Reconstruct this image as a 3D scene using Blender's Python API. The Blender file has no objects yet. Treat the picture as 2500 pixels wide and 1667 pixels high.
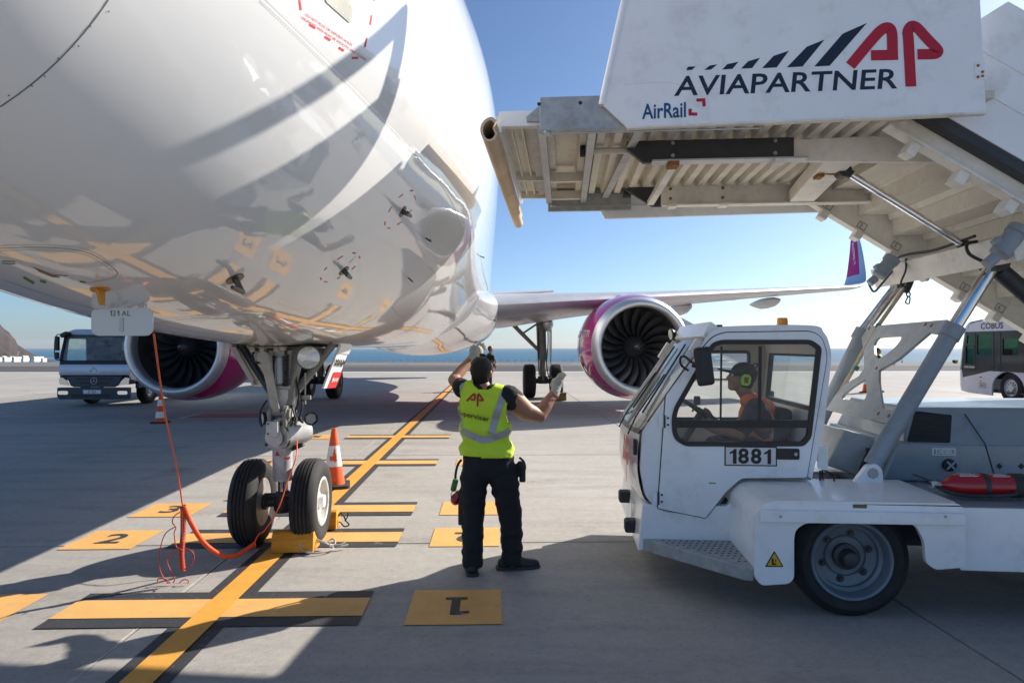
import bpy, bmesh, math, random
from mathutils import Vector, Matrix, noise
from mathutils.geometry import tessellate_polygon
from mathutils.bvhtree import BVHTree
R = math.radians
random.seed(7)
scn = bpy.context.scene
col = scn.collection

# ------------------------------------------------------------------ camera, sky, sun, exposure
F, H, HY, CX = 1530.0, 1.75, 797.0, 1176.0      # focal length and horizon row for a 2352 px wide frame
cd = bpy.data.cameras.new('camera'); cam = bpy.data.objects.new('camera', cd); col.objects.link(cam)
cam.location = (0, 0, H); cam.rotation_euler = (R(90), 0, 0)
cd.sensor_width = 36; cd.lens = 36 * F / 2352; cd.shift_y = 13 / 2352
cd.clip_start = 0.05; cd.clip_end = 90000
scn.camera = cam
SUN_AZ, SUN_EL = 34.5, 30.2                    # degrees from +X towards +Y, elevation
sdir = Vector((math.cos(R(SUN_EL)) * math.cos(R(SUN_AZ)), math.cos(R(SUN_EL)) * math.sin(R(SUN_AZ)), math.sin(R(SUN_EL))))
wd = bpy.data.worlds.new('World'); scn.world = wd; wd.use_nodes = True
wn = wd.node_tree.nodes; wl = wd.node_tree.links
sky = wn.new('ShaderNodeTexSky'); sky.sky_type = 'NISHITA'; sky.sun_disc = False
sky.sun_elevation = R(SUN_EL); sky.sun_rotation = R(90 - SUN_AZ)
sky.altitude = 2500; sky.air_density = 1.0; sky.dust_density = 7.0; sky.ozone_density = 5.0
wb_ = wn.new('ShaderNodeMix'); wb_.data_type = 'RGBA'; wb_.blend_type = 'MULTIPLY'; wb_.inputs[0].default_value = 1; wb_.inputs[7].default_value = (.97, 1.02, 1.01, 1)   # camera white balance
wl.new(sky.outputs[0], wb_.inputs[6]); wl.new(wb_.outputs[2], wn['Background'].inputs[0]); wn['Background'].inputs[1].default_value = 0.088
ld = bpy.data.lights.new('sun', 'SUN'); ld.energy = 5.0; ld.angle = R(0.53); ld.color = (1, 0.93, 0.84)
sun = bpy.data.objects.new('sun', ld); col.objects.link(sun)
sun.rotation_euler = sdir.to_track_quat('Z', 'Y').to_euler(); sun.location = (20, 20, 30)
vs = scn.view_settings; vs.view_transform = 'Standard'; vs.look = 'None'; vs.gamma = 1; vs.exposure = 0.74
scn.cycles.max_bounces = 8; scn.cycles.transparent_max_bounces = 12

def at(x, y, Y): return Vector(((x - CX) / F * Y, Y, H - (y - HY) / F * Y))

# ------------------------------------------------------------------ helpers
class MB:
    """collects faces of one mesh object"""
    def __init__(s): s.v = []; s.f = []; s.m = []; s.cur = 0
    def add(s, vs, fs):
        o = len(s.v); s.v += [tuple(p) for p in vs]
        s.f += [tuple(i + o for i in f) for f in fs]; s.m += [s.cur] * len(fs); return s
    def box(s, c, d, rot=None, ch=0.0):
        x, y, z = d[0] / 2, d[1] / 2, d[2] / 2
        if ch <= 0:
            vs = [(i * x, j * y, k * z) for i in (-1, 1) for j in (-1, 1) for k in (-1, 1)]
            fs = [(0, 1, 3, 2), (4, 6, 7, 5), (0, 4, 5, 1), (2, 3, 7, 6), (0, 2, 6, 4), (1, 5, 7, 3)]
        else:
            bm = bmesh.new(); bmesh.ops.create_cube(bm, size=1)
            for v in bm.verts: v.co = Vector((v.co.x * 2 * x, v.co.y * 2 * y, v.co.z * 2 * z))
            bmesh.ops.bevel(bm, geom=bm.edges[:], offset=min(ch, x * .95, y * .95, z * .95), segments=2, affect='EDGES', profile=.5)
            bm.verts.index_update(); vs = [v.co.copy() for v in bm.verts]; fs = [[v.index for v in f.verts] for f in bm.faces]; bm.free()
        M = rot if rot is not None else Matrix.Identity(3)
        if not isinstance(M, Matrix): M = Matrix.Rotation(M, 3, 'Z')
        c = Vector(c)
        return s.add([c + M @ Vector(p) for p in vs], fs)
    def beam(s, a, b, w, h=None, up=(0, 0, 1), ch=0.0):
        a, b = Vector(a), Vector(b); h = h or w; d = b - a; L = d.length; d.normalize()
        u = Vector(up); x = u.cross(d)
        if x.length < 1e-4: x = Vector((1, 0, 0)).cross(d)
        x.normalize(); z = d.cross(x)
        return s.box((a + b) / 2, (w, L, h), Matrix((x, d, z)).transposed(), ch)
    def tube(s, pts, r, n=10, cap=True, closed=False):
        pts = [Vector(p) for p in pts]; k = len(pts); rs = r if hasattr(r, '__len__') else [r] * k
        up = None; vs = []
        for i, p in enumerate(pts):
            if closed: t = pts[(i + 1) % k] - pts[i - 1]
            else: t = pts[min(i + 1, k - 1)] - pts[max(i - 1, 0)]
            if t.length < 1e-9: t = Vector((0, 0, 1))
            t.normalize()
            if up is None: up = Vector((0, 0, 1)) if abs(t.z) < .9 else Vector((1, 0, 0))
            x = t.cross(up)
            if x.length < 1e-6: x = t.orthogonal()
            x.normalize(); up = x.cross(t)
            for j in range(n):
                a = 2 * math.pi * j / n; vs.append(p + (x * math.cos(a) + up * math.sin(a)) * rs[i])
        fs = []
        for i in range(k if closed else k - 1):
            for j in range(n):
                a, b = i * n, ((i + 1) % k) * n
                fs.append((a + j, a + (j + 1) % n, b + (j + 1) % n, b + j))
        if cap and not closed: fs += [tuple(range(n))[::-1], tuple((k - 1) * n + j for j in range(n))]
        return s.add(vs, fs)
    def cyl(s, a, b, r, n=20, r2=None): return s.tube([a, b], [r, r if r2 is None else r2], n)
    def lathe(s, prof, o=(0, 0, 0), ax=(0, 0, 1), n=32, closed=False):
        """prof: (radius, height) along axis"""
        ax = Vector(ax).normalized(); x = ax.orthogonal().normalized(); y = ax.cross(x); o = Vector(o); vs = []; k = len(prof)
        for r, h in prof:
            for j in range(n):
                a = 2 * math.pi * j / n; vs.append(o + ax * h + (x * math.cos(a) + y * math.sin(a)) * r)
        fs = []
        for i in range(k if closed else k - 1):
            for j in range(n):
                a, b = i * n, ((i + 1) % k) * n; fs.append((a + j, a + (j + 1) % n, b + (j + 1) % n, b + j))
        if not closed:
            if prof[0][0] > 1e-5: fs.append(tuple(range(n))[::-1])
            if prof[-1][0] > 1e-5: fs.append(tuple((k - 1) * n + j for j in range(n)))
        return s.add(vs, fs)
    def loft(s, rings, cap=True, closed=True):
        n = len(rings[0]); vs = [p for r in rings for p in r]; fs = []
        for i in range(len(rings) - 1):
            for j in range(n if closed else n - 1):
                a, b = i * n, (i + 1) * n; fs.append((a + j, a + (j + 1) % n, b + (j + 1) % n, b + j))
        if cap: fs += [tuple(range(n))[::-1], tuple((len(rings) - 1) * n + j for j in range(n))]
        return s.add(vs, fs)
    def prism(s, poly, holes, O, U, V, t, ctr=False):
        """polygon (u,v) with holes in plane O,U,V extruded by vector t"""
        O, U, V, t = Vector(O), Vector(U), Vector(V), Vector(t)
        if ctr: O = O - t / 2
        loops = [list(poly)] + [list(h) for h in holes]
        flat = [p for l in loops for p in l]
        tri = tessellate_polygon([[Vector((p[0], p[1], 0)) for p in l] for l in loops])
        A = [O + U * p[0] + V * p[1] for p in flat]; n = len(A)
        fs = [tuple(q) for q in tri] + [tuple(i + n for i in q[::-1]) for q in tri]
        o = 0
        for l in loops:
            k = len(l); fs += [(o + i, o + (i + 1) % k, n + o + (i + 1) % k, n + o + i) for i in range(k)]; o += k
        return s.add(A + [p + t for p in A], fs)
    def sheet(s, poly, O, U, V):
        O, U, V = Vector(O), Vector(U), Vector(V)
        return s.add([O + U * p[0] + V * p[1] for p in poly], [tuple(range(len(poly)))])
    def build(s, name, mat, parent=None, smooth=None, bevel=0, off=None):
        me = bpy.data.meshes.new(name); me.from_pydata(s.v, [], s.f)
        mats = mat if isinstance(mat, (list, tuple)) else [mat]
        for m in mats: me.materials.append(M[m] if isinstance(m, str) else m)
        if len(mats) > 1: me.polygons.foreach_set('material_index', s.m)
        bm = bmesh.new(); bm.from_mesh(me); bmesh.ops.recalc_face_normals(bm, faces=bm.faces[:]); bm.to_mesh(me); bm.free()
        return link(name, me, parent, smooth, bevel, off)

def link(name, me, parent=None, smooth=None, bevel=0, off=None):
    o = bpy.data.objects.new(name, me); col.objects.link(o)
    if parent is not None:
        o.parent = parent
        if parent.get('_woff'): o.location = -Vector(parent['_woff'])
    if off is not None: o.location = off
    if smooth is not None:
        me.polygons.foreach_set('use_smooth', [True] * len(me.polygons))
        if smooth < 170: me.set_sharp_from_angle(angle=R(smooth))
    if bevel > 0:
        b = o.modifiers.new('bevel', 'BEVEL'); b.width = bevel; b.segments = 2; b.limit_method = 'ANGLE'; b.angle_limit = R(38); b.use_clamp_overlap = True
    return o

def tag(o, label=None, cat=None, group=None, kind=None):
    if label: o['label'] = label
    if cat: o['category'] = cat
    if group: o['group'] = group
    if kind: o['kind'] = kind
    return o
def thing(name, label, cat, loc=(0, 0, 0), rz=0, group=None):
    o = bpy.data.objects.new(name, None); col.objects.link(o); o.location = loc; o.rotation_euler = (0, 0, rz)
    o.empty_display_size = .2
    return tag(o, label, cat, group)
def dup(o, parent=None):
    c = o.copy(); col.objects.link(c); c.parent = parent
    for ch in [x for x in bpy.data.objects if x.parent == o]: dup(ch, c)
    return c
def cr(pts, n):
    """catmull-rom through points of any dimension"""
    P = [tuple(p) for p in pts]; out = []
    for i in range(len(P) - 1):
        p0 = P[max(i - 1, 0)]; p1 = P[i]; p2 = P[i + 1]; p3 = P[min(i + 2, len(P) - 1)]
        for k in range(n):
            t = k / n
            out.append(tuple(.5 * (2 * b + (c - a) * t + (2 * a - 5 * b + 4 * c - d) * t * t + (3 * b - a - 3 * c + d) * t ** 3) for a, b, c, d in zip(p0, p1, p2, p3)))
    out.append(P[-1]); return out
def rrect(x0, y0, x1, y1, r, n=5):
    out = []
    for cx, cy, a0 in ((x1 - r, y1 - r, 0), (x0 + r, y1 - r, 90), (x0 + r, y0 + r, 180), (x1 - r, y0 + r, 270)):
        for k in range(n + 1):
            a = R(a0 + 90 * k / n); out.append((cx + r * math.cos(a), cy + r * math.sin(a)))
    return out
def rpoly(pts, r, n=5):
    """round the corners of a polygon; r scalar or list"""
    out = []; k = len(pts); rs = r if hasattr(r, '__len__') else [r] * k
    for i in range(k):
        p = Vector(pts[i]).to_2d(); a = Vector(pts[i - 1]).to_2d(); b = Vector(pts[(i + 1) % k]).to_2d()
        if rs[i] <= 0: out.append(tuple(p)); continue
        da, db = a - p, b - p; L = min(rs[i], da.length * .49, db.length * .49)
        A, B = p + da.normalized() * L, p + db.normalized() * L
        for j in range(n + 1):
            t = j / n; q = A * (1 - t) ** 2 + p * 2 * t * (1 - t) + B * t * t; out.append(tuple(q))
    return out
ONE = [(.20, 0), (.33, 0), (.33, .72), (.25, .72), (.20, .64), (.05, .56), (.05, .46), (.20, .52)]
def text_mesh(body, size=1.0, bold=0.0, ext=0.0, align='CENTER', sp=1.0, sx=1.0):
    if '1' not in body: return text_mesh0(body, size, bold, ext, align, sp, sx)
    vs, fs, x = [], [], 0.0
    for ch in body:
        o = len(vs)
        if ch == ' ': x += .22; continue
        if ch == '1':
            p = [(a + (bold * .8 if a > .25 else -bold * .5), b) for a, b in ONE]; tri = tessellate_polygon([[Vector((a, b, 0)) for a, b in p]]); w = .42; l0 = 0
        else:
            m_ = text_mesh0(ch, 1.0, bold, 0, 'LEFT', 1.0, 1.0); p = [(v.co.x, v.co.y + .36) for v in m_.vertices]; tri = [tuple(q.vertices) for q in m_.polygons]; l0 = min(a for a, b in p); w = max(a for a, b in p) - l0 + .08; y0 = min(b for a, b in p); p = [(a, b - y0) for a, b in p]
        vs += [(a - l0 + x, b) for a, b in p]; fs += [tuple(i + o for i in t) for t in tri]; x += w * sp
    me = bpy.data.meshes.new('t'); me.from_pydata([((a - x / 2) * size * sx, (b - .36) * size, 0) for a, b in vs], [], fs); return me
def text_mesh0(body, size=1.0, bold=0.0, ext=0.0, align='CENTER', sp=1.0, sx=1.0):
    c = bpy.data.curves.new('t', 'FONT'); c.body = body; c.size = size; c.offset = bold * size; c.extrude = ext; c.align_x = align; c.align_y = 'CENTER'
    c.space_character = sp; c.resolution_u = 3
    o = bpy.data.objects.new('t', c); col.objects.link(o)
    dg = bpy.context.evaluated_depsgraph_get(); me = bpy.data.meshes.new_from_object(o.evaluated_get(dg))
    bpy.data.objects.remove(o); bpy.data.curves.remove(c)
    if sx != 1.0:
        for v in me.vertices: v.co.x *= sx
    return me
def text(name, body, size, O, U, V, mat, parent, bold=0.0, align='CENTER', sp=1.0, sx=1.0, lift=0.002, fn=None):
    """lettering laid on a plane (or mapped by fn) as thin raised paint"""
    me = text_mesh(body, size, bold, 0, align, sp, sx); me.name = name
    O, U, V = Vector(O), Vector(U).normalized(), Vector(V).normalized(); N = U.cross(V)
    for v in me.vertices:
        v.co = fn(v.co.x, v.co.y) if fn else O + U * v.co.x + V * v.co.y + N * lift
    me.materials.clear(); me.materials.append(M[mat])
    return link(name, me, parent)

# ------------------------------------------------------------------ materials
M = {}
def mat(name, c, rough=.5, metal=0., var=.12, scale=3., bump=0., bscale=40., coat=0., dirt=None, dscale=1.5, damt=.5, spec=.5, stretch=None, trans=0., rvar=.1, emis=None, alpha=1.):
    m = bpy.data.materials.new(name); m.use_nodes = True; nt = m.node_tree; n = nt.nodes; l = nt.links; b = n['Principled BSDF']; M[name] = m
    b.inputs['Base Color'].default_value = (*c, 1); b.inputs['Roughness'].default_value = rough; b.inputs['Metallic'].default_value = metal
    b.inputs['Specular IOR Level'].default_value = spec
    if coat: b.inputs['Coat Weight'].default_value = coat; b.inputs['Coat Roughness'].default_value = .05
    if trans: b.inputs['Transmission Weight'].default_value = trans; b.inputs['IOR'].default_value = 1.02
    if emis: b.inputs['Emission Color'].default_value = (*emis[0], 1); b.inputs['Emission Strength'].default_value = emis[1]
    if var <= 0 and not dirt and not bump: return m
    tc = n.new('ShaderNodeTexCoord'); mp = n.new('ShaderNodeMapping'); l.new(tc.outputs['Object'], mp.inputs[0])
    if stretch: mp.inputs['Scale'].default_value = stretch
    nz = n.new('ShaderNodeTexNoise'); nz.inputs['Scale'].default_value = scale; nz.inputs['Detail'].default_value = 6; nz.inputs['Roughness'].default_value = .6
    l.new(mp.outputs[0], nz.inputs['Vector'])
    rmp = n.new('ShaderNodeMapRange'); rmp.inputs[1].default_value = .3; rmp.inputs[2].default_value = .7; rmp.inputs[3].default_value = 1 - var; rmp.inputs[4].default_value = 1 + var
    l.new(nz.outputs['Fac'], rmp.inputs[0])
    mx = n.new('ShaderNodeMix'); mx.data_type = 'RGBA'; mx.blend_type = 'MULTIPLY'; mx.inputs[0].default_value = 1
    mx.inputs[6].default_value = (*c, 1); cmb = n.new('ShaderNodeCombineColor')
    for i in range(3): l.new(rmp.outputs[0], cmb.inputs[i])
    l.new(cmb.outputs[0], mx.inputs[7]); outc = mx.outputs[2]
    rr = n.new('ShaderNodeMapRange'); rr.inputs[3].default_value = max(.02, rough - rvar); rr.inputs[4].default_value = min(1, rough + rvar); l.new(nz.outputs['Fac'], rr.inputs[0]); l.new(rr.outputs[0], b.inputs['Roughness'])
    if dirt:
        n2 = n.new('ShaderNodeTexNoise'); n2.inputs['Scale'].default_value = dscale; n2.inputs['Detail'].default_value = 9; n2.inputs['Roughness'].default_value = .68; l.new(mp.outputs[0], n2.inputs['Vector'])
        r2 = n.new('ShaderNodeMapRange'); r2.inputs[1].default_value = .52; r2.inputs[2].default_value = .75; r2.inputs[4].default_value = damt; l.new(n2.outputs['Fac'], r2.inputs[0])
        m2 = n.new('ShaderNodeMix'); m2.data_type = 'RGBA'; l.new(r2.outputs[0], m2.inputs[0]); l.new(outc, m2.inputs[6]); m2.inputs[7].default_value = (*dirt, 1); outc = m2.outputs[2]
    l.new(outc, b.inputs['Base Color'])
    if bump:
        n3 = n.new('ShaderNodeTexNoise'); n3.inputs['Scale'].default_value = bscale; n3.inputs['Detail'].default_value = 5; l.new(mp.outputs[0], n3.inputs['Vector'])
        bp = n.new('ShaderNodeBump'); bp.inputs['Strength'].default_value = bump; bp.inputs['Distance'].default_value = .01; l.new(n3.outputs['Fac'], bp.inputs['Height']); l.new(bp.outputs[0], b.inputs['Normal'])
    return m
def glass(name, tint, rough=.03, mixf=.12, dust=0.0):
    """thin pane: clear transparency tinted by the pane plus a mirror film"""
    m = bpy.data.materials.new(name); m.use_nodes = True; nt = m.node_tree; n = nt.nodes; l = nt.links; M[name] = m
    n.remove(n['Principled BSDF']); t = n.new('ShaderNodeBsdfTransparent'); t.inputs[0].default_value = (*tint, 1)
    g = n.new('ShaderNodeBsdfGlossy'); g.inputs['Roughness'].default_value = rough
    lw = n.new('ShaderNodeLayerWeight'); lw.inputs[0].default_value = .5; pw = n.new('ShaderNodeMath'); pw.operation = 'POWER'; pw.inputs[1].default_value = 4.5; l.new(lw.outputs['Facing'], pw.inputs[0])
    ad = n.new('ShaderNodeMath'); ad.operation = 'MULTIPLY_ADD'; ad.use_clamp = True; ad.inputs[1].default_value = .9; ad.inputs[2].default_value = .045 + mixf; l.new(pw.outputs[0], ad.inputs[0]); mx = n.new('ShaderNodeMixShader'); l.new(ad.outputs[0], mx.inputs[0]); l.new(t.outputs[0], mx.inputs[1]); l.new(g.outputs[0], mx.inputs[2]); 
    if dust:                                   # grime film on the pane
        df = n.new('ShaderNodeBsdfDiffuse'); df.inputs[0].default_value = (.72, .74, .70, 1); m2 = n.new('ShaderNodeMixShader'); tc = n.new('ShaderNodeTexCoord'); nn = n.new('ShaderNodeTexNoise'); nn.inputs['Scale'].default_value = 5; nn.inputs['Detail'].default_value = 8; l.new(tc.outputs['Object'], nn.inputs['Vector'])
        mr = n.new('ShaderNodeMapRange'); mr.inputs[1].default_value = .3; mr.inputs[2].default_value = .75; mr.inputs[3].default_value = dust * .4; mr.inputs[4].default_value = dust * 1.8; l.new(nn.outputs['Fac'], mr.inputs[0]); l.new(mr.outputs[0], m2.inputs[0]); l.new(mx.outputs[0], m2.inputs[1]); l.new(df.outputs[0], m2.inputs[2]); mx = m2
    l.new(mx.outputs[0], n['Material Output'].inputs[0])
    return m
mat('fus_white', (.78, .78, .77), .3, var=.02, scale=.8, coat=1., bump=.07, bscale=5.5, rvar=.04)
fw_b = M['fus_white'].node_tree.nodes['Principled BSDF']; fw_b.inputs['Coat IOR'].default_value = 1.75; fw_b.inputs['Coat Roughness'].default_value = .025; fw_b.inputs['Specular IOR Level'].default_value = .3
M['fus_white'].node_tree.links.new(M['fus_white'].node_tree.nodes['Bump'].outputs[0], fw_b.inputs['Coat Normal'])
mat('fus_grey', (.62, .63, .64), .22, var=.03, coat=.4)
mat('wing_grey', (.52, .54, .56), .3, var=.05, coat=.2, dirt=(.3, .3, .31), damt=.25)
mat('alu', (.60, .61, .62), .36, .45, var=.05)
mat('lip', (.74, .74, .74), .42, .75, var=.03, rvar=.03)
mat('magenta', (.52, .012, .21), .16, var=.04, coat=.8, rvar=.03)
mat('magenta_satin', (.40, .008, .19), .45, var=.04, spec=.3)
mat('plate', (.50, .48, .41), .35, .3, var=.06)
mat('winglet_blue', (.30, .48, .68), .4, var=.03)
mat('fan', (.075, .075, .08), .3, .5, var=.2)
mat('duct', (.05, .055, .06), .5, var=.2)
mat('black', (.012, .012, .013), .45, var=.2)
mat('seam', (.16, .16, .16), .6, var=.1)
mat('red_mark', (.62, .02, .02), .4, var=.08)
mat('white_mark', (.82, .82, .82), .4, var=.03)
mat('gear_white', (.58, .58, .57), .35, var=.12, scale=9, dirt=(.12, .10, .08), dscale=8, damt=.7, coat=.2)
mat('gear_grey', (.27, .26, .245), .45, .1, var=.18, scale=8, dirt=(.07, .06, .05), dscale=6, damt=.6)
mat('gear_beige', (.47, .44, .38), .5, var=.12, scale=7, dirt=(.12, .10, .08), dscale=5, damt=.5)
mat('chrome', (.85, .86, .88), .07, 1., var=0.02, rvar=.02)
mat('tyre', (.018, .018, .019), .78, var=.35, scale=12, bump=.25, bscale=120, dirt=(.06, .057, .052), dscale=4, damt=.55)
mat('rim_white', (.60, .58, .54), .4, var=.1, scale=8, dirt=(.2, .17, .13), dscale=10, damt=.6)
mat('rim_grey', (.17, .20, .23), .45, .2, var=.15, scale=6, dirt=(.06, .06, .06), dscale=5, damt=.6)
mat('steel_dark', (.05, .052, .057), .5, .3, var=.2, scale=5, dirt=(.12, .11, .1), damt=.4)
mat('steel', (.42, .43, .44), .42, .7, var=.18, scale=6, dirt=(.2, .18, .16), damt=.4)
mat('bronze', (.13, .115, .085), .35, .8, var=.2)
mat('yellow_part', (.55, .22, .012), .4, var=.1)
mat('tube_orange', (.80, .10, .012), .45, var=.1)
mat('tube_dark', (.52, .045, .012), .5, var=.1)
mat('cone_orange', (.85, .10, .012), .55, var=.18, scale=8, dirt=(.25, .06, .03), dscale=6, damt=.55, bump=.1)
mat('cone_white', (.80, .79, .77), .5, var=.08, scale=10, dirt=(.45, .35, .3), dscale=8, damt=.45)
mat('rubber', (.03, .03, .032), .7, var=.3, scale=8, dirt=(.09, .085, .08), damt=.5)
mat('chock', (.72, .30, .015), .6, var=.25, scale=7, stretch=(.5, 3, 3), dirt=(.16, .07, .02), dscale=4, damt=.75, bump=.5, bscale=60)
mat('chock_old', (.26, .15, .06), .7, var=.3, scale=7, dirt=(.1, .06, .03), damt=.7, bump=.4)
mat('rope', (.48, .47, .44), .85, var=.25, scale=60, bump=.6, bscale=260)
mat('gse_white', (.84, .85, .86), .32, var=.04, scale=2, coat=.3, dirt=(.50, .47, .42), dscale=4.5, damt=.45, bump=.02, bscale=4)
mat('gse_beam', (.77, .74, .67), .55, var=.1, scale=5, dirt=(.33, .26, .19), dscale=4, damt=.55, bump=.05, bscale=25)
mat('gse_under', (.68, .64, .55), .6, var=.12, scale=4, dirt=(.30, .25, .18), dscale=3, damt=.5)
mat('galv', (.40, .41, .41), .5, .5, var=.2, scale=14, dirt=(.22, .2, .17), dscale=4, damt=.5)
mat('gse_bluegrey', (.27, .31, .34), .35, var=.06, scale=2.5, coat=.2, dirt=(.12, .13, .13), dscale=3, damt=.5)
mat('gse_grey', (.42, .44, .43), .5, var=.12, scale=9, dirt=(.25, .23, .2), dscale=6, damt=.55, bump=.1, bscale=30)
mat('cyl_grey', (.26, .30, .34), .42, var=.08, scale=5, dirt=(.15, .15, .14), dscale=6, damt=.5)
mat('rust', (.30, .12, .04), .8, var=.35, scale=20)
mat('bumper_fabric', (.55, .43, .30), .85, var=.15, scale=4, dirt=(.33, .22, .13), dscale=2.5, damt=.75, bump=.35, bscale=18)
mat('navy', (.010, .018, .035), .45, var=.1, scale=4)
mat('logo_red', (.45, .012, .03), .42, var=.05)
mat('logo_blue', (.012, .07, .2), .42, var=.05)
mat('frame_black', (.014, .014, .015), .4, var=.2)
mat('plastic_black', (.022, .022, .024), .55, var=.2, scale=8)
mat('amber', (.95, .33, .01), .2, var=.05, coat=.5)
mat('ext_red', (.36, .006, .012), .25, var=.06, coat=.6)
mat('interior', (.50, .46, .39), .7, var=.06)
mat('seat_dark', (.02, .022, .028), .8, var=.2)
mat('sign_yellow', (.75, .42, .02), .4, var=.08)
mat('green_mark', (.12, .45, .03), .5, var=.05)
mat('teal', (.02, .20, .15), .5, var=.1)
mat('wood', (.55, .45, .30), .7, var=.15, stretch=(1, 1, 8))
mat('glass_dirty', (.75, .8, .78), .1)
glass('glass_clear', (.93, .97, .96), .03, -.02, .07); glass('glass_wind', (.84, .93, .90), .05, .02, .16); glass('glass_dark', (.12, .20, .19), .03, .02); glass('glass_green', (.24, .42, .36), .03, -.02)
glass('lamp_glass', (.9, .92, .92), .02, .25)
mat('reflector', (.9, .9, .9), .1, 1., var=0)
mat('truck_silver', (.58, .65, .74), .3, .1, var=.05, coat=.4)
mat('truck_dark', (.035, .055, .075), .5, var=.15)
mat('bus_white', (.72, .72, .76), .25, var=.03, coat=.5)
mat('bus_black', (.008, .010, .013), .12, var=.1, coat=.4)
mat('skin', (.36, .175, .11), .5, var=.1, scale=14, bump=.06, bscale=120, spec=.4)
mat('hair', (.010, .008, .007), .55, var=.3, scale=70, bump=.6, bscale=300)
mat('vest', (.60, .82, .04), .75, var=.06, scale=5, bump=.12, bscale=240)
mat('vest_orange', (.95, .16, .03), .7, var=.06, bump=.1, bscale=240)
mat('reflect_tape', (.42, .41, .43), .5, .25, var=.08, scale=25)
mat('cloth_black', (.012, .012, .014), .85, var=.25, scale=8, bump=.35, bscale=14)
mat('cloth_dark', (.05, .05, .055), .85, var=.2, scale=8, bump=.3, bscale=14)
mat('glove', (.46, .44, .40), .85, var=.12, scale=15, bump=.5, bscale=35, dirt=(.3, .28, .25), dscale=9, damt=.45)
mat('shoe', (.016, .015, .014), .5, var=.3, scale=12, dirt=(.06, .055, .05), damt=.4)
mat('ear_green', (.33, .85, .04), .45, var=.05)
mat('ear_dark_green', (.03, .2, .04), .5, var=.1)
mat('house_white', (.78, .77, .74), .8, var=.06, scale=.1)
mat('mast', (.35, .35, .35), .6, var=.1)
# ------------------------------------------------------------------ the setting
def world_mat(name, build):
    m = bpy.data.materials.new(name); m.use_nodes = True; M[name] = m; build(m.node_tree, m.node_tree.nodes, m.node_tree.links, m.node_tree.nodes['Principled BSDF']); return m
def nz(n, l, vec, scale, detail=6, rough=.6, sc=None):
    t = n.new('ShaderNodeTexNoise'); t.inputs['Scale'].default_value = scale; t.inputs['Detail'].default_value = detail; t.inputs['Roughness'].default_value = rough
    if sc:
        mp = n.new('ShaderNodeMapping'); mp.inputs['Scale'].default_value = sc; l.new(vec, mp.inputs[0]); vec = mp.outputs[0]
    l.new(vec, t.inputs['Vector']); return t.outputs['Fac']
def rng(n, l, v, a, b, c, d):
    t = n.new('ShaderNodeMapRange'); t.inputs[1].default_value = a; t.inputs[2].default_value = b; t.inputs[3].default_value = c; t.inputs[4].default_value = d; l.new(v, t.inputs[0]); return t.outputs[0]
def mixc(n, l, f, a, b, mode='MIX'):
    t = n.new('ShaderNodeMix'); t.data_type = 'RGBA'; t.blend_type = mode
    for s, v in ((0, f), (6, a), (7, b)):
        if isinstance(v, (int, float)): t.inputs[s].default_value = v
        elif isinstance(v, tuple): t.inputs[s].default_value = (*v, 1)
        else: l.new(v, t.inputs[s])
    return t.outputs[2]
def bumpn(n, l, b, h, st, dist=.01):
    t = n.new('ShaderNodeBump'); t.inputs['Strength'].default_value = st; t.inputs['Distance'].default_value = dist; l.new(h, t.inputs['Height']); l.new(t.outputs[0], b.inputs['Normal'])
def concrete(nt, n, l, b):
    p = n.new('ShaderNodeNewGeometry').outputs['Position']
    c = mixc(n, l, rng(n, l, nz(n, l, p, .35, 5), .3, .7, 0, 1), (.335, .312, .278), (.425, .40, .362))
    c = mixc(n, l, rng(n, l, nz(n, l, p, 5, 8, .7), .35, .75, 0, .45), c, (.25, .24, .225))
    c = mixc(n, l, rng(n, l, nz(n, l, p, 1.0, 5, .65, (.35, 2.6, 1)), .48, .74, 0, .55), c, (.19, .18, .17))     # rubbed tyre tracks
    c = mixc(n, l, rng(n, l, nz(n, l, p, 42, 4, .7), .58, .70, 0, .8), c, (.13, .125, .12))                    # pores
    c = mixc(n, l, rng(n, l, nz(n, l, p, .9, 3, .5), .62, .74, 0, .5), c, (.15, .14, .13))                    # oil stains
    c = mixc(n, l, rng(n, l, nz(n, l, p, 16, 6, .75), .42, .66, 0, .32), c, (.50, .475, .44))
    oi = n.new('ShaderNodeObjectInfo'); rv = rng(n, l, oi.outputs['Random'], 0, 1, .92, 1.06)
    cc = n.new('ShaderNodeCombineColor'); [l.new(rv, cc.inputs[i]) for i in range(3)]
    c = mixc(n, l, 1.0, c, cc.outputs[0], 'MULTIPLY')
    l.new(c, b.inputs['Base Color']); b.inputs['Roughness'].default_value = .78; b.inputs['Specular IOR Level'].default_value = .3
    h = mixc(n, l, .5, nz(n, l, p, 90, 3), nz(n, l, p, 30, 5, .6, (1, 9, 1)))
    bumpn(n, l, b, h, .6, .005)
world_mat('concrete', concrete)
def flat(c1, c2, s1=.5, rough=.85, streak=None):
    def f(nt, n, l, b):
        p = n.new('ShaderNodeNewGeometry').outputs['Position']
        c = mixc(n, l, rng(n, l, nz(n, l, p, s1, 6, .6, streak), .35, .65, 0, 1), c1, c2)
        c = mixc(n, l, rng(n, l, nz(n, l, p, 40, 4), .45, .75, 0, .4), c, tuple(x * .6 for x in c1))
        l.new(c, b.inputs['Base Color']); b.inputs['Roughness'].default_value = rough; b.inputs['Specular IOR Level'].default_value = .25
        bumpn(n, l, b, nz(n, l, p, 70, 3), .25, .004)
    return f
world_mat('joint', flat((.05, .05, .05), (.10, .10, .10)))
world_mat('joint_light', flat((.40, .38, .33), (.5, .48, .43), 3))
world_mat('asphalt', flat((.065, .065, .068), (.105, .103, .10), .12, .9, (.3, 3, 1)))
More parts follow.
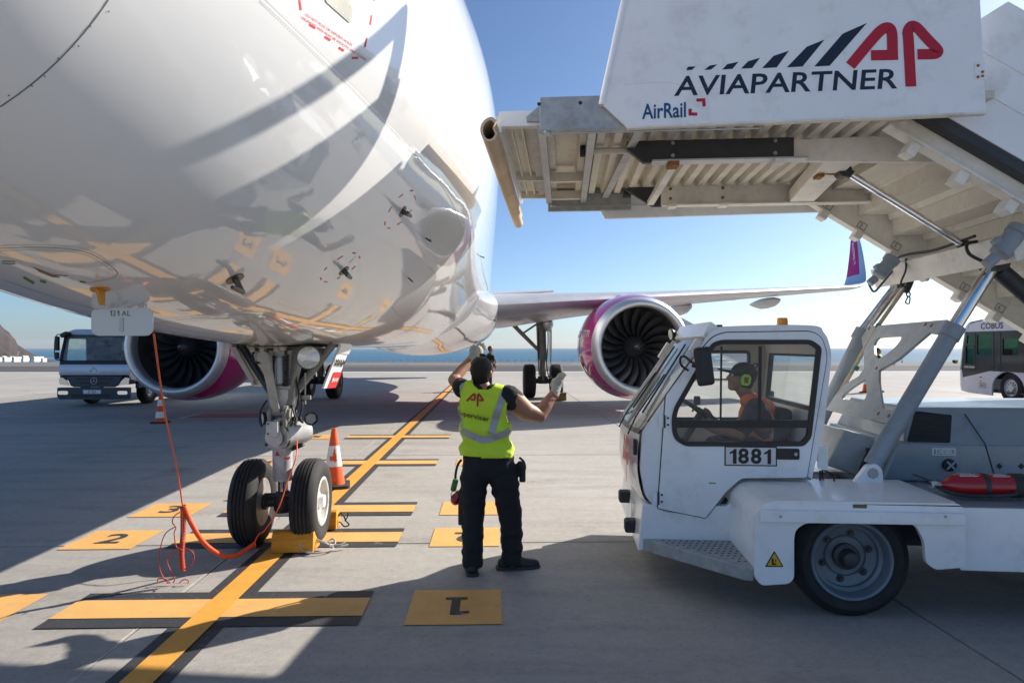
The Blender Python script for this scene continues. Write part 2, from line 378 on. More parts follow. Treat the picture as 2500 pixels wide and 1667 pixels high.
world_mat('asphalt_light', flat((.14, .138, .135), (.19, .185, .18), .1, .9, (.3, 3, 1)))
world_mat('soil', flat((.33, .26, .19), (.45, .37, .28), .05))
world_mat('shore', flat((.30, .22, .15), (.42, .32, .23), .03))
world_mat('rock', flat((.042, .034, .034), (.070, .055, .052), .012))
def paint(c, wear):
    def f(nt, n, l, b):
        p = n.new('ShaderNodeNewGeometry').outputs['Position']
        k = mixc(n, l, rng(n, l, nz(n, l, p, 3, 6), .3, .7, 0, 1), c, tuple(x * .82 for x in c))
        k = mixc(n, l, rng(n, l, nz(n, l, p, 45, 6, .7), .60, .70, 0, wear), k, (.30, .285, .26))
        k = mixc(n, l, rng(n, l, nz(n, l, p, 7, 9, .78), .60, .66, 0, wear), k, (.33, .315, .29))
        k = mixc(n, l, rng(n, l, nz(n, l, p, 2.2, 7, .7, (1, 2.5, 1)), .55, .8, 0, .5), k, tuple(x * .5 for x in c))
        l.new(k, b.inputs['Base Color']); b.inputs['Roughness'].default_value = .65
        bumpn(n, l, b, nz(n, l, p, 90, 3), .3, .003)
    return f
world_mat('paint_yellow', paint((.77, .37, .05), .85)); world_mat('paint_box', paint((.77, .42, .12), .75)); world_mat('paint_bar', paint((.77, .43, .13), .8)); world_mat('paint_black', paint((.042, .042, .045), .5)); world_mat('paint_red', paint((.30, .03, .05), .5)); world_mat('paint_white', paint((.62, .60, .56), .5))
def sea(nt, n, l, b):
    p = n.new('ShaderNodeNewGeometry').outputs['Position']
    c = mixc(n, l, rng(n, l, nz(n, l, p, .0012, 4, .6, (.25, 1, 1)), .35, .65, 0, 1), (.03, .12, .20), (.04, .14, .22))
    l.new(c, b.inputs['Base Color']); b.inputs['Roughness'].default_value = .5; b.inputs['Specular IOR Level'].default_value = .22
    bumpn(n, l, b, nz(n, l, p, .05, 6, .6), 1.0, 6)
world_mat('sea', sea)

G0 = Vector((-2.02, 5.95, 0)); GT = R(1.57)                     # grid of the stand: origin under the nose wheels, axis along the lead-in line
gU = Vector((math.cos(GT), math.sin(GT), 0)); gV = Vector((-math.sin(GT), math.cos(GT), 0))
def gp(q, p, z=0.0): return G0 + gU * q + gV * p + Vector((0, 0, z))
mb = MB(); mb.sheet([(-260, -60), (260, -60), (260, 80), (-260, 80)], (0, 0, -.012), (1, 0, 0), (0, 1, 0))
apron = mb.build('apron', 'joint'); tag(apron, kind='structure')
SL, SW, J = 4.85, 5.0, .015
sm = MB(); sm.box((0, 0, -.15), (SW - J, SL - J, .3)); slab_mesh = None
for i in range(-7, 8):
    for j in range(-3, 10):
        c = gp(-.36 + SW * (i + .5), -.035 + SL * (j + .5))
        if slab_mesh is None:
            o = sm.build('concrete_slab', 'concrete', apron); slab_mesh = o.data
            b_ = bmesh.new(); b_.from_mesh(slab_mesh); bmesh.ops.bevel(b_, geom=[e for e in b_.edges if e.verts[0].co.z > -.01 and e.verts[1].co.z > -.01], offset=.006, segments=1, affect='EDGES'); b_.to_mesh(slab_mesh); b_.free()
        else: o = link('concrete_slab', slab_mesh, apron)
        o.location = c; o.rotation_euler = (0, 0, GT)
# the rest of the concrete, joined beyond the slabs one can tell apart
mb = MB()
def gs(q0, p0, q1, p1, z): mb.sheet([(q0, p0), (q1, p0), (q1, p1), (q0, p1)], G0 + Vector((0, 0, z)), gU, gV)
q0, q1, p0, p1 = -.36 - 7 * SW, -.36 + 8 * SW, -.035 - 3 * SL, -.035 + 10 * SL
gs(-200, -60, q0, 48, -.002); gs(q1, -60, 200, 48, -.002); gs(q0, -60, q1, p0, -.002)
o = mb.build('concrete_far', 'concrete', apron); o['kind'] = 'stuff'
# pale sealant in the joint beside the lead-in line
mb = MB(); 
for k in range(60):
    a, b_ = -3.2 + k * .4, -3.2 + (k + 1) * .4; w = .010 + .005 * math.sin(k * 1.7); e = .004 * math.sin(k * .9)
    mb.sheet([(-.36 + e - w, a), (-.36 + e + w, a), (-.36 + e + w, b_), (-.36 + e - w, b_)], G0 + Vector((0, 0, .0015)), gU, gV)
mb.build('joint_sealant', 'joint_light', apron)
# taxiway asphalt behind the stand
mb = MB(); mb.sheet([(-250, 41.6), (250, 41.6), (250, 56), (-250, 56)], G0 + Vector((0, 0, .004)), gU, gV); tag(mb.build('taxiway', 'asphalt'), kind='structure')
mb = MB(); mb.sheet([(-250, 56), (250, 56), (250, 72), (-250, 72)], G0 + Vector((0, 0, .006)), gU, gV); tag(mb.build('taxiway_shoulder', 'asphalt_light'), kind='structure')
mb = MB(); mb.sheet([(-90, 40.2), (90, 40.2), (90, 41.6), (-90, 41.6)], G0 + Vector((0, 0, .005)), gU, gV); mb.build('painted_edge_strip', 'paint_white', apron)
mb = MB()
for a, b_ in ((-14, -9), (-7, 4), (10, 22)): mb.sheet([(a, 62.4), (b_, 62.4), (b_, 63.0), (a, 63.0)], G0 + Vector((0, 0, .012)), gU, gV)
mb.build('painted_taxi_line', 'paint_yellow', apron)
# markings: black borders, yellow lines, bars and number boxes
def marking(name, matn, rects, z):
    m = MB()
    for a, b_, c, d in rects: m.sheet([(a, b_), (c, b_), (c, d), (a, d)], G0 + Vector((0, 0, z)), gU, gV)
    return m.build(name, matn, apron)
marking('line_border', 'paint_black', [(-.17, -9, .17, 30)], .004)
marking('lead_in_line', 'paint_yellow', [(-.088, -9, .088, 30)], .0125)
for a in (-1.65, 0.0, 1.09, 3.98, 6.9):
    marking('bar_border', 'paint_black', [(-1, a - .14, 1, a + .45)], .0065)
    marking('stop_bar', 'paint_bar', [(-1, a, 1, a + .31)], .0095)
for a, t in ((-1.80, '1'), (-.15, '2'), (.95, '3'), (3.85, '4'), (6.77, '5')):
    for s in (-1, 1):
        marking('number_box', 'paint_box', [(s * 1.6 - .31, a, s * 1.6 + .31, a + .6)], .006)
        if t == '1': m_ = MB(); m_.sheet([(-.075, -.15), (.075, -.15), (.075, -.11), (.032, -.11), (.032, .15), (-.02, .15), (-.095, .125), (-.095, .09), (-.028, .10), (-.028, -.11), (-.075, -.11)], gp(s * 1.6, a + .30, .0095), -gU * s, -gV * s); m_.build('stand_number', 'paint_black', apron)
        else: text('stand_number', t, .42, gp(s * 1.6, a + .30, .0085), -gU * s, -gV * s, 'paint_black', apron, bold=.012, lift=.001, sx=1.1)
o = marking('red_ground_box', 'paint_white', [(-5.9, 10.55, -3.2, 12.0)], .004); o = marking('red_ground_panel', 'paint_red', [(-5.8, 10.65, -3.3, 11.9)], .007)

# land edge, sea, headland
mb = MB(); mb.sheet([(-45000, 60), (45000, 60), (45000, 35000), (-45000, 35000)], (0, 0, -70), (1, 0, 0), (0, 1, 0)); tag(mb.build('sea', 'sea'), kind='structure')
mb = MB(); nx, ny = 70, 16; vs = []; fs = []
for j in range(ny + 1):
    for i in range(nx + 1):
        x = -420 + 840 * i / nx; t = j / ny; y = 77 + 110 * t ** 1.6
        z = -.25 - .028 * (y - 77) * 1.0 - max(0, t - .45) * 70 + noise.noise((x * .03, y * .05, 1)) * .5 * (t > .05)
        vs.append((x, y, z))
for j in range(ny):
    for i in range(nx): a = j * (nx + 1) + i; fs.append((a, a + 1, a + nx + 2, a + nx + 1))
mb.add(vs, fs); tag(mb.build('shore_ground', 'soil', smooth=60), kind='structure')
sil = [(-520, 560), (-330, 600), (-200, 660), (-90, 715), (-40, 728), (0, 743), (3, 748), (9.6, 754.5), (22, 763), (28, 772), (36, 780), (39.5, 790), (57.6, 802), (77, 814), (92, 820), (112, 826), (150, 850)]
def silh(px):
    for (a, b_), (c, d) in zip(sil, sil[1:]):
        if a <= px <= c: return b_ + (d - b_) * (px - a) / (c - a)
    return 850
mb = MB(); nx, ny = 240, 50; vs = []; fs = []; DM = 1700.0
for j in range(ny + 1):
    for i in range(nx + 1):
        px = -460 + (150 + 460) * i / nx; t = j / ny; y = DM - 420 + 840 * t
        x = (px - CX) / F * y; top = H - (silh(px) - HY) / F * DM
        k = 1 - abs(2 * t - 1) ** 1.25; base = -72.0
        rough = noise.fractal((x * .011, y * .011, 3.0), .9, 2.2, 6) * 14 * min(1, k * 2) * (0.25 if abs(2 * t - 1) < .04 else 1)
        rough += abs(noise.noise((x * .03, y * .004, 7))) * -14 * (1 - k) * k * 3
        z = base + (top - base) * max(0, k) + rough * (1 - .8 * k ** 6)
        vs.append((x, y, z))
for j in range(ny):
    for i in range(nx): a = j * (nx + 1) + i; fs.append((a, a + 1, a + nx + 2, a + nx + 1))
mb.add(vs, fs); tag(mb.build('headland_hill', 'rock', smooth=25), kind='structure')
# flat coast below the hill that carries the town
mb = MB(); mb.sheet([(-2600, 800), (-780, 800), (-860, 1290), (-2600, 1290)], (0, 0, -19), (1, 0, 0), (0, 1, 0)); tag(mb.build('coast_flat', 'shore'), kind='structure')
mb = MB(); mb.sheet([(-420, 74.5), (-36, 74.5), (-36, 76.5), (-420, 76.5)], (0, 0, .01), (1, 0, 0), (0, 1, 0)); tag(mb.build('orange_soil_strip', 'shore'), kind='structure')
# ------------------------------------------------------------------ the airliner (local frame: x to port, y aft, z up, origin under the nose wheels)
plane = thing('passenger_airplane', 'white airliner with magenta engines parked nose-on, its glossy belly filling the upper left', 'airplane', G0 + Vector((-.03, 0, 0)), R(2.32))
PM = Matrix.Translation(G0 + Vector((-.03, 0, 0))) @ Matrix.Rotation(R(2.32), 4, 'Z'); PI_ = PM.inverted()
def AL(x, y, Y): return PI_ @ at(x, y, Y)
CL = 3.81
ST = [(0, -.72, -.72, 0), (.03, -.90, -.56, .18), (.1, -1.05, -.40, .34), (.3, -1.27, -.12, .60), (.6, -1.45, .12, .84), (1.0, -1.61, .34, 1.00), (1.5, -1.75, .56, 1.18), (2.0, -1.85, .82, 1.32), (2.5, -1.92, 1.17, 1.435), (3.0, -1.97, 1.50, 1.535),
      (3.6, -2.01, 1.76, 1.64), (4.3, -2.04, 1.92, 1.755), (5.2, -2.062, 2.02, 1.885), (6.2, -2.07, 2.06, 1.95), (8, -2.07, 2.07, 1.975), (12, -2.07, 2.07, 1.975), (20, -2.07, 2.07, 1.975), (28, -2.07, 2.07, 1.975), (31, -1.95, 2.07, 1.95), (35, -1.2, 2.0, 1.62), (39, -.15, 1.75, 1.05), (42.5, .75, 1.45, .5), (44.5, 1.05, 1.3, .15)]
fine = cr(ST, 7); NR = 128
rings = []
for s, zb, zt, hw in fine[1:]:
    k = min(1, s / 5); zc = (zb + zt) / 2 * (1 - k) * 1.0 + 0 * k if s < 5 else (zb + zt) / 2 * min(1, max(0, (s - 28) / 6))
    ring = []
    for j in range(NR):
        a = 2 * math.pi * j / NR; hz = (zt - zc) if math.cos(a) > 0 else (zc - zb)
        ring.append((max(hw, .01) * math.sin(a), s - 5.07, CL + zc + hz * math.cos(a)))
    rings.append(ring)
mb = MB(); mb.loft(rings)
fus = mb.build('fuselage', 'fus_white', plane, smooth=60)
bvh = BVHTree.FromPolygons(mb.v, mb.f); camL = PI_ @ Vector((0, 0, H))
def hit(px, py, lift=0.0):
    d = (AL(px, py, 1.0) - camL).normalized(); p, n, i, t = bvh.ray_cast(camL, d)
    if p is None:
        p, n, i, t = bvh.find_nearest(camL + d * 4)
    if n.dot(d) > 0: n = -n
    return (p + n * lift, n)
def decal(name, polys, m, lift=.0012, parent=None):
    """paint patches on the skin, one object each"""
    if len(polys) > 1: return [decal(name, [q_], m, lift, parent) for q_ in polys][-1]
    b = MB()
    for po in polys:
        if len(po) == 4:                       # subdivide so that long patches follow the curve
            A, B, C, D = [Vector(q) for q in po]; k = 5; vs = []
            for i in range(k + 1):
                for q in (A.lerp(B, i / k), D.lerp(C, i / k)): vs.append(hit(q.x, q.y, lift)[0])
            b.add(vs, [(2 * i, 2 * i + 2, 2 * i + 3, 2 * i + 1) for i in range(k)])
        else:
            P = []; n_ = len(po); cx_, cy_ = sum(q[0] for q in po) / n_, sum(q[1] for q in po) / n_
            for i in range(n_):
                for t in (0, .34, .67): P.append((po[i][0] + (po[(i + 1) % n_][0] - po[i][0]) * t, po[i][1] + (po[(i + 1) % n_][1] - po[i][1]) * t))
            k_ = len(P); vs = [hit(cx_, cy_, lift)[0]]
            for f_ in (.33, .67, 1): vs += [hit(cx_ + (x - cx_) * f_, cy_ + (y - cy_) * f_, lift)[0] for x, y in P]
            b.add(vs, [(0, 1 + j, 1 + (j + 1) % k_) for j in range(k_)] + [(1 + r_ * k_ + j, 1 + r_ * k_ + (j + 1) % k_, 1 + (r_ + 1) * k_ + (j + 1) % k_, 1 + (r_ + 1) * k_ + j) for r_ in (0, 1) for j in range(k_)])
    return b.build(name, m, parent or fus)
def dash(cx, cy, ang, L, W):
    u = Vector((math.cos(R(ang)), math.sin(R(ang)))) * L / 2; v = Vector((-u.y, u.x)).normalized() * W / 2; c = Vector((cx, cy))
    return [c - u - v, c + u - v, c + u + v, c - u + v]
def skin_line(name, path, w, m, lift=.0008):
    b = MB(); P = cr(path, 8); vs = []
    for i, q in enumerate(P):
        p, n = hit(q[0], q[1], lift); p2, _ = hit(*P[min(i + 1, len(P) - 1)], lift); p0, _ = hit(*P[max(i - 1, 0)], lift)
        t = (p2 - p0); t.normalize(); sd = t.cross(n) * w / 2; vs += [p - sd, p + sd]
    b.add(vs, [(2 * i, 2 * i + 1, 2 * i + 3, 2 * i + 2) for i in range(len(P) - 1)]); return b.build(name, m, fus)
def ring_seam(name, s, w, m, lift=.001, tilt=0.0):
    b = MB(); vs = []; n = 140
    for j in range(n):
        a = 2 * math.pi * j / n; d = Vector((math.sin(a), 0, math.cos(a)))
        for e in (-w / 2, w / 2):
            o = Vector((0, s - 5.07 + e + tilt * d.z, CL - .45)); p, nn, i, t = bvh.ray_cast(o, d)
            vs.append(p + d * lift if p else o)
    b.add(vs, [(2 * j, 2 * ((j + 1) % n), 2 * ((j + 1) % n) + 1, 2 * j + 1) for j in range(n)]); return b.build(name, m, fus)
seam_p = hit(100, 170)[0]; SEAM = seam_p.y + 5.07
ring_seam('radome_seam', SEAM, .004, 'seam')
for px, py in ((249, 27), (207, 61), (180, 106), (133, 134), (102, 175), (73, 197), (20, 219)): decal('fastener', [dash(px, py, 45, 4, 3.4)], 'seam')
skin_line('lap_joint', [(600, 0), (700, 96), (800, 193), (900, 296), (968, 372), (1020, 435), (1066, 520)], .006, 'white_mark')
skin_line('panel_line', [(0, 570), (110, 568), (200, 580), (262, 617), (262, 636), (200, 650)], .003, 'seam')
skin_line('panel_line', [(352, 742), (450, 730), (540, 722), (610, 724), (640, 738), (700, 765), (790, 783)], .0035, 'seam')
skin_line('panel_line', [(0, 640), (150, 690), (350, 742), (480, 766), (600, 782)], .004, 'seam')
skin_line('panel_line', [(898, 703), (925, 728), (960, 705), (1000, 640), (983, 612)], .0035, 'seam')
skin_line('panel_line', [(1000, 812), (1060, 785), (1110, 735)], .005, 'seam')
rv = MB()
for path in ([(600, 0), (700, 96), (800, 193), (900, 296), (968, 372)], [(352, 742), (450, 730), (540, 722), (610, 724), (640, 738), (700, 765), (790, 783)], [(0, 570), (110, 568), (200, 580), (262, 617)], [(0, 640), (150, 690), (350, 742), (480, 766)], [(640, 690), (720, 720), (800, 742), (880, 760)]):
    P = cr(path, 22)
    for i in range(len(P) - 1):
        t = Vector((P[i + 1][0] - P[i][0], P[i + 1][1] - P[i][1])).normalized()
        for e in (-6, 6):
            p_, n_ = hit(P[i][0] - t.y * e, P[i][1] + t.x * e, .0006); rv.lathe([(0, .0004), (.0035, 0)], p_, n_, 6)
rv.f = [f for f in rv.f if len(set(f)) >= 3]; rv.m = [0] * len(rv.f)
o = rv.build('rivet_rows', 'fus_grey', fus); o['kind'] = 'stuff'
# nose probe plate and its red dashed frame
o = decal('probe_plate', [[(740, -70), (746, 0), (749, 6.6), (801, 52.8), (805, 50.6), (812, 0), (818, -60)]], 'plate', .004); o['label'] = 'bare metal probe plate with rivets'
decal('plate_rivet', [dash(x, y, 20, 3.2, 3.2) for x, y in ((753, 2.5), (769, 17), (785, 30), (800, 43), (804.5, 16))], 'white_mark', .0055)
decal('red_dash', [dash(717, 61, 33, 16, 5.5), dash(752, 89, 33, 15.5, 5.5), dash(783.5, 113.5, 33, 14, 5.5), dash(815, 133.5, 0, 15, 5.5), dash(851.5, 46.5, 99, 23, 4), dash(840, 98.5, 102, 22, 3.5), dash(858, -2, 80, 12, 3.5), dash(689, 12, 82, 24, 4.5), dash(690, -30, 95, 24, 4.5)], 'red_mark')
def skin_text(name, body, size, cx, cy, ang, m, bold=0):
    u = Vector((math.cos(R(ang)), math.sin(R(ang)))); v = Vector((u.y, -u.x))
    return text(name, body, size, (0, 0, 0), (1, 0, 0), (0, 1, 0), m, fus, bold=bold, fn=lambda x, y: hit(cx + u.x * x + v.x * y, cy + u.y * x + v.y * y, .0014)[0])
skin_text('placard_text', '- DO NOT PLUG OR DEFORM HOLES', 8, 753, 68, 33.5, 'red_mark')
skin_text('placard_text', '- DELIMITED AREA MUST BE SMOOTH AND CLEAN', 8, 764, 88, 33.5, 'red_mark')
# pitot probes with red dashes
def probe(px, py, dx, dy, L, r0, dashes):
    p, n = hit(px, py); b = MB(); b.lathe([(0, .004), (r0, .004), (r0, 0)], p, n, 20)
    fwd = Vector((0, -1, 0)); fwd = (fwd - n * fwd.dot(n)).normalized()
    e = p + n * L * .75; b.tube([p, p + n * L * .4 + fwd * .0, e], [.017, .014, .012], 10); b.tube([e - fwd * .01, e + fwd * L * .5, e + fwd * L * 1.1], [.012, .013, .010], 10)
    o = b.build('pitot_probe', 'bronze', plane, smooth=40)
    if dashes: decal('red_dash', dashes, 'red_mark')
probe(925, 486, 1, 1, .075, .038, [dash(945, 438, 5, 7, 3.5), dash(921, 450, -40, 13, 2), dash(953, 454, 80, 11, 2), dash(896, 481, -62, 14, 2), dash(942, 486, -50, 12, 2), dash(884, 513, -80, 9, 2.5), dash(893, 524, 5, 7, 2.5), dash(917, 513, -35, 12, 2)])
probe(790, 622, 1, 1, .075, .038, [dash(813, 581, 0, 8, 3), dash(781, 592, -33, 16, 2), dash(826, 591, 80, 6, 3), dash(812, 615, -45, 12, 2), dash(748, 617, -50, 10, 2), dash(737, 640, 70, 6, 3), dash(748, 647, 5, 8, 2), dash(778, 638, -30, 9, 2)])
probe(540, 640, 1, 1, .10, .045, [])
for px, py in ((1103, 588), (938, 638), (978, 547)):
    p, n = hit(px, py); b = MB(); b.cyl(p, p + n * .05, .006, 8); b.tube([p + n * .05, p + n * .05 + Vector((0, -.09, 0))], .005, 8); b.build('vane', 'steel_dark', plane)
decal('air_inlet', [[(75, 612), (140, 637), (120, 636), (90, 624)]], 'bronze'); decal('green_mark_patch', [dash(66, 643, 30, 28, 6), dash(99, 646, 15, 14, 6), dash(190, 647, 10, 14, 4)], 'ear_dark_green')
decal('placard', [dash(20, 600, 3, 30, 2), dash(20, 605, 3, 30, 2), dash(140, 632, 4, 30, 2)], 'seam')
# drain mast, yellow
p, n = hit(230, 664); b = MB(); b.prism([(-.03, 0), (.03, 0), (.016, .072), (-.010, .072)], [], p, (0, 1, 0), n, (.010, 0, 0), True); b.lathe([(0, .004), (.036, .004), (.036, 0)], p, n, 20); b.build('drain_mast', 'yellow_part', plane, smooth=30)
# open service hatch 121AL hanging from the belly
hp, hn = hit(281, 707); HW, HH = .345, .165
b = MB(); k = (hp - camL).length; sc_ = (AL(281, 707, 1) - camL).length; Yh = (PM @ hp).y
hA, hB, hC = AL(209, 706, Yh), AL(350, 706, Yh), AL(209, 771, Yh); uu = (hB - hA); vv = (hC - hA); ww = uu.length; hh = vv.length
b.prism(rrect(0, 0, ww, hh, .035), [], hA, uu.normalized(), vv.normalized(), (0, .012, 0)); hatch = b.build('service_hatch', 'fus_grey', plane, bevel=.003); hatch['label'] = 'open rounded service hatch lettered 121 AL'
b = MB(); b.prism(rrect(ww * .47, hh * .36, ww * .53, hh * .86, .004), [], hA, uu.normalized(), vv.normalized(), (0, -.004, 0)); b.build('hatch_latch', 'steel', hatch)
text('hatch_lettering', '121 AL', .036, hA + uu * .48 + vv * .2, uu, -vv, 'seam', hatch, lift=.002)
b = MB()
for x in (.2, .8): b.box(hA + uu * x + vv * .0 + Vector((0, .02, .01)), (.03, .03, .05))
b.build('hatch_hinge', 'steel', hatch)

# belly fairing, wings
BF = [(6.8, 1.70, -.60, -1.99), (8.3, 1.80, -.50, -2.05), (9.8, 1.95, -.35, -2.11), (11.0, 2.12, -.2, -2.18), (12.3, 2.26, -.12, -2.26), (13.5, 2.3, -.1, -2.3), (18, 2.3, -.1, -2.3), (20.5, 2.0, -.4, -2.22), (22.5, 1.2, -1.0, -2.02)]
rings = []
for y, hw, zt, zb in cr(BF, 8):
    zc = -1.0; ring = []
    for j in range(72):
        a = 2 * math.pi * j / 72; ca, sa = math.cos(a), math.sin(a); e = 1.0
        ring.append((hw * math.copysign(abs(sa) ** e, sa), y, CL + zc + (zt - zc if ca > 0 else zc - zb) * math.copysign(abs(ca) ** e, ca)))
    rings.append(ring)
mb = MB(); mb.loft(rings); mb.m = [1 if (sum(mb.v[i][2] for i in f) / len(f) < 1.95 and sum(mb.v[i][1] for i in f) / len(f) > 9.2) else 0 for f in mb.f]
mb.build('belly_fairing', ['fus_white', 'magenta'], plane, smooth=60)
def foil(n=18):
    xs = [.5 * (1 - math.cos(math.pi * i / n)) for i in range(n + 1)]
    th = lambda x: 5 * (.2969 * x ** .5 - .126 * x - .3516 * x * x + .2843 * x ** 3 - .1036 * x ** 4)
    cam_ = lambda x: .018 * math.sin(math.pi * x)
    return [(x, cam_(x) + th(x)) for x in xs[::-1]] + [(x, cam_(x) - th(x)) for x in xs[1:-1]]
FP = foil()
def wing_rings(secs, sx):
    out = []
    for (x, y, z, c, t, tw, cant) in secs:
        ring = []
        for fx, fz in FP:
            dy, dz = fx * c, fz * t * c; dz2 = dz - dy * math.tan(R(tw))
            ring.append((sx * (x - dz2 * math.sin(R(cant))), y + dy, z + dz2 * math.cos(R(cant))))
        out.append(ring)
    return out
WS = [(1.5, 10.85, 2.80, 7.3, .125, 2.5, 0), (2.4, 11.3, 2.86, 6.8, .13, 2.2, 0), (4.2, 12.25, 3.02, 5.7, .125, 1.5, 0), (6.4, 13.4, 3.21, 4.35, .118, .8, 0), (11, 15.8, 3.60, 3.05, .11, 0, 0), (15.6, 18.2, 4.0, 1.85, .105, -.5, 5)]
WL = [(15.6, 18.2, 4.0, 1.85, .105, -.5, 5), (15.95, 18.47, 4.07, 1.75, .10, -.5, 12), (16.3, 18.8, 4.20, 1.62, .095, 0, 35), (16.5, 19.1, 4.45, 1.48, .09, 0, 62), (16.65, 19.4, 4.8, 1.32, .085, 0, 74), (16.85, 19.95, 5.6, .95, .085, 0, 78), (17.0, 20.45, 6.2, .62, .08, 0, 78), (17.02, 20.6, 6.27, .35, .08, 0, 78)]
def canoe(sx, x, y0, L, z, r, parent, drop=.0):
    b = MB(); rg = []
    for t, k in ((0, .05), (.06, .45), (.2, .85), (.4, 1), (.6, .95), (.8, .6), (.95, .2), (1, .05)):
        rg.append([(sx * x + r * .62 * k * math.cos(2 * math.pi * j / 16), y0 + L * t, z + drop * t + r * k * (1 if math.sin(2 * math.pi * j / 16) < 0 else .6) * math.sin(2 * math.pi * j / 16)) for j in range(16)])
    b.loft(rg); b.build('flap_track_fairing', 'wing_grey', parent, smooth=60)
def nf(ring_n, i): return i % ring_n
for sx in (1, -1):
    mb = MB(); mb.loft(wing_rings(WS, sx)); nF = len(FP)
    mb.m = [1 if len(f) == 4 and sum(1 for i in f if FP[i % nF][0] < .11) == 4 else 0 for f in mb.f]
    w = mb.build('wing', ['wing_grey', 'alu'], plane, smooth=40)
    mb = MB(); mb.loft(wing_rings(cr(WL, 4), sx)); mb.m = [1 if (len(f) == 4 and (min(FP[i % nF][0] for i in f) < .22 or sum(mb.v[i][2] for i in f) / 4 < 4.62)) else 0 for f in mb.f]
    wl_ = mb.build('winglet', ['magenta_satin', 'winglet_blue'], plane, smooth=40)
    ang = Vector((sx * .2, .85, 1.55)).normalized()
    text('winglet_lettering', 'wizzair.com', .30, (sx * 16.78 - sx * .07, 20.32, 5.35), (sx * .12, .38, .92) if sx < 0 else (-.12, -.38, -.92), (0, 1, -.4) if sx < 0 else (0, 1, -.4), 'white_mark', wl_, lift=0)
    canoe(sx, 3.95, 15.4, 3.6, 2.55, .27, w); canoe(sx, 8.6, 15.6, 3.2, 3.12, .27, w); canoe(sx, 12.2, 17.0, 2.8, 3.42, .25, w)
    for x, y in ((10.0, 17.2), (10.7, 17.6)):
        b = MB(); b.box((sx * x, y, 3.5), (.3, .5, .12), ch=.04); b.build('flap_hinge', 'wing_grey', w)
    # tail surfaces
    hs = [(.5, 38.2 - 5.07, CL + 1.0, 3.6, .1, 0, 0), (6.2, 41.4 - 5.07, CL + 1.55, 1.4, .09, 0, 0)]
    mb = MB(); mb.loft(wing_rings(hs, sx)); mb.build('tailplane', 'fus_white', plane, smooth=40)
mb = MB(); vsx = []
for (z, y, c) in ((CL + 1.6, 32.5, 5.8), (CL + 3, 33.6, 4.9), (CL + 7.8, 36.9, 2.2)): vsx.append([(fz * .1 * c, y + fx * c, z) for fx, fz in FP])
mb.loft(vsx); mb.build('tail_fin', 'magenta', plane, smooth=40)

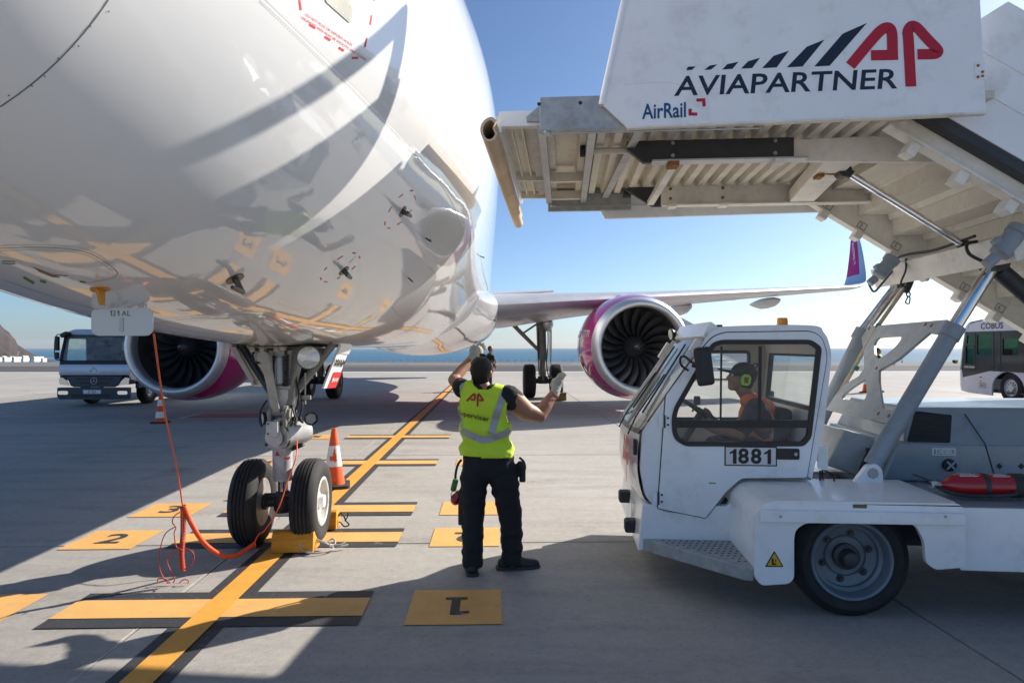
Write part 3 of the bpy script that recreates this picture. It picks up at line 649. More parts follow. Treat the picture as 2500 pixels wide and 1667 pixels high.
# engines
FANB = None
def engine(sx):
    e0 = Vector((sx * 5.72, 10.35, 1.76))                           # centre of the inlet lip
    prof = [(1.035, .42), (1.005, .22), (1.012, .09), (1.055, .015), (1.095, 0), (1.15, .03), (1.205, .12), (1.25, .26)]
    b = MB(); b.lathe(prof, e0, (0, 1, 0), 96); b.f = b.f[:-2]; b.m = b.m[:-2]
    nac = MB(); nac.lathe([(1.2505, .26), (1.315, .50), (1.37, .90), (1.39, 1.4), (1.36, 2.0), (1.25, 2.7), (1.08, 3.3), (1.03, 3.3), (1.0, 2.6)], e0, (0, 1, 0), 96); nac.f = nac.f[:-2]; nac.m = nac.m[:-2]
    eng = nac.build('engine', 'magenta', plane, smooth=60)
    b.build('inlet_lip', 'lip', eng, smooth=60)
    d = MB(); d.lathe([(1.036, .42), (1.05, .75), (1.05, 1.15), (.4, 1.45), (0, 1.45)], e0, (0, 1, 0), 72); d.f = d.f[:-1]; d.m = d.m[:-1]; d.build('inlet_duct', 'duct', eng, smooth=40)
    d = MB(); d.lathe([(0, .45), (.03, .455), (.10, .52), (.2, .68), (.28, .86), (.30, 1.0), (.30, 1.25)], e0, (0, 1, 0), 40); sp = d.build('spinner', 'fan', eng, smooth=60)
    d = MB(); vs = []
    for k in range(12):
        t = k / 11; a = 2.2 + t * 1.5; r = .03 + .085 * t; w = .028 * math.sin(math.pi * min(1, t * .9 + .12)); yy = .455 + .0 + (r / .1) ** 1.4 * .065
        for e in (-w, w): rr = r + e * .5; vs.append(e0 + Vector((math.cos(a + e * 6) * rr * 1.0, yy - .012, math.sin(a + e * 6) * rr)))
    d.add(vs, [(2 * k, 2 * k + 1, 2 * k + 3, 2 * k + 2) for k in range(11)]); d.build('spinner_swirl', 'white_mark', sp)
    global FANB
    for k in range(20):
        if FANB is None:
            m = MB(); rg = []
            for i in range(9):
                t = i / 8; r = .28 + .755 * t; tw = R(28 + 34 * t); ch = .19 + .13 * math.sin(math.pi * min(1, t * .8 + .1)); sw = -.06 * math.sin(math.pi * t) + .09 * t * t
                ring = []
                for fx, fz in [(0, 0), (.25, .03), (.5, .035), (.75, .03), (1, 0), (.75, .015), (.5, .016), (.25, .012)]:
                    c_ = (fx - .5) * ch; h_ = fz * ch * 1.1 + .035 * math.sin(math.pi * fx) * ch * 3 * .4
                    ring.append((sw + c_ * math.sin(tw) + h_ * math.cos(tw), c_ * math.cos(tw) - h_ * math.sin(tw), r))
                rg.append(ring)
            m.loft(rg); o = m.build('fan_blade', 'fan', eng, smooth=50); FANB = o.data
        else: o = link('fan_blade', FANB, eng)
        o.location = e0 + Vector((0, .98, 0)); o.rotation_euler = (0, 2 * math.pi * (k + .3) / 20, 0)
    m = MB(); m.prism([(0, .05), (1.6, .30), (3.2, .42), (3.6, .30), (1.9, -.05)], [], e0 + Vector((0, .9, 1.18)), (0, 1, 0), (0, 0, 1), (.22, 0, 0), True); m.build('pylon', 'wing_grey', eng, bevel=.05)
    # lettering round the side of the cowl
    for sd in (-1, 1):
        def fn(x, y, sd=sd):
            ph = .28 + y / 1.38; yy = 1.45 + sd * x; NP_ = [(.26, 1.2505), (.50, 1.315), (.90, 1.37), (1.4, 1.39), (2.0, 1.36), (2.7, 1.25), (3.3, 1.08)]; rr = 1.2505
            for (ya, ra), (yb_, rb_) in zip(NP_, NP_[1:]):
                if ya <= yy <= yb_: rr = ra + (rb_ - ra) * (yy - ya) / (yb_ - ya) + .006
            return e0 + Vector((sd * rr * math.cos(ph), yy, rr * math.sin(ph)))
        text('cowl_lettering', 'wizzair.com', .42, (0, 0, 0), (1, 0, 0), (0, 1, 0), 'white_mark', eng, fn=fn)
    return eng
engine(1); engine(-1)

# wheels
def tyre_prof(Rt, w, rr, grooves):
    h = w / 2; top = [(Rt - .030 * Rt / .38, -h * .72), (Rt - .008, -h * .5)]
    p = [(rr, -h * .78), (rr + .02, -h * .9), (rr + (Rt - rr) * .45, -h), (rr + (Rt - rr) * .72, -h * .95), (Rt - .03, -h * .80), (Rt - .010, -h * .62)]
    gx = [(-.42 + .84 * i / (grooves - 1)) for i in range(grooves)]
    for g in gx:
        r_ = Rt - .004 * abs(g) * 2; p += [(r_, h * (g - .07)), (r_ - .010, h * (g - .05)), (r_ - .010, h * (g + .05)), (r_, h * (g + .07))]
    p += [(r, -y) for r, y in p[:6][::-1]]; return p
def wheel(parent, c, Rt, w, rr, out, rimmat, grooves=4, hub=.05):
    b = MB(); b.lathe(tyre_prof(Rt, w, rr, grooves), c, (1, 0, 0), 56); b.f = b.f[:-2]; b.m = b.m[:-2]
    t = b.build('tyre', 'tyre', parent, smooth=35)
    h = w / 2 * out; b = MB()
    b.lathe([(rr + .004, -h * .8), (rr - .004, h * .80), (rr + .012, h * .90), (rr - .002, h * .96), (rr - .016, h * .90), (rr - .022, h * .55), (rr - .05, h * .25), (rr * .62, h * .12), (rr * .45, h * .2), (rr * .42, h * .55), (rr * .28, h * .66), (0, h * .66)], c, (1, 0, 0), 48)
    b.build('wheel_rim', rimmat, parent, smooth=35)
    b = MB()
    for k in range(9):
        a = 2 * math.pi * k / 9; b.cyl(Vector(c) + Vector((h * .1, math.cos(a) * rr * .7, math.sin(a) * rr * .7)), Vector(c) + Vector((h * .3, math.cos(a) * rr * .7, math.sin(a) * rr * .7)), .014, 8)
    b.build('wheel_bolts', 'steel', parent)

# nose gear
g = MB(); g.lathe([(.12, 1.72), (.115, 1.30), (.10, 1.22), (.098, 1.06), (.115, 1.05), (.118, .94), (.105, .93), (.087, .90), (.083, .60), (.090, .595), (.090, .565)][::-1], (0, 0, 0), (0, 0, 1), 40)
ng = g.build('nose_landing_gear', 'gear_white', plane, smooth=35)
def gpart(name, m, bev=0, sm=35):
    def go(b): return b.build(name, m, ng, smooth=sm, bevel=bev)
    return go
b = MB(); b.cyl((0, 0, .30), (0, 0, .60), .048, 24); b.build('piston', 'chrome', ng, smooth=40)
b = MB(); b.cyl((-.2, 0, .375), (.2, 0, .375), .048, 20); b.lathe([(.06, .28), (.075, .31), (.075, .44), (.055, .47)], (0, 0, 0), (0, 0, 1), 20); b.cyl((-.14, -.05, .44), (.12, -.05, .44), .022, 12); b.cyl((0, -.06, .29), (0, -.02, .36), .03, 12, .05); b.cyl((-.2, 0, .375), (-.13, 0, .375), .07, 20); b.cyl((.13, 0, .375), (.2, 0, .375), .07, 20)
b.build('axle', 'steel_dark', ng, smooth=40)
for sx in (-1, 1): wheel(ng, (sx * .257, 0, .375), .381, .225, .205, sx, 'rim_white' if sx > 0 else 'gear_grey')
b = MB(); b.cyl((.257 + .06, 0, .375), (.257 + .115, 0, .375), .062, 24, .055); b.build('hub_cap', 'white_mark', ng, smooth=40)
# steering collar and actuator barrel
b = MB(); b.lathe([(.10, .93), (.135, .935), (.14, .96), (.14, 1.06), (.125, 1.075), (.10, 1.08)], (0, 0, 0), (0, 0, 1), 36); b.cyl((-.02, -.19, .965), (.0, -.05, .99), .078, 28); b.cyl((.03, -.14, .97), (.17, .03, .99), .10, 28); b.cyl((.14, -.02, .99), (.20, .06, .99), .085, 24); b.lathe([(.118, .86), (.122, .87), (.122, .91), (.10, .935)], (0, 0, 0), (0, 0, 1), 32)
b.build('steering_actuator', 'gear_white', ng, smooth=35)
b = MB(); b.lathe([(.098, 0), (.106, 0), (.106, .018), (.098, .018)], (.03, -.13, .97), (.14, .17, .02), 28, closed=True); b.lathe([(.074, 0), (.080, 0), (.080, .010), (.074, .010)], (-.018, -.17, .967), (.02, .14, .025), 28, closed=True); b.cyl((-.1, -.13, .9), (-.1, -.105, .9), .016, 12); b.build('actuator_ring', 'steel_dark', ng, smooth=30)
# upper leg: tapered web between the V struts
zt = 1.80
b = MB(); b.loft([[(-.20, -.06, zt), (.20, -.06, zt), (.20, .10, zt), (-.20, .10, zt)], [(-.115, -.085, 1.42), (.115, -.085, 1.42), (.115, .09, 1.42), (-.115, .09, 1.42)], [(-.10, -.09, 1.20), (.10, -.09, 1.20), (.10, .09, 1.20), (-.10, .09, 1.20)], [(-.085, -.08, 1.06), (.085, -.08, 1.06), (.085, .08, 1.06), (-.085, .08, 1.06)]]); b.build('upper_leg', 'gear_grey', ng, bevel=.02, smooth=35)
for sx in (-1, 1):
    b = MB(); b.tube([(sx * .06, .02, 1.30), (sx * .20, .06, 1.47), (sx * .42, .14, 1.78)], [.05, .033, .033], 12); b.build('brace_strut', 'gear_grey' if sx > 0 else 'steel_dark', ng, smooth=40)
b = MB(); b.loft([[(-.095 + dx, -.20 + dy, 1.68) for dx, dy in ((-.045, -.02), (.045, -.02), (.045, .02), (-.045, .02))], [(-.05 + dx, -.18 + dy, 1.45) for dx, dy in ((-.036, -.02), (.036, -.02), (.036, .02), (-.036, .02))], [(-.01 + dx, -.13 + dy, 1.16) for dx, dy in ((-.036, -.02), (.036, -.02), (.036, .02), (-.036, .02))]])
b.cyl((-.095, -.235, 1.665), (-.095, -.165, 1.665), .052, 24); b.build('drag_arm', 'gear_beige', ng, bevel=.006, smooth=35)
b = MB()
for dx in (-.075, .055): b.prism(rpoly([(-.05, -.09), (.05, -.09), (.065, .07), (0, .12), (-.065, .07)], .03), [], (dx, -.13, 1.13), (0, 1, 0), (0, 0, 1), (.03, 0, 0))
b.cyl((-.09, -.13, 1.17), (.1, -.13, 1.17), .028, 16); b.cyl((.085, -.13, 1.17), (.11, -.13, 1.17), .045, 20); b.build('lug', 'gear_grey', ng, smooth=35)
b = MB()
for dx in (-.20, -.12, .0): b.prism(rpoly([(-.05, -.09), (.05, -.09), (.06, .1), (-.06, .1)], .02), [], (dx, -.2, 1.80), (0, 1, 0), (0, 0, 1), (.035, 0, 0))
b.cyl((-.22, -.2, 1.78), (.07, -.2, 1.78), .038, 20); b.cyl((.04, -.2, 1.78), (.085, -.2, 1.78), .06, 20); b.build('trunnion', 'gear_beige', ng, smooth=35, bevel=.004)
b = MB()
b.tube([(.065 + .026 * math.cos(k * .9), -.12 + .026 * math.sin(k * .9), 1.40 + .0028 * k) for k in range(100)], .0075, 6); b.tube([(-.03 + .014 * math.cos(k * .9), -.13 + .014 * math.sin(k * .9), 1.46 + .0024 * k) for k in range(90)], .006, 6)
b.cyl((.065, -.12, 1.68), (.065, -.12, 1.8), .012, 10); b.build('return_spring', 'steel_dark', ng, smooth=60)
b = MB(); b.cyl((0.01, -.115, 1.44), (0.01, -.115, 1.66), .045, 16); b.cyl((-.04, -.12, 1.4), (.1, -.12, 1.4), .022, 12); b.build('damper', 'steel', ng, smooth=40)
# lights
def lamp(c, d, r, depth, name, body, cells=0, glassy=True):
    d = Vector(d).normalized(); c = Vector(c); b = MB(); b.lathe([(0, -depth), (r * .5, -depth * .95), (r * .9, -depth * .35), (r * 1.06, -.01), (r * 1.06, .012), (r * .97, .012), (r * .95, -.004), (0, -.004 if cells else -depth * .5)], c, d, 32)
    o = b.build(name, body, ng, smooth=35)
    b = MB()
    if cells:
        x = d.orthogonal().normalized(); y = d.cross(x); s = r / cells
        for i in range(-cells, cells + 1):
            for j in range(-cells, cells + 1):
                q = x * (i + .5 * (j % 2)) * s * 1.02 * 1.0 + y * j * s * .88
                if q.length < r * .88: b.lathe([(0, .006), (s * .3, .004), (s * .42, 0)], c + q + d * .0, d, 8)
        b.build('lamp_cells', 'glass_dirty', o, smooth=60)
    else:
        b.lathe([(0, -depth * .55), (r * .4, -depth * .45), (r * .75, -depth * .2), (r * .95, .0)], c, d, 32); b.build('reflector', 'reflector', o, smooth=60)
        b = MB(); b.lathe([(0, .022), (r * .5, .018), (r * .95, .004)], c, d, 32); b.build('lens', 'lamp_glass', o, smooth=60)
    return o
lamp(AL(709, 821, 5.72), (.15, -1, -.03), .098, .10, 'taxi_light', 'bronze')
lamp(AL(596, 818, 5.75), (-.05, -1, -.02), .062, .08, 'landing_light', 'steel_dark', 4)
lamp(AL(714, 961, 5.85), (.55, -1, 0), .056, .10, 'turnoff_light', 'plastic_black', 5); lamp(AL(603, 961, 5.85), (-1.2, -1, 0), .056, .10, 'turnoff_light', 'plastic_black', 5)
for q_ in ((AL(620, 961, 5.9), AL(640, 961, 5.95), .05), (AL(690, 961, 5.9), AL(672, 961, 5.95), .04), (AL(615, 940, 5.9), AL(632, 930, 5.92), .03)): b = MB(); b.beam(*q_); b.build('lamp_bracket', 'steel_dark', ng)
c = AL(627, 984, 5.75); b = MB(); b.box(c, (.10, .07, .13), ch=.008); o = b.build('junction_box', 'gear_white', ng)
b = MB(); b.lathe([(0, .006), (.009, .006), (.009, 0)], c + Vector((-.03, -.035, .045)), (0, -1, 0), 12); b.lathe([(0, .006), (.009, .006), (.009, 0)], c + Vector((-.03, -.035, -.04)), (0, -1, 0), 12); b.build('button', 'bronze', o)
# hoses
b = MB()
for pts in ([(.12, -.02, 1.5), (.16, -.05, 1.3), (.13, -.08, 1.16), (.15, -.1, 1.02)], [(-.12, -.05, 1.28), (-.17, -.08, 1.18), (-.15, -.1, 1.05)], [(.10, -.08, 1.24), (.14, -.12, 1.14), (.10, -.13, 1.05)], [(.15, 0, 1.34), (.19, -.05, 1.24), (.17, -.07, 1.12), (.2, -.06, 1.08)]): b.tube(cr(pts, 6), .0085, 8)
b.build('hydraulic_hose', 'plastic_black', ng, smooth=60)
b = MB(); b.tube(cr([(.13, -.06, 1.22), (.15, -.09, 1.12), (.13, -.10, 1.0)], 5), .006, 8); b.tube(cr([(-.04, -.16, 1.10), (.02, -.17, 1.12), (.08, -.14, 1.13)], 5), .012, 8); b.tube([(.2, 0, 1.52), (.2, 0, 1.24)], .008, 8); b.box((.19, -.0, 1.30), (.12, .02, .035)); b.build('pipe', 'gear_beige', ng, smooth=40)
# placards on the leg
b = MB(); b.prism([(-.022, -.02), (.022, -.02), (0, .024)], [], (-.02, -.0865, .815), (1, 0, 0), (0, 0, 1), (0, -.001, 0)); b.build('warning_triangle', 'red_mark', ng)
b = MB(); b.box((.06, -.062, .77), (.05, .003, .018), Matrix.Rotation(R(42), 3, 'Z')); b.build('warning_label', 'red_mark', ng)
b = MB(); b.prism([(0, 0), (.10, .04), (.09, .06), (-.02, .06)], [], (.10, -.06, .83), (1, 0, 0), (0, 0, 1), (0, .06, 0)); b.build('tow_lever', 'plastic_black', ng)
# gear doors
def door(px, name, m, Y0, Y1, th, bev=.006):
    nb, nt_, fb, ft = AL(*px[0], Y0), AL(*px[1], Y0), AL(*px[2], Y1), AL(*px[3], Y1)
    n = (nt_ - nb).cross(fb - nb).normalized() * th; b = MB(); v = [nb, nt_, ft, fb]; b.add(v + [p + n for p in v], [(0, 1, 2, 3), (7, 6, 5, 4), (0, 4, 5, 1), (1, 5, 6, 2), (2, 6, 7, 3), (3, 7, 4, 0)])
    return b.build(name, m, ng, bevel=bev), (nb, nt_, fb, ft, n)
o, q = door([(738, 891), (779, 787), (766, 889), (803, 789)], 'gear_door', 'white_mark', 6.05, 6.30, -.02)
nb, nt_, fb, ft, n = q; nn = -n.normalized() if (-n).dot(camL - nb) > 0 else n.normalized()
e1 = (fb - nb); e2 = (nt_ - nb)
dl_ = .02 if n.dot(nn) > 0 else 0.0
def on_door(u, v, lift=.004, nb=nb, e1=e1, e2=e2, nn=nn, dl_=dl_): return nb + e1 * u + e2 * v + nn * (lift + dl_)
for nm, m, u0, u1, v0, v1 in (('door_red_panel', 'red_mark', .30, .99, .01, .37), ('door_grey_panel', 'fus_grey', .01, .99, .78, .99)):
    b = MB(); b.add([on_door(u0, v0), on_door(u1, v0), on_door(u1, v1), on_door(u0, v1)], [(0, 1, 2, 3)]); b.build(nm, m, o)
text('door_lettering', 'WAM', 1.0, (0, 0, 0), (1, 0, 0), (0, 1, 0), 'black', o, bold=.03, fn=lambda x, y: on_door(.5 + x * .36, .57 + y * .24, .006))
text('door_lettering', '9H\u00b7W', 1.0, (0, 0, 0), (1, 0, 0), (0, 1, 0), 'white_mark', o, bold=.03, fn=lambda x, y: on_door(.64 + x * .2, .19 + y * .13, .007))
o2, q2 = door([(580, 888), (521, 787), (622, 887), (580, 788)], 'gear_door', 'gear_beige', 6.0, 6.35, -.03)
nb, nt_, fb, ft, n = q2
b = MB(); b.beam(nb.lerp(nt_, .15) + Vector((.05, -.02, 0)), nb.lerp(nt_, .9) + Vector((.05, -.02, 0)), .03); b.beam(nb.lerp(fb, .05) + Vector((.02, 0, .04)), nb.lerp(fb, .95) + Vector((.02, 0, .04)), .04); b.beam(nt_.lerp(ft, .45) + Vector((.02, 0, 0)), nt_.lerp(ft, .45) + Vector((.06, 0, -.16)), .045, .03); b.build('door_rib', 'gear_beige', o2, bevel=.004)
b = MB(); b.sheet([(-.33, -.32), (.33, -.32), (.33, 1.15), (-.33, 1.15)], (0, 0, CL - 2.058 + .0), (1, 0, 0), (0, 1, 0)); b.build('dark_bay_sheet', 'steel_dark', ng)  # flat dark sheet standing in for the shaded bay opening, no recess built

# main gears
for sx in (1, -1):
    X, Y = sx * 3.8, 16.93
    b = MB(); b.tube([(X, Y, .58), (X, Y, 1.3), (X - sx * .02, Y, 1.32), (X - sx * .08, Y, 3.0)], [.11, .11, .16, .17], 24); mg = b.build('main_landing_gear', 'gear_grey', plane, smooth=35)
    b = MB(); b.cyl((X - .42, Y, .585), (X + .42, Y, .585), .09, 16); b.box((X, Y, .62), (.34, .3, .26), ch=.04); b.build('axle', 'steel_dark', mg, smooth=35)
    for s in (-1, 1): wheel(mg, (X + s * .465, Y, .585), .585, .42, .27, s, 'gear_grey', 5)
    b = MB(); b.tube([(X - sx * .05, Y, 1.55), (X - sx * .75, Y + .05, 2.25), (X - sx * 1.25, Y + .05, 2.75)], [.06, .075, .065], 14); b.tube([(X - sx * .72, Y + .04, 2.2), (X - sx * .1, Y, 2.62)], .035, 10); b.tube([(X - sx * .72, Y + .1, 2.2), (X - sx * 1.05, Y, 2.72)], .03, 10); b.build('side_brace', 'gear_grey', mg, smooth=40)
    b = MB(); b.prism([(0, 1.15), (.55, 1.5), (.62, 2.9), (-.1, 2.9), (-.1, 1.6)], [], (X + sx * .24, Y - .25, 0), (0, 1, 0), (0, 0, 1), (.04, 0, 0)); b.build('gear_door', 'wing_grey', mg, bevel=.01)
    b = MB(); b.beam((X, Y - .14, 1.25), (X, Y - .4, .95), .06); b.beam((X, Y - .4, .95), (X, Y - .12, .62), .06); b.build('torque_link', 'gear_grey', mg, bevel=.01)
    b = MB()
    for pts in ([(X + .15, Y - .1, 2.9), (X + .17, Y - .14, 1.9), (X + .12, Y - .15, 1.2), (X + .2, Y - .1, .7)], [(X - .15, Y - .1, 2.6), (X - .17, Y - .16, 1.7), (X - .14, Y - .16, .8)]): b.tube(cr(pts, 6), .018, 8)
    b.build('hydraulic_hose', 'black', mg, smooth=60)
# ------------------------------------------------------------------ the boarding stairs on its self-propelled chassis (local: x rearwards, y to the far side, z up)
SO = Vector((0, 4.39, 0)); SR = R(-4.5)
stairs = thing('boarding_stairs', 'white self-propelled boarding stairs numbered 1881 docked at the airliner', 'boarding stairs', SO, SR)
SMx = Matrix.Translation(SO) @ Matrix.Rotation(SR, 4, 'Z'); SI = SMx.inverted(); camS = SI @ Vector((0, 0, H))
def VL(x, y, b):                               # point of the photo's ray on the lengthwise plane y_local = b
    d = SI @ at(x, y, 1) - camS; t = (b - camS.y) / d.y; return camS + d * t
def VZ(x, y, z):
    d = SI @ at(x, y, 1) - camS; t = (z - camS.z) / d.z; return camS + d * t
def az(pts, b): return [(VL(x, y, b).x, VL(x, y, b).z) for x, y in pts]
def side(name, m, pts, b, th, holes=(), parent=None, bev=.004, rad=0, smooth=30, sm=None):
    q = az(pts, b); q = rpoly(q, rad) if rad else q
    hs = [h if isinstance(h[0], tuple) and len(h) > 20 else az(h, b) for h in holes]
    k = MB(); k.prism(q, hs, (0, b, 0), (1, 0, 0), (0, 0, 1), (0, th, 0)); return k.build(name, m, parent or stairs, bevel=bev, smooth=smooth)
def strokes(O, U, V, segs, w, m, parent, name, N=None):
    """flat painted strokes: list of polylines"""
    O, U, V = Vector(O), Vector(U), Vector(V); N = U.cross(V).normalized(); k = MB(); lay = 0
    for pl in segs:
        P = [Vector(p) for p in pl]; L = []; Rr = []
        for i, p in enumerate(P):
            t1 = (p - P[i - 1]).normalized() if i else (P[1] - p).normalized(); t2 = (P[i + 1] - p).normalized() if i < len(P) - 1 else t1
            n1 = Vector((-t1.y, t1.x)); n2 = Vector((-t2.y, t2.x)); n = (n1 + n2); n.normalize(); c = max(.35, n.dot(n1)); L.append(p + n * w / 2 / c); Rr.append(p - n * w / 2 / c)
        z = .0015 + lay * .0004; lay += 1
        vs = [O + U * q.x + V * q.y + N * z for ab in zip(L, Rr) for q in ab]; k.add(vs, [(2 * i, 2 * i + 1, 2 * i + 3, 2 * i + 2) for i in range(len(P) - 1)])
    return k.build(name, m, parent)
AP_A = [cr([(-190, -44), (-100, 62), (-52, 112), (-22, 122), (-8, 100), (-7, 40)], 4) + [(-7, 0), (-100, 0)]]
AP_P = [cr([(66, -142), (62, 60), (60, 100), (76, 125), (100, 118), (140, 70), (180, 24), (184, 9), (172, 1), (150, 0), (98, 0)], 4)]
def ap_logo(O, U, V, s, m, parent, name='ap_logo'):
    sc = lambda L: [[(x * s, y * s) for x, y in l] for l in L]
    strokes(O, U, V, sc(AP_A), 46 * s, m, parent, name); strokes(O, U, V, sc(AP_P), 46 * s, m, parent, name)

# ---- chassis
PB = .62                                                            # plane of the cab and chassis side
k = MB(); A = [VL(1476, 1158, PB), VL(1463, 1268, PB), VL(1700, 1240, PB)]
a0, a1 = A[0].x, 8.3; zt, zb = A[0].z, .24
k.prism([(a0, zt), (a0 - .035, zb), (a0 + .8, .34), (2.0, .34), (2.0, .74), (a0 + .72, .74), (a0 + .62, zt)], [], (0, PB, 0), (1, 0, 0), (0, 0, 1), (0, 1.5, 0)); chassis = k.build('chassis', 'gse_white', stairs, bevel=.012)
k = MB(); k.box(((1.7 + a1) / 2, 1.33, .535), (a1 - 1.7, 1.62, .36)); k.build('chassis_frame', 'steel_dark', stairs)
for px, py, bb in ((1409, 1138, 1.5), (1441, 1205, .95)):
    z_ = VL(px, py, bb).z; k = MB(); k.box((a0 - .055, bb, z_), (.10, .12, .10), ch=.018); k.build('bumper_block', 'rubber', stairs)
k = MB(); k.prism(rrect(0, 0, .10, .13, .02), [], (a0 - .03, 1.1, .36), (0, 1, 0), (0, 0, 1), (-.006, 0, 0)); k.build('towing_plate', 'gse_white', stairs)
# step plate in front of the fender
aF = VL(1733, 1310, 0).x
k = MB(); k.prism([(a0 + .0, PB), (aF + .02, PB), (aF + .0, .02), (aF - .05, .02)], [], (0, 0, .245), (1, 0, 0), (0, 1, 0), (0, 0, .09)); step = k.build('step_plate', 'galv', stairs, bevel=.006)
dots = MB()
for i in range(16):
    for j in range(9):
        x = a0 + .10 + i * .043 + (j % 2) * .02; y = PB - .045 - j * .055
        lo = PB - (x - a0) / (aF - a0) * (PB - .02)
        if y > lo + .05 and x < aF - .02: dots.lathe([(0, .003), (.008, .002), (.010, 0)], (x, y, .3355), (0, 0, 1), 8)
o = dots.build('anti_slip_studs', 'steel_dark', step); o['kind'] = 'stuff'
# fender over the front wheel
FO = [(1733, 1300), (1733, 1183), (1752, 1159), (1778, 1149), (2200, 1155), (2216, 1168), (2220, 1302), (2149, 1308), (2127, 1292), (2123, 1244), (2105, 1208), (2085, 1201), (1850, 1201), (1828, 1216), (1824, 1235), (1824, 1328), (1812, 1340), (1749, 1344), (1733, 1326)]
fen = side('wheel_fender', 'gse_white', FO, 0, .035, bev=.006, rad=.028)
q = az([(1733, 1326), (1733, 1183), (1752, 1159), (1778, 1149), (2200, 1155)], 0); q = q[:1] + cr(q[1:4], 4) + [q[4]]
k = MB(); lo = []
for dy in (.034, PB + .12): lo.append([(x, dy, z) for x, z in q] + [(x + (.02 if i < 2 else .012), dy, z - (.0 if i < 1 else .02)) for i, (x, z) in list(enumerate(q))[::-1]])
k.loft(lo); k.build('fender_top', 'gse_white', stairs, smooth=35)
q = az([(1745, 1169), (2212, 1177), (2212, 1204), (1745, 1196)], 0); k = MB(); k.prism(q, [], (0, 0.001, 0), (1, 0, 0), (0, 0, 1), (0, -.035, 0)); rail = k.build('bumper_rail', 'gse_white', stairs, bevel=.006)
for px in (1793, 2172):
    c = VL(px, 1186, -.034); k = MB(); k.lathe([(0, .004), (.008, .004), (.010, 0)], c, (0, -1, 0), 12); k.build('rail_bolt', 'steel', rail)
tri = [(1757, 1301), (1800, 1301), (1778.5, 1264)]
k = MB(); k.prism(rpoly(az(tri, -.001), .008), [], (0, -.001, 0), (1, 0, 0), (0, 0, 1), (0, -.001, 0)); sg = k.build('warning_sign', 'black', stairs)
c = VL(1778.5, 1290, 0); k = MB(); k.prism([(-.046, -.022), (.046, -.022), (0, .058)], [], (c.x, -.0035, c.z), (1, 0, 0), (0, 0, 1), (0, -.001, 0)); k.build('warning_field', 'sign_yellow', sg)
k = MB(); k.prism([(-.018, -.016), (.012, -.016), (.010, -.008), (-.006, -.004), (-.006, .024), (-.018, .024)], [], (c.x, -.0055, c.z), (1, 0, 0), (0, 0, 1), (0, -.001, 0)); k.prism([(.004, .0), (.009, .0), (.009, .022), (.004, .022)], [], (c.x, -.0055, c.z), (1, 0, 0), (0, 0, 1), (0, -.001, 0)); k.build('warning_pictogram', 'black', sg)
c = VL(1975, 1162, -.001); k = MB(); k.box(c, (.085, .002, .024)); k.build('type_label', 'bronze', stairs)
# front wheel
wc = VL(1957, 1290, .10); wc = Vector((wc.x, .20, .368))
def road_wheel(c, Rt, w, rr, parent, rim='rim_grey'):
    b = MB(); h = w / 2
    b.lathe([(rr, -h * .75), (rr + .03, -h * .95), (rr + (Rt - rr) * .55, -h), (Rt - .03, -h * .86), (Rt, -h * .6), (Rt, -h * .3), (Rt - .008, -h * .27), (Rt - .008, -h * .2), (Rt, -h * .17), (Rt, h * .17), (Rt - .008, h * .2), (Rt - .008, h * .27), (Rt, h * .3), (Rt, h * .6), (Rt - .03, h * .86), (rr + (Rt - rr) * .55, h), (rr + .03, h * .95), (rr, h * .75)], c, (0, 1, 0), 64); b.f = b.f[:-2]; b.m = b.m[:-2]
    t = b.build('tyre', 'tyre', parent, smooth=35)
    b = MB(); b.lathe([(rr - .02, h * .8), (rr + .012, -h * .86), (rr + .004, -h * .95), (rr - .01, -h * .9), (rr - .022, -h * .7), (rr - .03, -h * .35), (rr - .05, -h * .25), (rr - .052, h * .0), (rr - .07, h * .05), (rr * .55, h * .1), (rr * .52, h * .0), (rr * .5, h * .1), (0, h * .1)], c, (0, 1, 0), 64); rm = b.build('wheel_rim', rim, parent, smooth=35)
    for i in range(6):
        a = 2 * math.pi * (i + .3) / 6; p = Vector(c) + Vector((math.cos(a) * rr * .62, h * .05, math.sin(a) * rr * .62)); b = MB(); b.lathe([(0, .016), (.012, .016), (.014, 0)], p, (0, -1, 0), 6); b.lathe([(0, .003), (.024, .002), (.026, 0)], p, (0, -1, 0), 16); b.build('wheel_nut', 'steel_dark', rm, smooth=30)
    b = MB(); b.lathe([(.085, 0), (.085, .035), (.06, .045), (.045, .10), (.035, .105), (0, .105)], Vector(c) + Vector((0, h * .1, 0)), (0, -1, 0), 28); b.build('wheel_hub', 'steel_dark', rm, smooth=35)
road_wheel(wc, .368, .24, .25, stairs); road_wheel((wc.x, 2.46, .368), .368, .24, .25, stairs); road_wheel((6.6, .22, .368), .368, .24, .25, stairs); road_wheel((6.6, 2.44, .368), .368, .24, .25, stairs)
k = MB(); k.cyl((wc.x, .2, .388), (wc.x, 2.46, .388), .06, 16); k.box((wc.x + .5, .9, .45), (.3, .5, .25)); k.build('axle', 'steel_dark', stairs)
k = MB(); k.lathe([(.10, 0), (.115, .02), (.10, .04)], (wc.x - .47, .35, .2), (0, 0, 1), 24); k.build('hose_ring', 'rust', stairs, smooth=40)
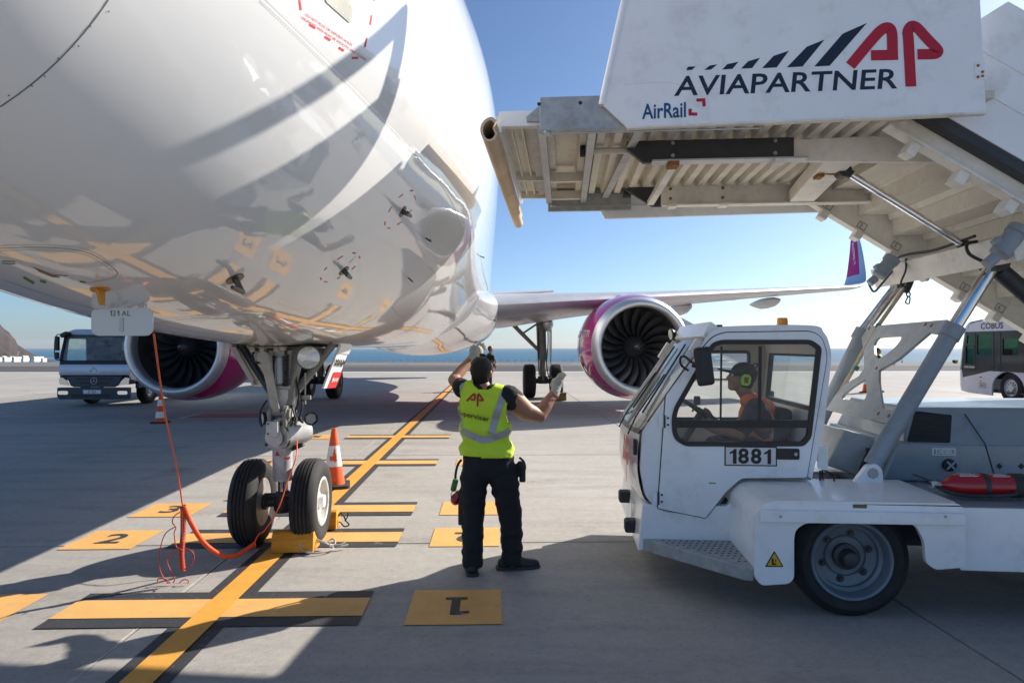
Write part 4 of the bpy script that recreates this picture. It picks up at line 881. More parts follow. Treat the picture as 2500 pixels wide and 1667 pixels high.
# far fender, rear body and deck
k = MB(); k.box((wc.x + .02, 2.36, .74), (1.35, .6, .05), ch=.01); k.build('wheel_fender', 'gse_white', stairs)
k = MB(); k.prism([(VL(2218, 1200, 0).x, .34), (a1, .30), (a1, .735), (VL(2218, 1160, 0).x - .2, .735)], [], (0, .045, 0), (1, 0, 0), (0, 0, 1), (0, .02, 0)); k.build('side_skirt', 'gse_white', stairs, bevel=.004)
k = MB(); k.box(((2.2 + a1) / 2 + .25, 1.33, .722), (a1 - 2.7, 2.52, .03)); k.build('deck_plate', 'gse_bluegrey', stairs)
k = MB(); k.box((2.35, 1.9, .70), (1.4, 1.2, .05)); k.build('deck_plate', 'gse_white', stairs)

# ---- engine cover
hb = .86
H1 = az([(2022, 1104), (2062, 1014), (2190, 1021), (2360, 1022), (2700, 1022), (2700, 1112)], hb)
k = MB(); k.prism(H1, [], (0, hb, 0), (1, 0, 0), (0, 0, 1), (0, 1.3, 0)); hood = k.build('engine_cover', 'gse_bluegrey', stairs, bevel=.02)
hx = H1[0][0]; z1 = H1[2][1]; z2 = 1.285; k = MB(); b0 = hb + .01; b1 = hb + .16
xa, xb = H1[1][0] + .05, 6.2
lo = [(xa, b0, z1 - .02), (xb, b0, z1 - .02), (xb, hb + 1.3, z1 - .02), (xa, hb + 1.3, z1 - .02)]; up = [(xa + .10, b1, z2), (xb, b1, z2), (xb, hb + 1.2, z2), (xa + .10, hb + 1.2, z2)]
k.loft([lo, up]); k.build('engine_cover_top', 'gse_bluegrey', hood, bevel=.015)
def slope(u, v, l=.004):                                            # on the sloping near face of the upper cover
    P = Vector(lo[0]).lerp(Vector(up[0]), v); Q = Vector(lo[1]).lerp(Vector(up[1]), v); n = (Vector(lo[1]) - Vector(lo[0])).cross(Vector(up[0]) - Vector(lo[0])).normalized()
    if n.y > 0: n = -n
    return P + (Q - P).normalized() * u + n * l
g_ = rpoly([(.015, .12), (.33, .10), (.33, .80), (.06, .90)], .03)
k = MB(); k.add([slope(*p_, .003) for p_ in g_], [tuple(range(len(g_)))]); gr = k.build('air_grille', 'black', hood)
for i in range(15):
    v = .14 + i * .046; k = MB(); k.add([slope(.03 + .02 * v, v, .004), slope(.32, v, .004), slope(.32, v + .02, .010), slope(.03 + .02 * v, v + .02, .010)], [(0, 1, 2, 3)]); k.build('grille_slat', 'steel_dark', gr)
for xx in (2278,):
    p_ = VL(2205, 1022, hb); k = MB(); k.tube([VL(2215, 950, hb + .13) + Vector((0, -.005, 0)), VL(2263, 1020, hb - .002), VL(2290, 1112, hb - .002)], .004, 6); k.build('cover_gap', 'black', hood)
c = VL(2168, 1037, hb - .002); k = MB(); k.box(c, (.165, .003, .052)); pl = k.build('fuel_plate', 'white_mark', hood)
k = MB(); k.box(c + Vector((0, -.002, 0)), (.150, .003, .040)); k.build('fuel_plate_field', 'gse_bluegrey', pl)
text('fuel_lettering', 'DIESEL', .042, c + Vector((0, -.0045, 0)), (1, 0, 0), (0, 0, 1), 'white_mark', pl, bold=.012)
c = VL(2178, 1067, hb); k = MB(); k.lathe([(.045, 0), (.048, .01), (.045, .03), (.02, .034), (0, .034)], c, (0, -1, 0), 24); cap = k.build('fuel_cap', 'plastic_black', hood, smooth=35)
for a_ in (45, 135): k = MB(); k.box(c + Vector((0, -.036, 0)), (.085, .010, .014), Matrix.Rotation(R(a_), 3, 'Y'), ch=.004); k.build('cap_grip', 'steel', cap)
for px, py in ((2295, 1070), (2345, 1070)): c = VL(px, py, hb); k = MB(); k.box(c, (.03, .012, .03), Matrix.Rotation(R(45), 3, 'Y')); k.build('cover_latch', 'plastic_black', hood)
# control box beside the cylinder
k = MB(); q = az([(1940, 988), (2012, 1005), (1968, 1092), (1898, 1068)], 1.0); k.prism(q, [], (0, 1.0, 0), (1, 0, 0), (0, 0, 1), (0, .45, 0)); k.build('control_box', 'gse_grey', stairs, bevel=.012)
k = MB()
for s_ in (0, 14): k.tube(cr([VL(1996 + s_, 1035, .95), VL(1984 + s_ * .6, 1058, .93), VL(1973 + s_ * .5, 1085, .92), VL(1966, 1105, .92)], 6), .012, 10)
k.box(VL(2000, 1034, .95), (.06, .05, .035), ch=.006); k.build('hydraulic_hose', 'plastic_black', stairs, smooth=60)
k = MB(); k.tube(cr([VL(1889, 1078, .7), VL(1890, 1100, .7), VL(1900, 1112, .65), VL(1915, 1106, .65), VL(1912, 1090, .68), VL(1892, 1079, .7)], 6), .006, 8); k.tube(cr([VL(1884, 1080, .7), VL(1884, 1105, .68)], 4), .008, 8); k.build('cable', 'plastic_black', stairs, smooth=60)
c = VL(1890, 1050, .66); k = MB(); k.prism(rrect(-.035, -.085, .035, .085, .015), [], c, (1, 0, 0), (0, 0, 1), (0, .012, 0)); k.build('tail_lamp', 'glass_dirty', stairs)

# ---- lifting cylinders, stabiliser plate, cross-beam
def lift_cyl(b, bot, mid, top, r):
    B, Mi, T = VL(*bot, b), VL(*mid, b), VL(*top, b); d = (T - B).normalized()
    k = MB(); k.cyl(B, Mi, r, 32); o = k.build('lift_cylinder', 'cyl_grey', stairs, smooth=40)
    k = MB(); k.cyl(Mi - d * .10, Mi, r * 1.16, 32); k.build('cylinder_collar', 'cyl_grey', o, smooth=40)
    k = MB(); k.cyl(Mi, T, r * .74, 32); k.build('piston_rod', 'chrome', o, smooth=40)
    k = MB(); k.cyl(T + Vector((0, -.09, 0)), T + Vector((0, .09, 0)), r * .95, 24); k.build('pin_joint', 'steel_dark', o, smooth=40)
    return B, Mi, T, o
nB, nM, nT, nC = lift_cyl(.72, (2003, 1068), (2194, 748), (2283, 606), .063)
fB, fM, fT, fC = lift_cyl(2.12, (1868, 1000), (1984, 758), (2068, 648), .063)
k = MB(); c = VL(1992, 1082, .72); k.prism(rpoly([(-.14, -.09), (.08, -.09), (.07, .03), (.03, .07), (-.03, .06)], .02), [], c + Vector((0, -.08, 0)), (1, 0, 0), (0, 0, 1), (0, .05, 0)); k.build('pivot_bracket', 'gse_white', stairs, bevel=.006)
k = MB(); k.lathe([(0, .012), (.035, .012), (.04, 0)], c + Vector((.005, -.08, .0)), (0, -1, 0), 8); k.build('pivot_pin', 'steel', stairs)
# plate spans from near to far cylinder; its plane holds the near axis and the far axis
def onpl(x, y):
    O_, n = nM, (nT - nB).cross(fM - nM); d = SI @ at(x, y, 1) - camS; t = (O_ - camS).dot(n) / d.dot(n); return camS + d * t
r6 = lambda x, y: (1834.6 + .27006 * x, 705.6 + .27006 * y)
pu = (fM - nM).normalized(); pw = (nT - nB).normalized(); pv = (pw - pu * pw.dot(pu)).normalized(); pn = pu.cross(pv)
def plp(L): return [((onpl(*r6(*p)) - nM).dot(pu), (onpl(*r6(*p)) - nM).dot(pv)) for p in L]
outer = [(470, 245), (505, 175), (1275, 110), (1320, 185), (1215, 238), (1120, 220), (860, 440), (690, 540), (690, 640), (722, 862), (830, 890), (845, 965), (745, 990), (240, 872), (330, 735), (400, 660), (520, 590), (565, 520), (565, 430), (545, 270)]
h1 = cr([(690, 258), (780, 250), (880, 252), (850, 320), (760, 400), (672, 440), (650, 345), (660, 290), (690, 258)], 3)[:-1]; h2 = cr([(578, 612), (588, 740), (545, 808), (460, 795), (380, 780), (400, 735), (480, 670), (578, 612)], 3)[:-1]
k = MB(); k.prism(plp(outer), [plp(h1), plp(h2)], nM, pu, pv, pn * .022, True); sp_ = k.build('stabiliser_plate', 'gse_grey', stairs, bevel=.004)
for x, y in ((1140, 160), (1245, 158), (1088, 152), (560, 195), (495, 205), (608, 185), (688, 908), (778, 928), (672, 522)):
    p_ = nM + pu * plp([(x, y)])[0][0] + pv * plp([(x, y)])[0][1]; s_ = pn if pn.y < 0 else -pn; k = MB(); k.lathe([(0, .014), (.016, .014), (.02, .009)], p_, s_, 6); k.build('plate_bolt', 'rust', sp_)
k = MB(); k.tube([onpl(*r6(330, 740)) + Vector((0, -.03, 0)), onpl(*r6(660, 160)) + Vector((0, -.03, 0))], .018, 14); k.tube([onpl(*r6(660, 160)) + Vector((0, -.03, 0)), fT + Vector((.02, -.1, -.02))], .018, 14); pole = k.build('wooden_pole', 'wood', stairs, smooth=40)
for t_ in ((405, 592), (478, 518), (660, 160)):
    p_ = onpl(*r6(*t_)) + Vector((0, -.03, 0)); k = MB(); k.cyl(p_ - pw * .02, p_ + pw * .02, .021, 14); k.build('tape_band', 'teal', pole)
cbN, cbF = VL(2312, 575, .45), VL(2056, 626, 2.3); zc_ = (cbN.z + cbF.z) / 2
cx_ = (VL(2285, 588, .72).x + VL(2068, 624, 2.12).x) / 2
k = MB(); k.box((cx_, 1.4, 2.45), (.22, 2.05, .19), Matrix.Rotation(R(-18), 3, 'Y')); cb = k.build('cross_beam', 'gse_beam', stairs, bevel=.01)
k = MB(); k.tube(cr([(cx_ - .12, 2.3, 2.5), (cx_ - .13, 1.8, 2.56), (cx_ - .12, 1.3, 2.54), (cx_ - .10, .8, 2.57)], 6), .012, 8); k.tube(cr([(cx_ - .12, 1.75, 2.53), (cx_ - .14, 1.72, 2.42), (cx_ - .14, 1.8, 2.32), (cx_ - .08, 1.83, 2.28)], 6), .009, 8); k.tube(cr([(cx_ - .16, 2.38, 2.36), (cx_ - .17, 2.25, 2.28), (cx_ - .16, 2.12, 2.34), (cx_ - .12, 2.0, 2.45)], 5), .01, 8); k.tube(cr([(cx_ - .15, .62, 2.36), (cx_ - .22, .66, 2.42), (cx_ - .2, .72, 2.5), (cx_ - .12, .74, 2.52)], 5), .012, 8); k.build('cable', 'plastic_black', cb, smooth=60)
p_ = VL(2092, 640, 1.95); k = MB(); k.tube(cr([p_, VL(2090, 650, 1.95), VL(2080, 672, 1.95)], 4), [.015] + [.03] * 7 + [.02], 8); k.tube(cr([VL(2081, 672, 1.95), VL(2085, 682, 1.95), VL(2091, 676, 1.95), VL(2086, 668, 1.95)], 4), .006, 6); k.tube(cr([VL(2086, 680, 1.95), VL(2080, 694, 1.95), VL(2088, 697, 1.95), VL(2090, 684, 1.95), VL(2086, 680, 1.95)], 5), .006, 6); k.build('strap_bundle', 'plastic_black', cb, smooth=60)
def motor(px, py, b, s):
    c = VL(px, py, b); d = Vector((.62, 0, .78)); k = MB(); k.cyl(c - d * .10 * s, c + d * .06 * s, .062 * s, 24); k.cyl(c + d * .06 * s, c + d * .09 * s, .072 * s, 24); k.cyl(c + d * .09 * s, c + d * .11 * s, .072 * s, 24); k.cyl(c - d * .10 * s + Vector((-.03, -.01, -.02)) * s, c - d * .19 * s + Vector((-.03, -.01, -.0)) * s, .036 * s, 20); k.box(c + Vector((-.07, 0, -.0)) * s, (.05 * s, .06 * s, .06 * s), Matrix.Rotation(R(-40), 3, 'Y'), ch=.006); return k.build('valve_motor', 'cyl_grey', stairs, smooth=35)
motor(2034, 614, 1.75, .95); motor(2318, 556, .42, 1.05)
# tilt strut with its chrome rod, and the cylinder leaving to the lower flight
P0, P1 = VL(1948, 397, .95), VL(2212, 561, .95); k = MB(); k.cyl(P0, P1, .028, 24); rod = k.build('prop_rod', 'chrome', stairs, smooth=40)
k = MB(); k.cyl(P0 - (P1 - P0).normalized() * .05, P0 + (P1 - P0).normalized() * .03, .034, 20); k.cyl(P0 + Vector((-.04, -.05, .01)), P0 + Vector((-.04, .05, .01)), .05, 20); k.build('rod_end', 'steel_dark', rod, smooth=40); k = MB(); k.cyl(P1 - (P1 - P0).normalized() * .02, P1 + (P1 - P0).normalized() * .05, .042, 16); k.build('rod_end', 'steel_dark', rod, smooth=40)
k = MB(); k.beam(P0 + Vector((-.16, .03, .03)), P0 + Vector((-.03, .03, .02)), .035, .06); k.box(P0 + Vector((-.2, .05, .0)), (.05, .1, .05)); k.build('rod_bracket', 'rust', rod)
k = MB(); d_ = (VL(2420, 728, .75) - VL(2296, 622, .75)); k.cyl(VL(2296, 622, .75), VL(2296, 622, .75) + d_ * 2.2, .062, 24); k.build('tilt_cylinder', 'steel_dark', stairs, smooth=40)

# ---- platform
UZ = 3.27                                                          # underside of the deck
pa0 = VL(1240, 300, .05).x; pa1 = 3.05
k = MB(); k.box(((pa0 + pa1) / 2, 1.15, UZ + .075), (pa1 - pa0, 2.2, .05)); plat = k.build('platform_deck', 'gse_under', stairs)
rib = None
for i in range(20):
    x = pa0 + .30 + i * .125
    if x > pa1 - .05: break
    if rib is None:
        k = MB(); k.loft([[(-.045, -1.06, .05), (-.028, -1.06, -.012), (.028, -1.06, -.012), (.045, -1.06, .05)], [(-.045, 1.06, .05), (-.028, 1.06, -.012), (.028, 1.06, -.012), (.045, 1.06, .05)]]); o = k.build('deck_rib', 'gse_under', plat); rib = o.data
    else: o = link('deck_rib', rib, plat)
    o.location = (x, 1.15, UZ)
for b_, bot in ((.56, 3.10), (1.98, 3.08)):
    dark = b_ < 1
    xs = VL(1440, 345, b_).x if dark else VL(1518, 455, b_).x
    xe = VL(1824, 340, b_).x if dark else 3.15
    k = MB(); k.prism([(xs, UZ - .01), (xs - .0, UZ - .07), (xs + .12, bot), (xe, bot), (xe, UZ - .01)] if dark else [(xs, UZ - .01), (xs + .0, bot), (xe, bot), (xe, UZ - .01)], [], (0, b_, 0), (1, 0, 0), (0, 0, 1), (0, .05, 0)); bm_ = k.build('deck_beam', 'steel_dark' if dark else 'gse_beam', stairs, bevel=.004)
    k = MB(); k.box(((xs + .15 + xe) / 2 + (.05 if dark else 0), b_ - .02, bot - .006), (xe - xs - .1, .11, .012)); k.build('beam_flange', 'steel' if dark else 'gse_beam', bm_)
    if not dark:
        k = MB(); k.prism([(xs - .34, UZ - .03), (xs - .26, UZ - .075), (xs - .08, bot - .005), (xs + .01, bot - .005), (xs + .01, UZ - .01), (xs - .3, UZ - .01)], [], (0, b_ + .004, 0), (1, 0, 0), (0, 0, 1), (0, .05, 0)); k.build('beam_nose', 'steel_dark', bm_, bevel=.003)
    for px in ((1545, 1780) if dark else (1540, 1660)):
        for e in (.035, .125):
            x = VL(px, 380 if dark else 440, b_).x; k = MB(); k.lathe([(0, .012), (.014, .012), (.016, 0)], (x, b_, UZ - e), (0, -1, 0), 6); k.build('beam_bolt', 'rust' if not dark else 'steel', bm_)
    x = xs - .0; k = MB(); k.cyl((x + .02, b_ + .1, UZ - .05), (x - .27, b_ + .1, UZ - .05), .025, 16); st = k.build('slide_stop', 'gse_under', stairs, smooth=40)
    k = MB(); k.cyl((x - .27, b_ + .1, UZ - .05), (x - .34, b_ + .1, UZ - .05), .042, 16); k.build('rubber_buffer', 'rubber', st, smooth=40)
# white upper rail behind the dark beam, brackets, cross channels
xe = VL(1824, 340, .56).x
k = MB(); k.prism([(xe - .02, UZ - .02), (xe, 3.10), (3.35, 3.06), (3.35, UZ + .02)], [], (0, .60, 0), (1, 0, 0), (0, 0, 1), (0, .05, 0)); k.build('deck_beam', 'gse_beam', stairs, bevel=.004)
for px, py, b_ in ((1547, 384, .52), (1790, 374, .52), (1545, 478, 1.95), (1662, 474, 1.95)):
    p_ = VL(px, py, b_); k = MB(); k.box((p_.x, b_ + .03, 3.075), (.075, .13, .035), ch=.004); k.build('beam_clip', 'rust' if px < 1700 and b_ < 1 else 'gse_beam', stairs)
for t_ in ((VL(1548, 388, .6).x, .62, VL(1548, 388, .6).x, 1.95),):
    k = MB(); k.beam((t_[0], t_[1], 3.10), (t_[2] - .0, t_[3], 3.10), .06, .045); k.build('cross_channel', 'gse_beam', stairs, bevel=.004)
k = MB(); k.beam((VL(1930, 372, .65).x, .65, 3.16), (VL(1840, 430, 1.95).x, 1.95, 3.14), .22, .12); k.build('end_channel', 'gse_beam', stairs, bevel=.01)
for xx in (VL(1245, 310, .1).x, VL(1360, 310, .1).x):
    k = MB(); k.box((xx, 1.15, UZ - .055), (.055, 2.2, .09)); k.build('cross_channel', 'steel', stairs, bevel=.003)
k = MB(); k.beam((VL(1475, 305, .1).x, .06, UZ - .05), (VL(1390, 480, 2.2).x, 2.2, UZ - .05), .06, .02); k.build('cross_channel', 'galv', stairs)
xx0, xx1 = VL(1250, 310, .1).x, VL(1360, 310, .1).x
for b_ in (1.42, 2.10): k = MB(); k.box(((xx0 + xx1) / 2, b_, UZ - .05), (xx1 - xx0, .05, .08)); k.build('cross_channel', 'gse_under', stairs, bevel=.003)
# side members
for b_, nm in ((.02, 'near'), (2.28, 'far')):
    dz_ = 0 if b_ < 1 else -.07
    k = MB(); k.prism([(pa0, UZ - .10 + dz_), (1.0, UZ - .10 + dz_), (1.0, UZ + .12), (pa0, UZ + .12)], [], (0, b_ - .02, 0), (1, 0, 0), (0, 0, 1), (0, .04, 0)); sm_ = k.build('side_channel', 'galv', stairs, bevel=.004)
    k = MB(); k.box(((pa0 + 1.0) / 2, b_ + (.03 if b_ < 1 else -.03), UZ - .015), (1.0 - pa0, .05, .012)); k.build('channel_lip', 'galv', sm_)
    for px in (1238, 1333): k = MB(); k.lathe([(0, .003), (.012, .003), (.012, 0)], (VL(px, 250, b_ - .02).x, b_ - .02, UZ + .075), (0, -1, 0), 12); k.build('channel_hole', 'black', sm_)
    k = MB(); k.cyl((pa0 + .02, b_ - .02, UZ - .12), (1.6, b_ - .02, UZ - .12), .007, 8); k.lathe([(.025, -.012), (.03, 0), (.025, .012)], (pa0 + .05, b_ - .02, UZ - .12), (0, 0, 1), 14); k.build('guide_rod', 'steel', sm_, smooth=40)
# sliding front section with its slats and bumper
fx = VL(1148, 300, .02).x; k = MB(); k.box(((fx + pa0) / 2 + .03, 1.15, UZ + .02), (pa0 - fx + .12, 2.15, .02)); fr = k.build('front_deck', 'gse_under', stairs)
for i in range(4): k = MB(); k.box((fx + .06 + i * .075, 1.15, UZ - .004), (.016, 2.13, .03)); k.build('deck_slat', 'gse_under', fr)
for b_ in (.08, 1.5, 2.2): k = MB(); k.box(((fx + pa0) / 2 + .03, b_, UZ - .02), (pa0 - fx + .1, .03, .07)); k.build('front_channel', 'gse_beam', fr, bevel=.003)
k = MB(); k.box((fx + .0, 1.15, UZ - .02), (.02, 2.2, .14)); k.box(((fx + pa0) / 2, .055, UZ + .0), (pa0 - fx, .02, .10)); k.build('front_edge', 'gse_white', fr)
k = MB(); k.prism([(pa0 - .09, 3.27), (pa0 + .02, 3.36), (pa0 + .02, 3.24), (pa0 - .085, 3.24)], [], (0, .02, 0), (1, 0, 0), (0, 0, 1), (0, 2.2, 0)); k.build('ramp_lip', 'galv', stairs)
bp = [(.045, .06), (.018, .085), (-.02, .075), (-.052, .04), (-.058, -.01), (-.035, -.055), (.0, -.07), (.035, -.055), (.05, -.02), (.03, .02)]
bi = [(x * .72, z * .78 - .002) for x, z in bp]; bp, bi = cr(bp + bp[:1], 3)[:-1], cr(bi + bi[:1], 3)[:-1]
bx_, bz_ = fx - .052, 3.135; rg = []
for i in range(17):
    y = -.14 + 2.70 * i / 16; rg.append([(bx_ + x * (1 + .05 * noise.noise((i * .7, x * 9, 1))), y, bz_ - .07 * i / 16 + z * (1 + .06 * noise.noise((i * .8, z * 9, 4)))) for x, z in bp])
rin = [[(bx_ + x, y, bz_ + z) for x, z in bi] for y in (2.3, .6, -.14)]
k = MB(); k.loft(rg, cap=False); n0 = len(k.v); k.loft(rin, cap=False); n = len(bp)
k.f += [(j, (j + 1) % n, n0 + 2 * n + (j + 1) % n, n0 + 2 * n + j) for j in range(n)]; k.m += [0] * n
k.f += [tuple(n0 + j for j in range(n))]; k.m += [0]; k.f += [tuple(16 * n + j for j in range(n))]; k.m += [0]
k.build('bumper_roll', 'bumper_fabric', stairs, smooth=60)

# ---- near and far side panels with the lettering
PBn = -.05
NP = [(1385, 240), (1441, 292), (2266, 258), (2257, 0)]; q = az(NP, PBn); zt_ = 4.03
l0, l1 = az([(1437, 0)], PBn)[0], q[0]; dxdz = (l0[0] - l1[0]) / (l0[1] - l1[1])
poly = [q[0], q[1], q[2], (q[3][0] - .02, zt_), (l1[0] + dxdz * (zt_ - l1[1]), zt_)]
k = MB(); k.prism(poly, [], (0, PBn, 0), (1, 0, 0), (0, 0, 1), (0, .035, 0)); pan = k.build('side_panel', 'gse_white', stairs, bevel=.006); pan['label'] = 'large white platform panel with logo and lettering'
k = MB(); k.tube([(poly[0][0] - .005, PBn + .017, poly[0][1]), (poly[4][0] - .005, PBn + .017, poly[4][1])], .026, 14); k.build('panel_edge', 'gse_white', pan, smooth=40)
hr0 = (l1[0] + dxdz * (4.38 - l1[1]), 4.38)
k = MB(); k.prism([(poly[4][0] - .0, zt_ - .05), (poly[4][0] + .12, zt_ - .05), (hr0[0] + .14, 4.44), (hr0[0] + .01, 4.44)], [], (0, PBn + .005, 0), (1, 0, 0), (0, 0, 1), (0, .03, 0)); k.build('rail_post', 'gse_white', pan, bevel=.006)
k = MB(); k.beam((hr0[0] + .05, PBn + .02, 4.385), (poly[3][0], PBn + .02, 4.385), .045, .11); k.build('top_rail', 'gse_white', pan, bevel=.01)
k = MB(); k.beam((poly[3][0] - .03, PBn + .02, zt_ - .02), (poly[3][0] - .03, PBn + .02, 4.44), .04, .06); k.build('rail_post', 'gse_white', pan)
k = MB(); k.beam((poly[1][0], PBn + .02, poly[1][1] - .004), (poly[2][0], PBn + .02, poly[2][1] - .004), .05, .012); k.build('panel_flange', 'gse_beam', pan)
k = MB(); k.prism([(x, z - .13 if z < 3.3 else z) for x, z in poly], [], (0, 2.34, 0), (1, 0, 0), (0, 0, 1), (0, .035, 0)); k.build('side_panel', 'gse_white', stairs, bevel=.006)
k = MB(); k.prism(rrect(-.03, -.055, .03, .055, .01), [], VL(2251, 164, PBn - .001), (1, 0, 0), (0, 0, 1), (0, -.006, 0)); pt = k.build('hinge_plate', 'gse_white', pan)
for e in ((-.012, -.035), (.014, -.005), (-.012, .035), (.014, -.03)): k = MB(); k.lathe([(0, .005), (.008, .005), (.010, 0)], VL(2251, 164, PBn - .007) + Vector((e[0], 0, e[1])), (0, -1, 0), 6); k.build('hinge_bolt', 'rust', pt)
r2 = lambda x, y: (1081.9 + .54 * x, .54 * y)
slash = [[(915, 300), (940, 298), (955, 284), (922, 285)], [(992, 299), (1020, 297), (1048, 275), (1015, 280)], [(1068, 297), (1112, 294), (1137, 264), (1090, 274)], [(1148, 293), (1195, 291), (1229, 247), (1178, 262)], [(1238, 291), (1300, 288), (1352, 217), (1287, 239)], [(1343, 288), (1410, 284), (1503, 170), (1428, 200)], [(1460, 284), (1525, 281), (1684, 99), (1580, 145)]]
for s_ in slash:
    q = az([r2(*p) for p in s_], PBn); k = MB(); k.prism(q, [], (0, PBn - .0005, 0), (1, 0, 0), (0, 0, 1), (0, -.001, 0)); k.build('logo_slash', 'navy', pan)
c = VL(*r2(1800, 235), PBn); e = VL(*r2(1900, 235), PBn); s_ = (e.x - c.x) / 100
ap_logo((c.x, PBn - .001, c.z), (1, 0, -.012), (-.03, 0, 1), s_, 'logo_red', pan)
L0, L1 = VL(*r2(868, 410), PBn), VL(*r2(1818, 378), PBn); hgt = VL(*r2(1400, 310), PBn).z - VL(*r2(1400, 395), PBn).z
me_ = text_mesh('AVIAPARTNER', 1, .014); w_ = max(v.co.x for v in me_.vertices) - min(v.co.x for v in me_.vertices); h_ = max(v.co.y for v in me_.vertices) - min(v.co.y for v in me_.vertices); y0_ = min(v.co.y for v in me_.vertices)
LL = (L1.x - L0.x)
text('company_lettering', 'AVIAPARTNER', 1, (0, 0, 0), (1, 0, 0), (0, 1, 0), 'navy', pan, bold=.014, fn=lambda x, y: Vector((L0.x + (x / w_ + .5) * LL - .06 * hgt + (y - y0_) / h_ * .10 * hgt, PBn - .0015, L0.z + (L1.z - L0.z) * (x / w_ + .5) + (y - y0_) / h_ * hgt)))
A0, A1 = VL(*r2(714, 515), PBn), VL(*r2(932, 508), PBn); text('handler_lettering', 'AirRail', .135, Vector(((A0.x + A1.x) / 2, PBn - .0005, (A0.z + A1.z) / 2 + .055)), (1, 0, .02), (0, 0, 1), 'logo_blue', pan, bold=.018, lift=.001, sx=(A1.x - A0.x) / .43)
c = VL(*r2(962, 455), PBn); u_ = .001 * 2.0
strokes((c.x, PBn - .001, c.z), (1, 0, 0), (0, 0, 1), [[(-.045, -.012), (-.045, -.045), (.0, -.048)], [(-.005, .042), (.04, .042), (.043, .0)]], .020, 'logo_red', pan, 'handler_emblem')
k = MB(); pz = [VL(*r2(*p), PBn - .0004) for p in ((655, 362), (740, 355), (830, 352), (900, 365), (1000, 375), (1080, 380))]; k.tube(cr(pz, 4), .0012, 5); k.build('scratch', 'gse_under', pan)

# ---- stair flight going down to the rear
RUN, RISE, NS = .31, .196, 15; sb0, sb1 = .30, 2.2
s0 = VL(1893, 462, sb1); sx0 = s0.x; sz0 = UZ + .13
slope_v = Vector((RUN, 0, -RISE)).normalized(); nrm = Vector((-slope_v.z, 0, slope_v.x))
for b_ in (sb0, sb1):
    st0 = Vector((sx0 - .10, b_, sz0 - .12)); L_ = RUN * NS / slope_v.x
    if b_ == sb0: st0 = st0 + Vector((-.15, 0, .06))
    k = MB(); k.prism([(0, -.13), (L_, -.13), (L_, .17), (0, .17)], [], st0, slope_v, nrm, (0, .045, 0), True); sg_ = k.build('stair_stringer', 'gse_beam', stairs, bevel=.004)
    k = MB(); k.prism([(0, -.145), (L_, -.145), (L_, -.131), (0, -.131)], [], st0 + Vector((0, .03 if b_ == sb1 else -.03, 0)), slope_v, nrm, (0, .11, 0), True); k.build('stringer_flange', 'gse_beam', sg_)
    for i in range(10):
        p_ = st0 + slope_v * (.22 + i * .366) + nrm * -.185; k = MB(); k.box(p_, (.07, .12, .085), Matrix.Rotation(math.atan2(RISE, RUN), 3, 'Y'), ch=.006); k.build('tube_stub', 'gse_beam', sg_)
tr = ri = no = None
for i in range(NS):
    p_ = Vector((sx0 + RUN * (i + .5), (sb0 + sb1) / 2, sz0 - RISE * (i + 1)))
    if tr is None:
        k = MB(); k.box((0, 0, 0), (RUN + .02, sb1 - sb0 - .06, .02)); o1 = k.build('stair_tread', 'gse_under', stairs); tr = o1.data
        k = MB(); k.box((0, 0, 0), (.015, sb1 - sb0 - .06, RISE - .02)); o2_ = k.build('stair_riser', 'gse_under', stairs); ri = o2_.data
        k = MB(); k.loft([[(-.03, e, .025), (.03, e, .025), (.03, e, -.02), (.012, e, -.028), (-.02, e, -.028)] for e in (-(sb1 - sb0) / 2 + .03, (sb1 - sb0) / 2 - .03)]); o3 = k.build('stair_nosing', 'gse_beam', stairs); no = o3.data
    else: o1, o2_, o3 = link('stair_tread', tr, stairs), link('stair_riser', ri, stairs), link('stair_nosing', no, stairs)
    o1.location = p_; o2_.location = p_ + Vector((-RUN / 2 + .0, 0, RISE / 2)); o3.location = p_ + Vector((RUN / 2 - .02, 0, -.03))
    if i < 7:
        c = Vector((sx0 + RUN * i + .02, sb1 - .0235, sz0 - .30 - RISE * i)); u_ = slope_v
        text('step_number', str(i + 1), .05, c, u_, nrm, 'steel_dark', stairs, lift=.002); strokes(c, u_, nrm, [[(-.03, -.03), (.05, -.03), (.05, .03), (-.03, .03), (-.03, -.034)]], .005, 'steel_dark', stairs, 'step_number_frame')
# side walls of the flight (near balustrade panel and far one)
for b_ in (.16, 2.3):
    p0 = Vector((VL(2120, 262, .16).x - .25, b_, sz0 + .10)); k = MB(); L_ = RUN * NS / slope_v.x
    k.prism([(0, 0), (L_, 0), (L_ - .1, .82), (.4, .82)], [], p0, slope_v, nrm, (0, .03, 0)); bal = k.build('stair_side_panel', 'gse_white', stairs, bevel=.004)
    for e in (.25, .47): k = MB(); k.beam(p0 + slope_v * .3 + nrm * e + Vector((0, -.004, 0)), p0 + slope_v * L_ + nrm * e + Vector((0, -.004, 0)), .008, .012); k.build('panel_rib', 'gse_white', bal)
    k = MB(); k.beam(p0 + nrm * -.035 + Vector((0, .06, 0)), p0 + slope_v * L_ + nrm * -.035 + Vector((0, .06, 0)), .10, .07); k.build('slide_channel', 'steel_dark' if b_ < 1 else 'gse_beam', bal)
    k = MB(); k.tube([p0 + nrm * .9 + slope_v * .2, p0 + nrm * .9 + slope_v * L_], .022, 12); k.build('handrail', 'steel', bal, smooth=40)
# rear wheels of the flight foot
k = MB(); k.box((sx0 + RUN * NS + .2, 1.33, .16), (.7, 2.1, .06)); k.build('foot_platform', 'galv', stairs)
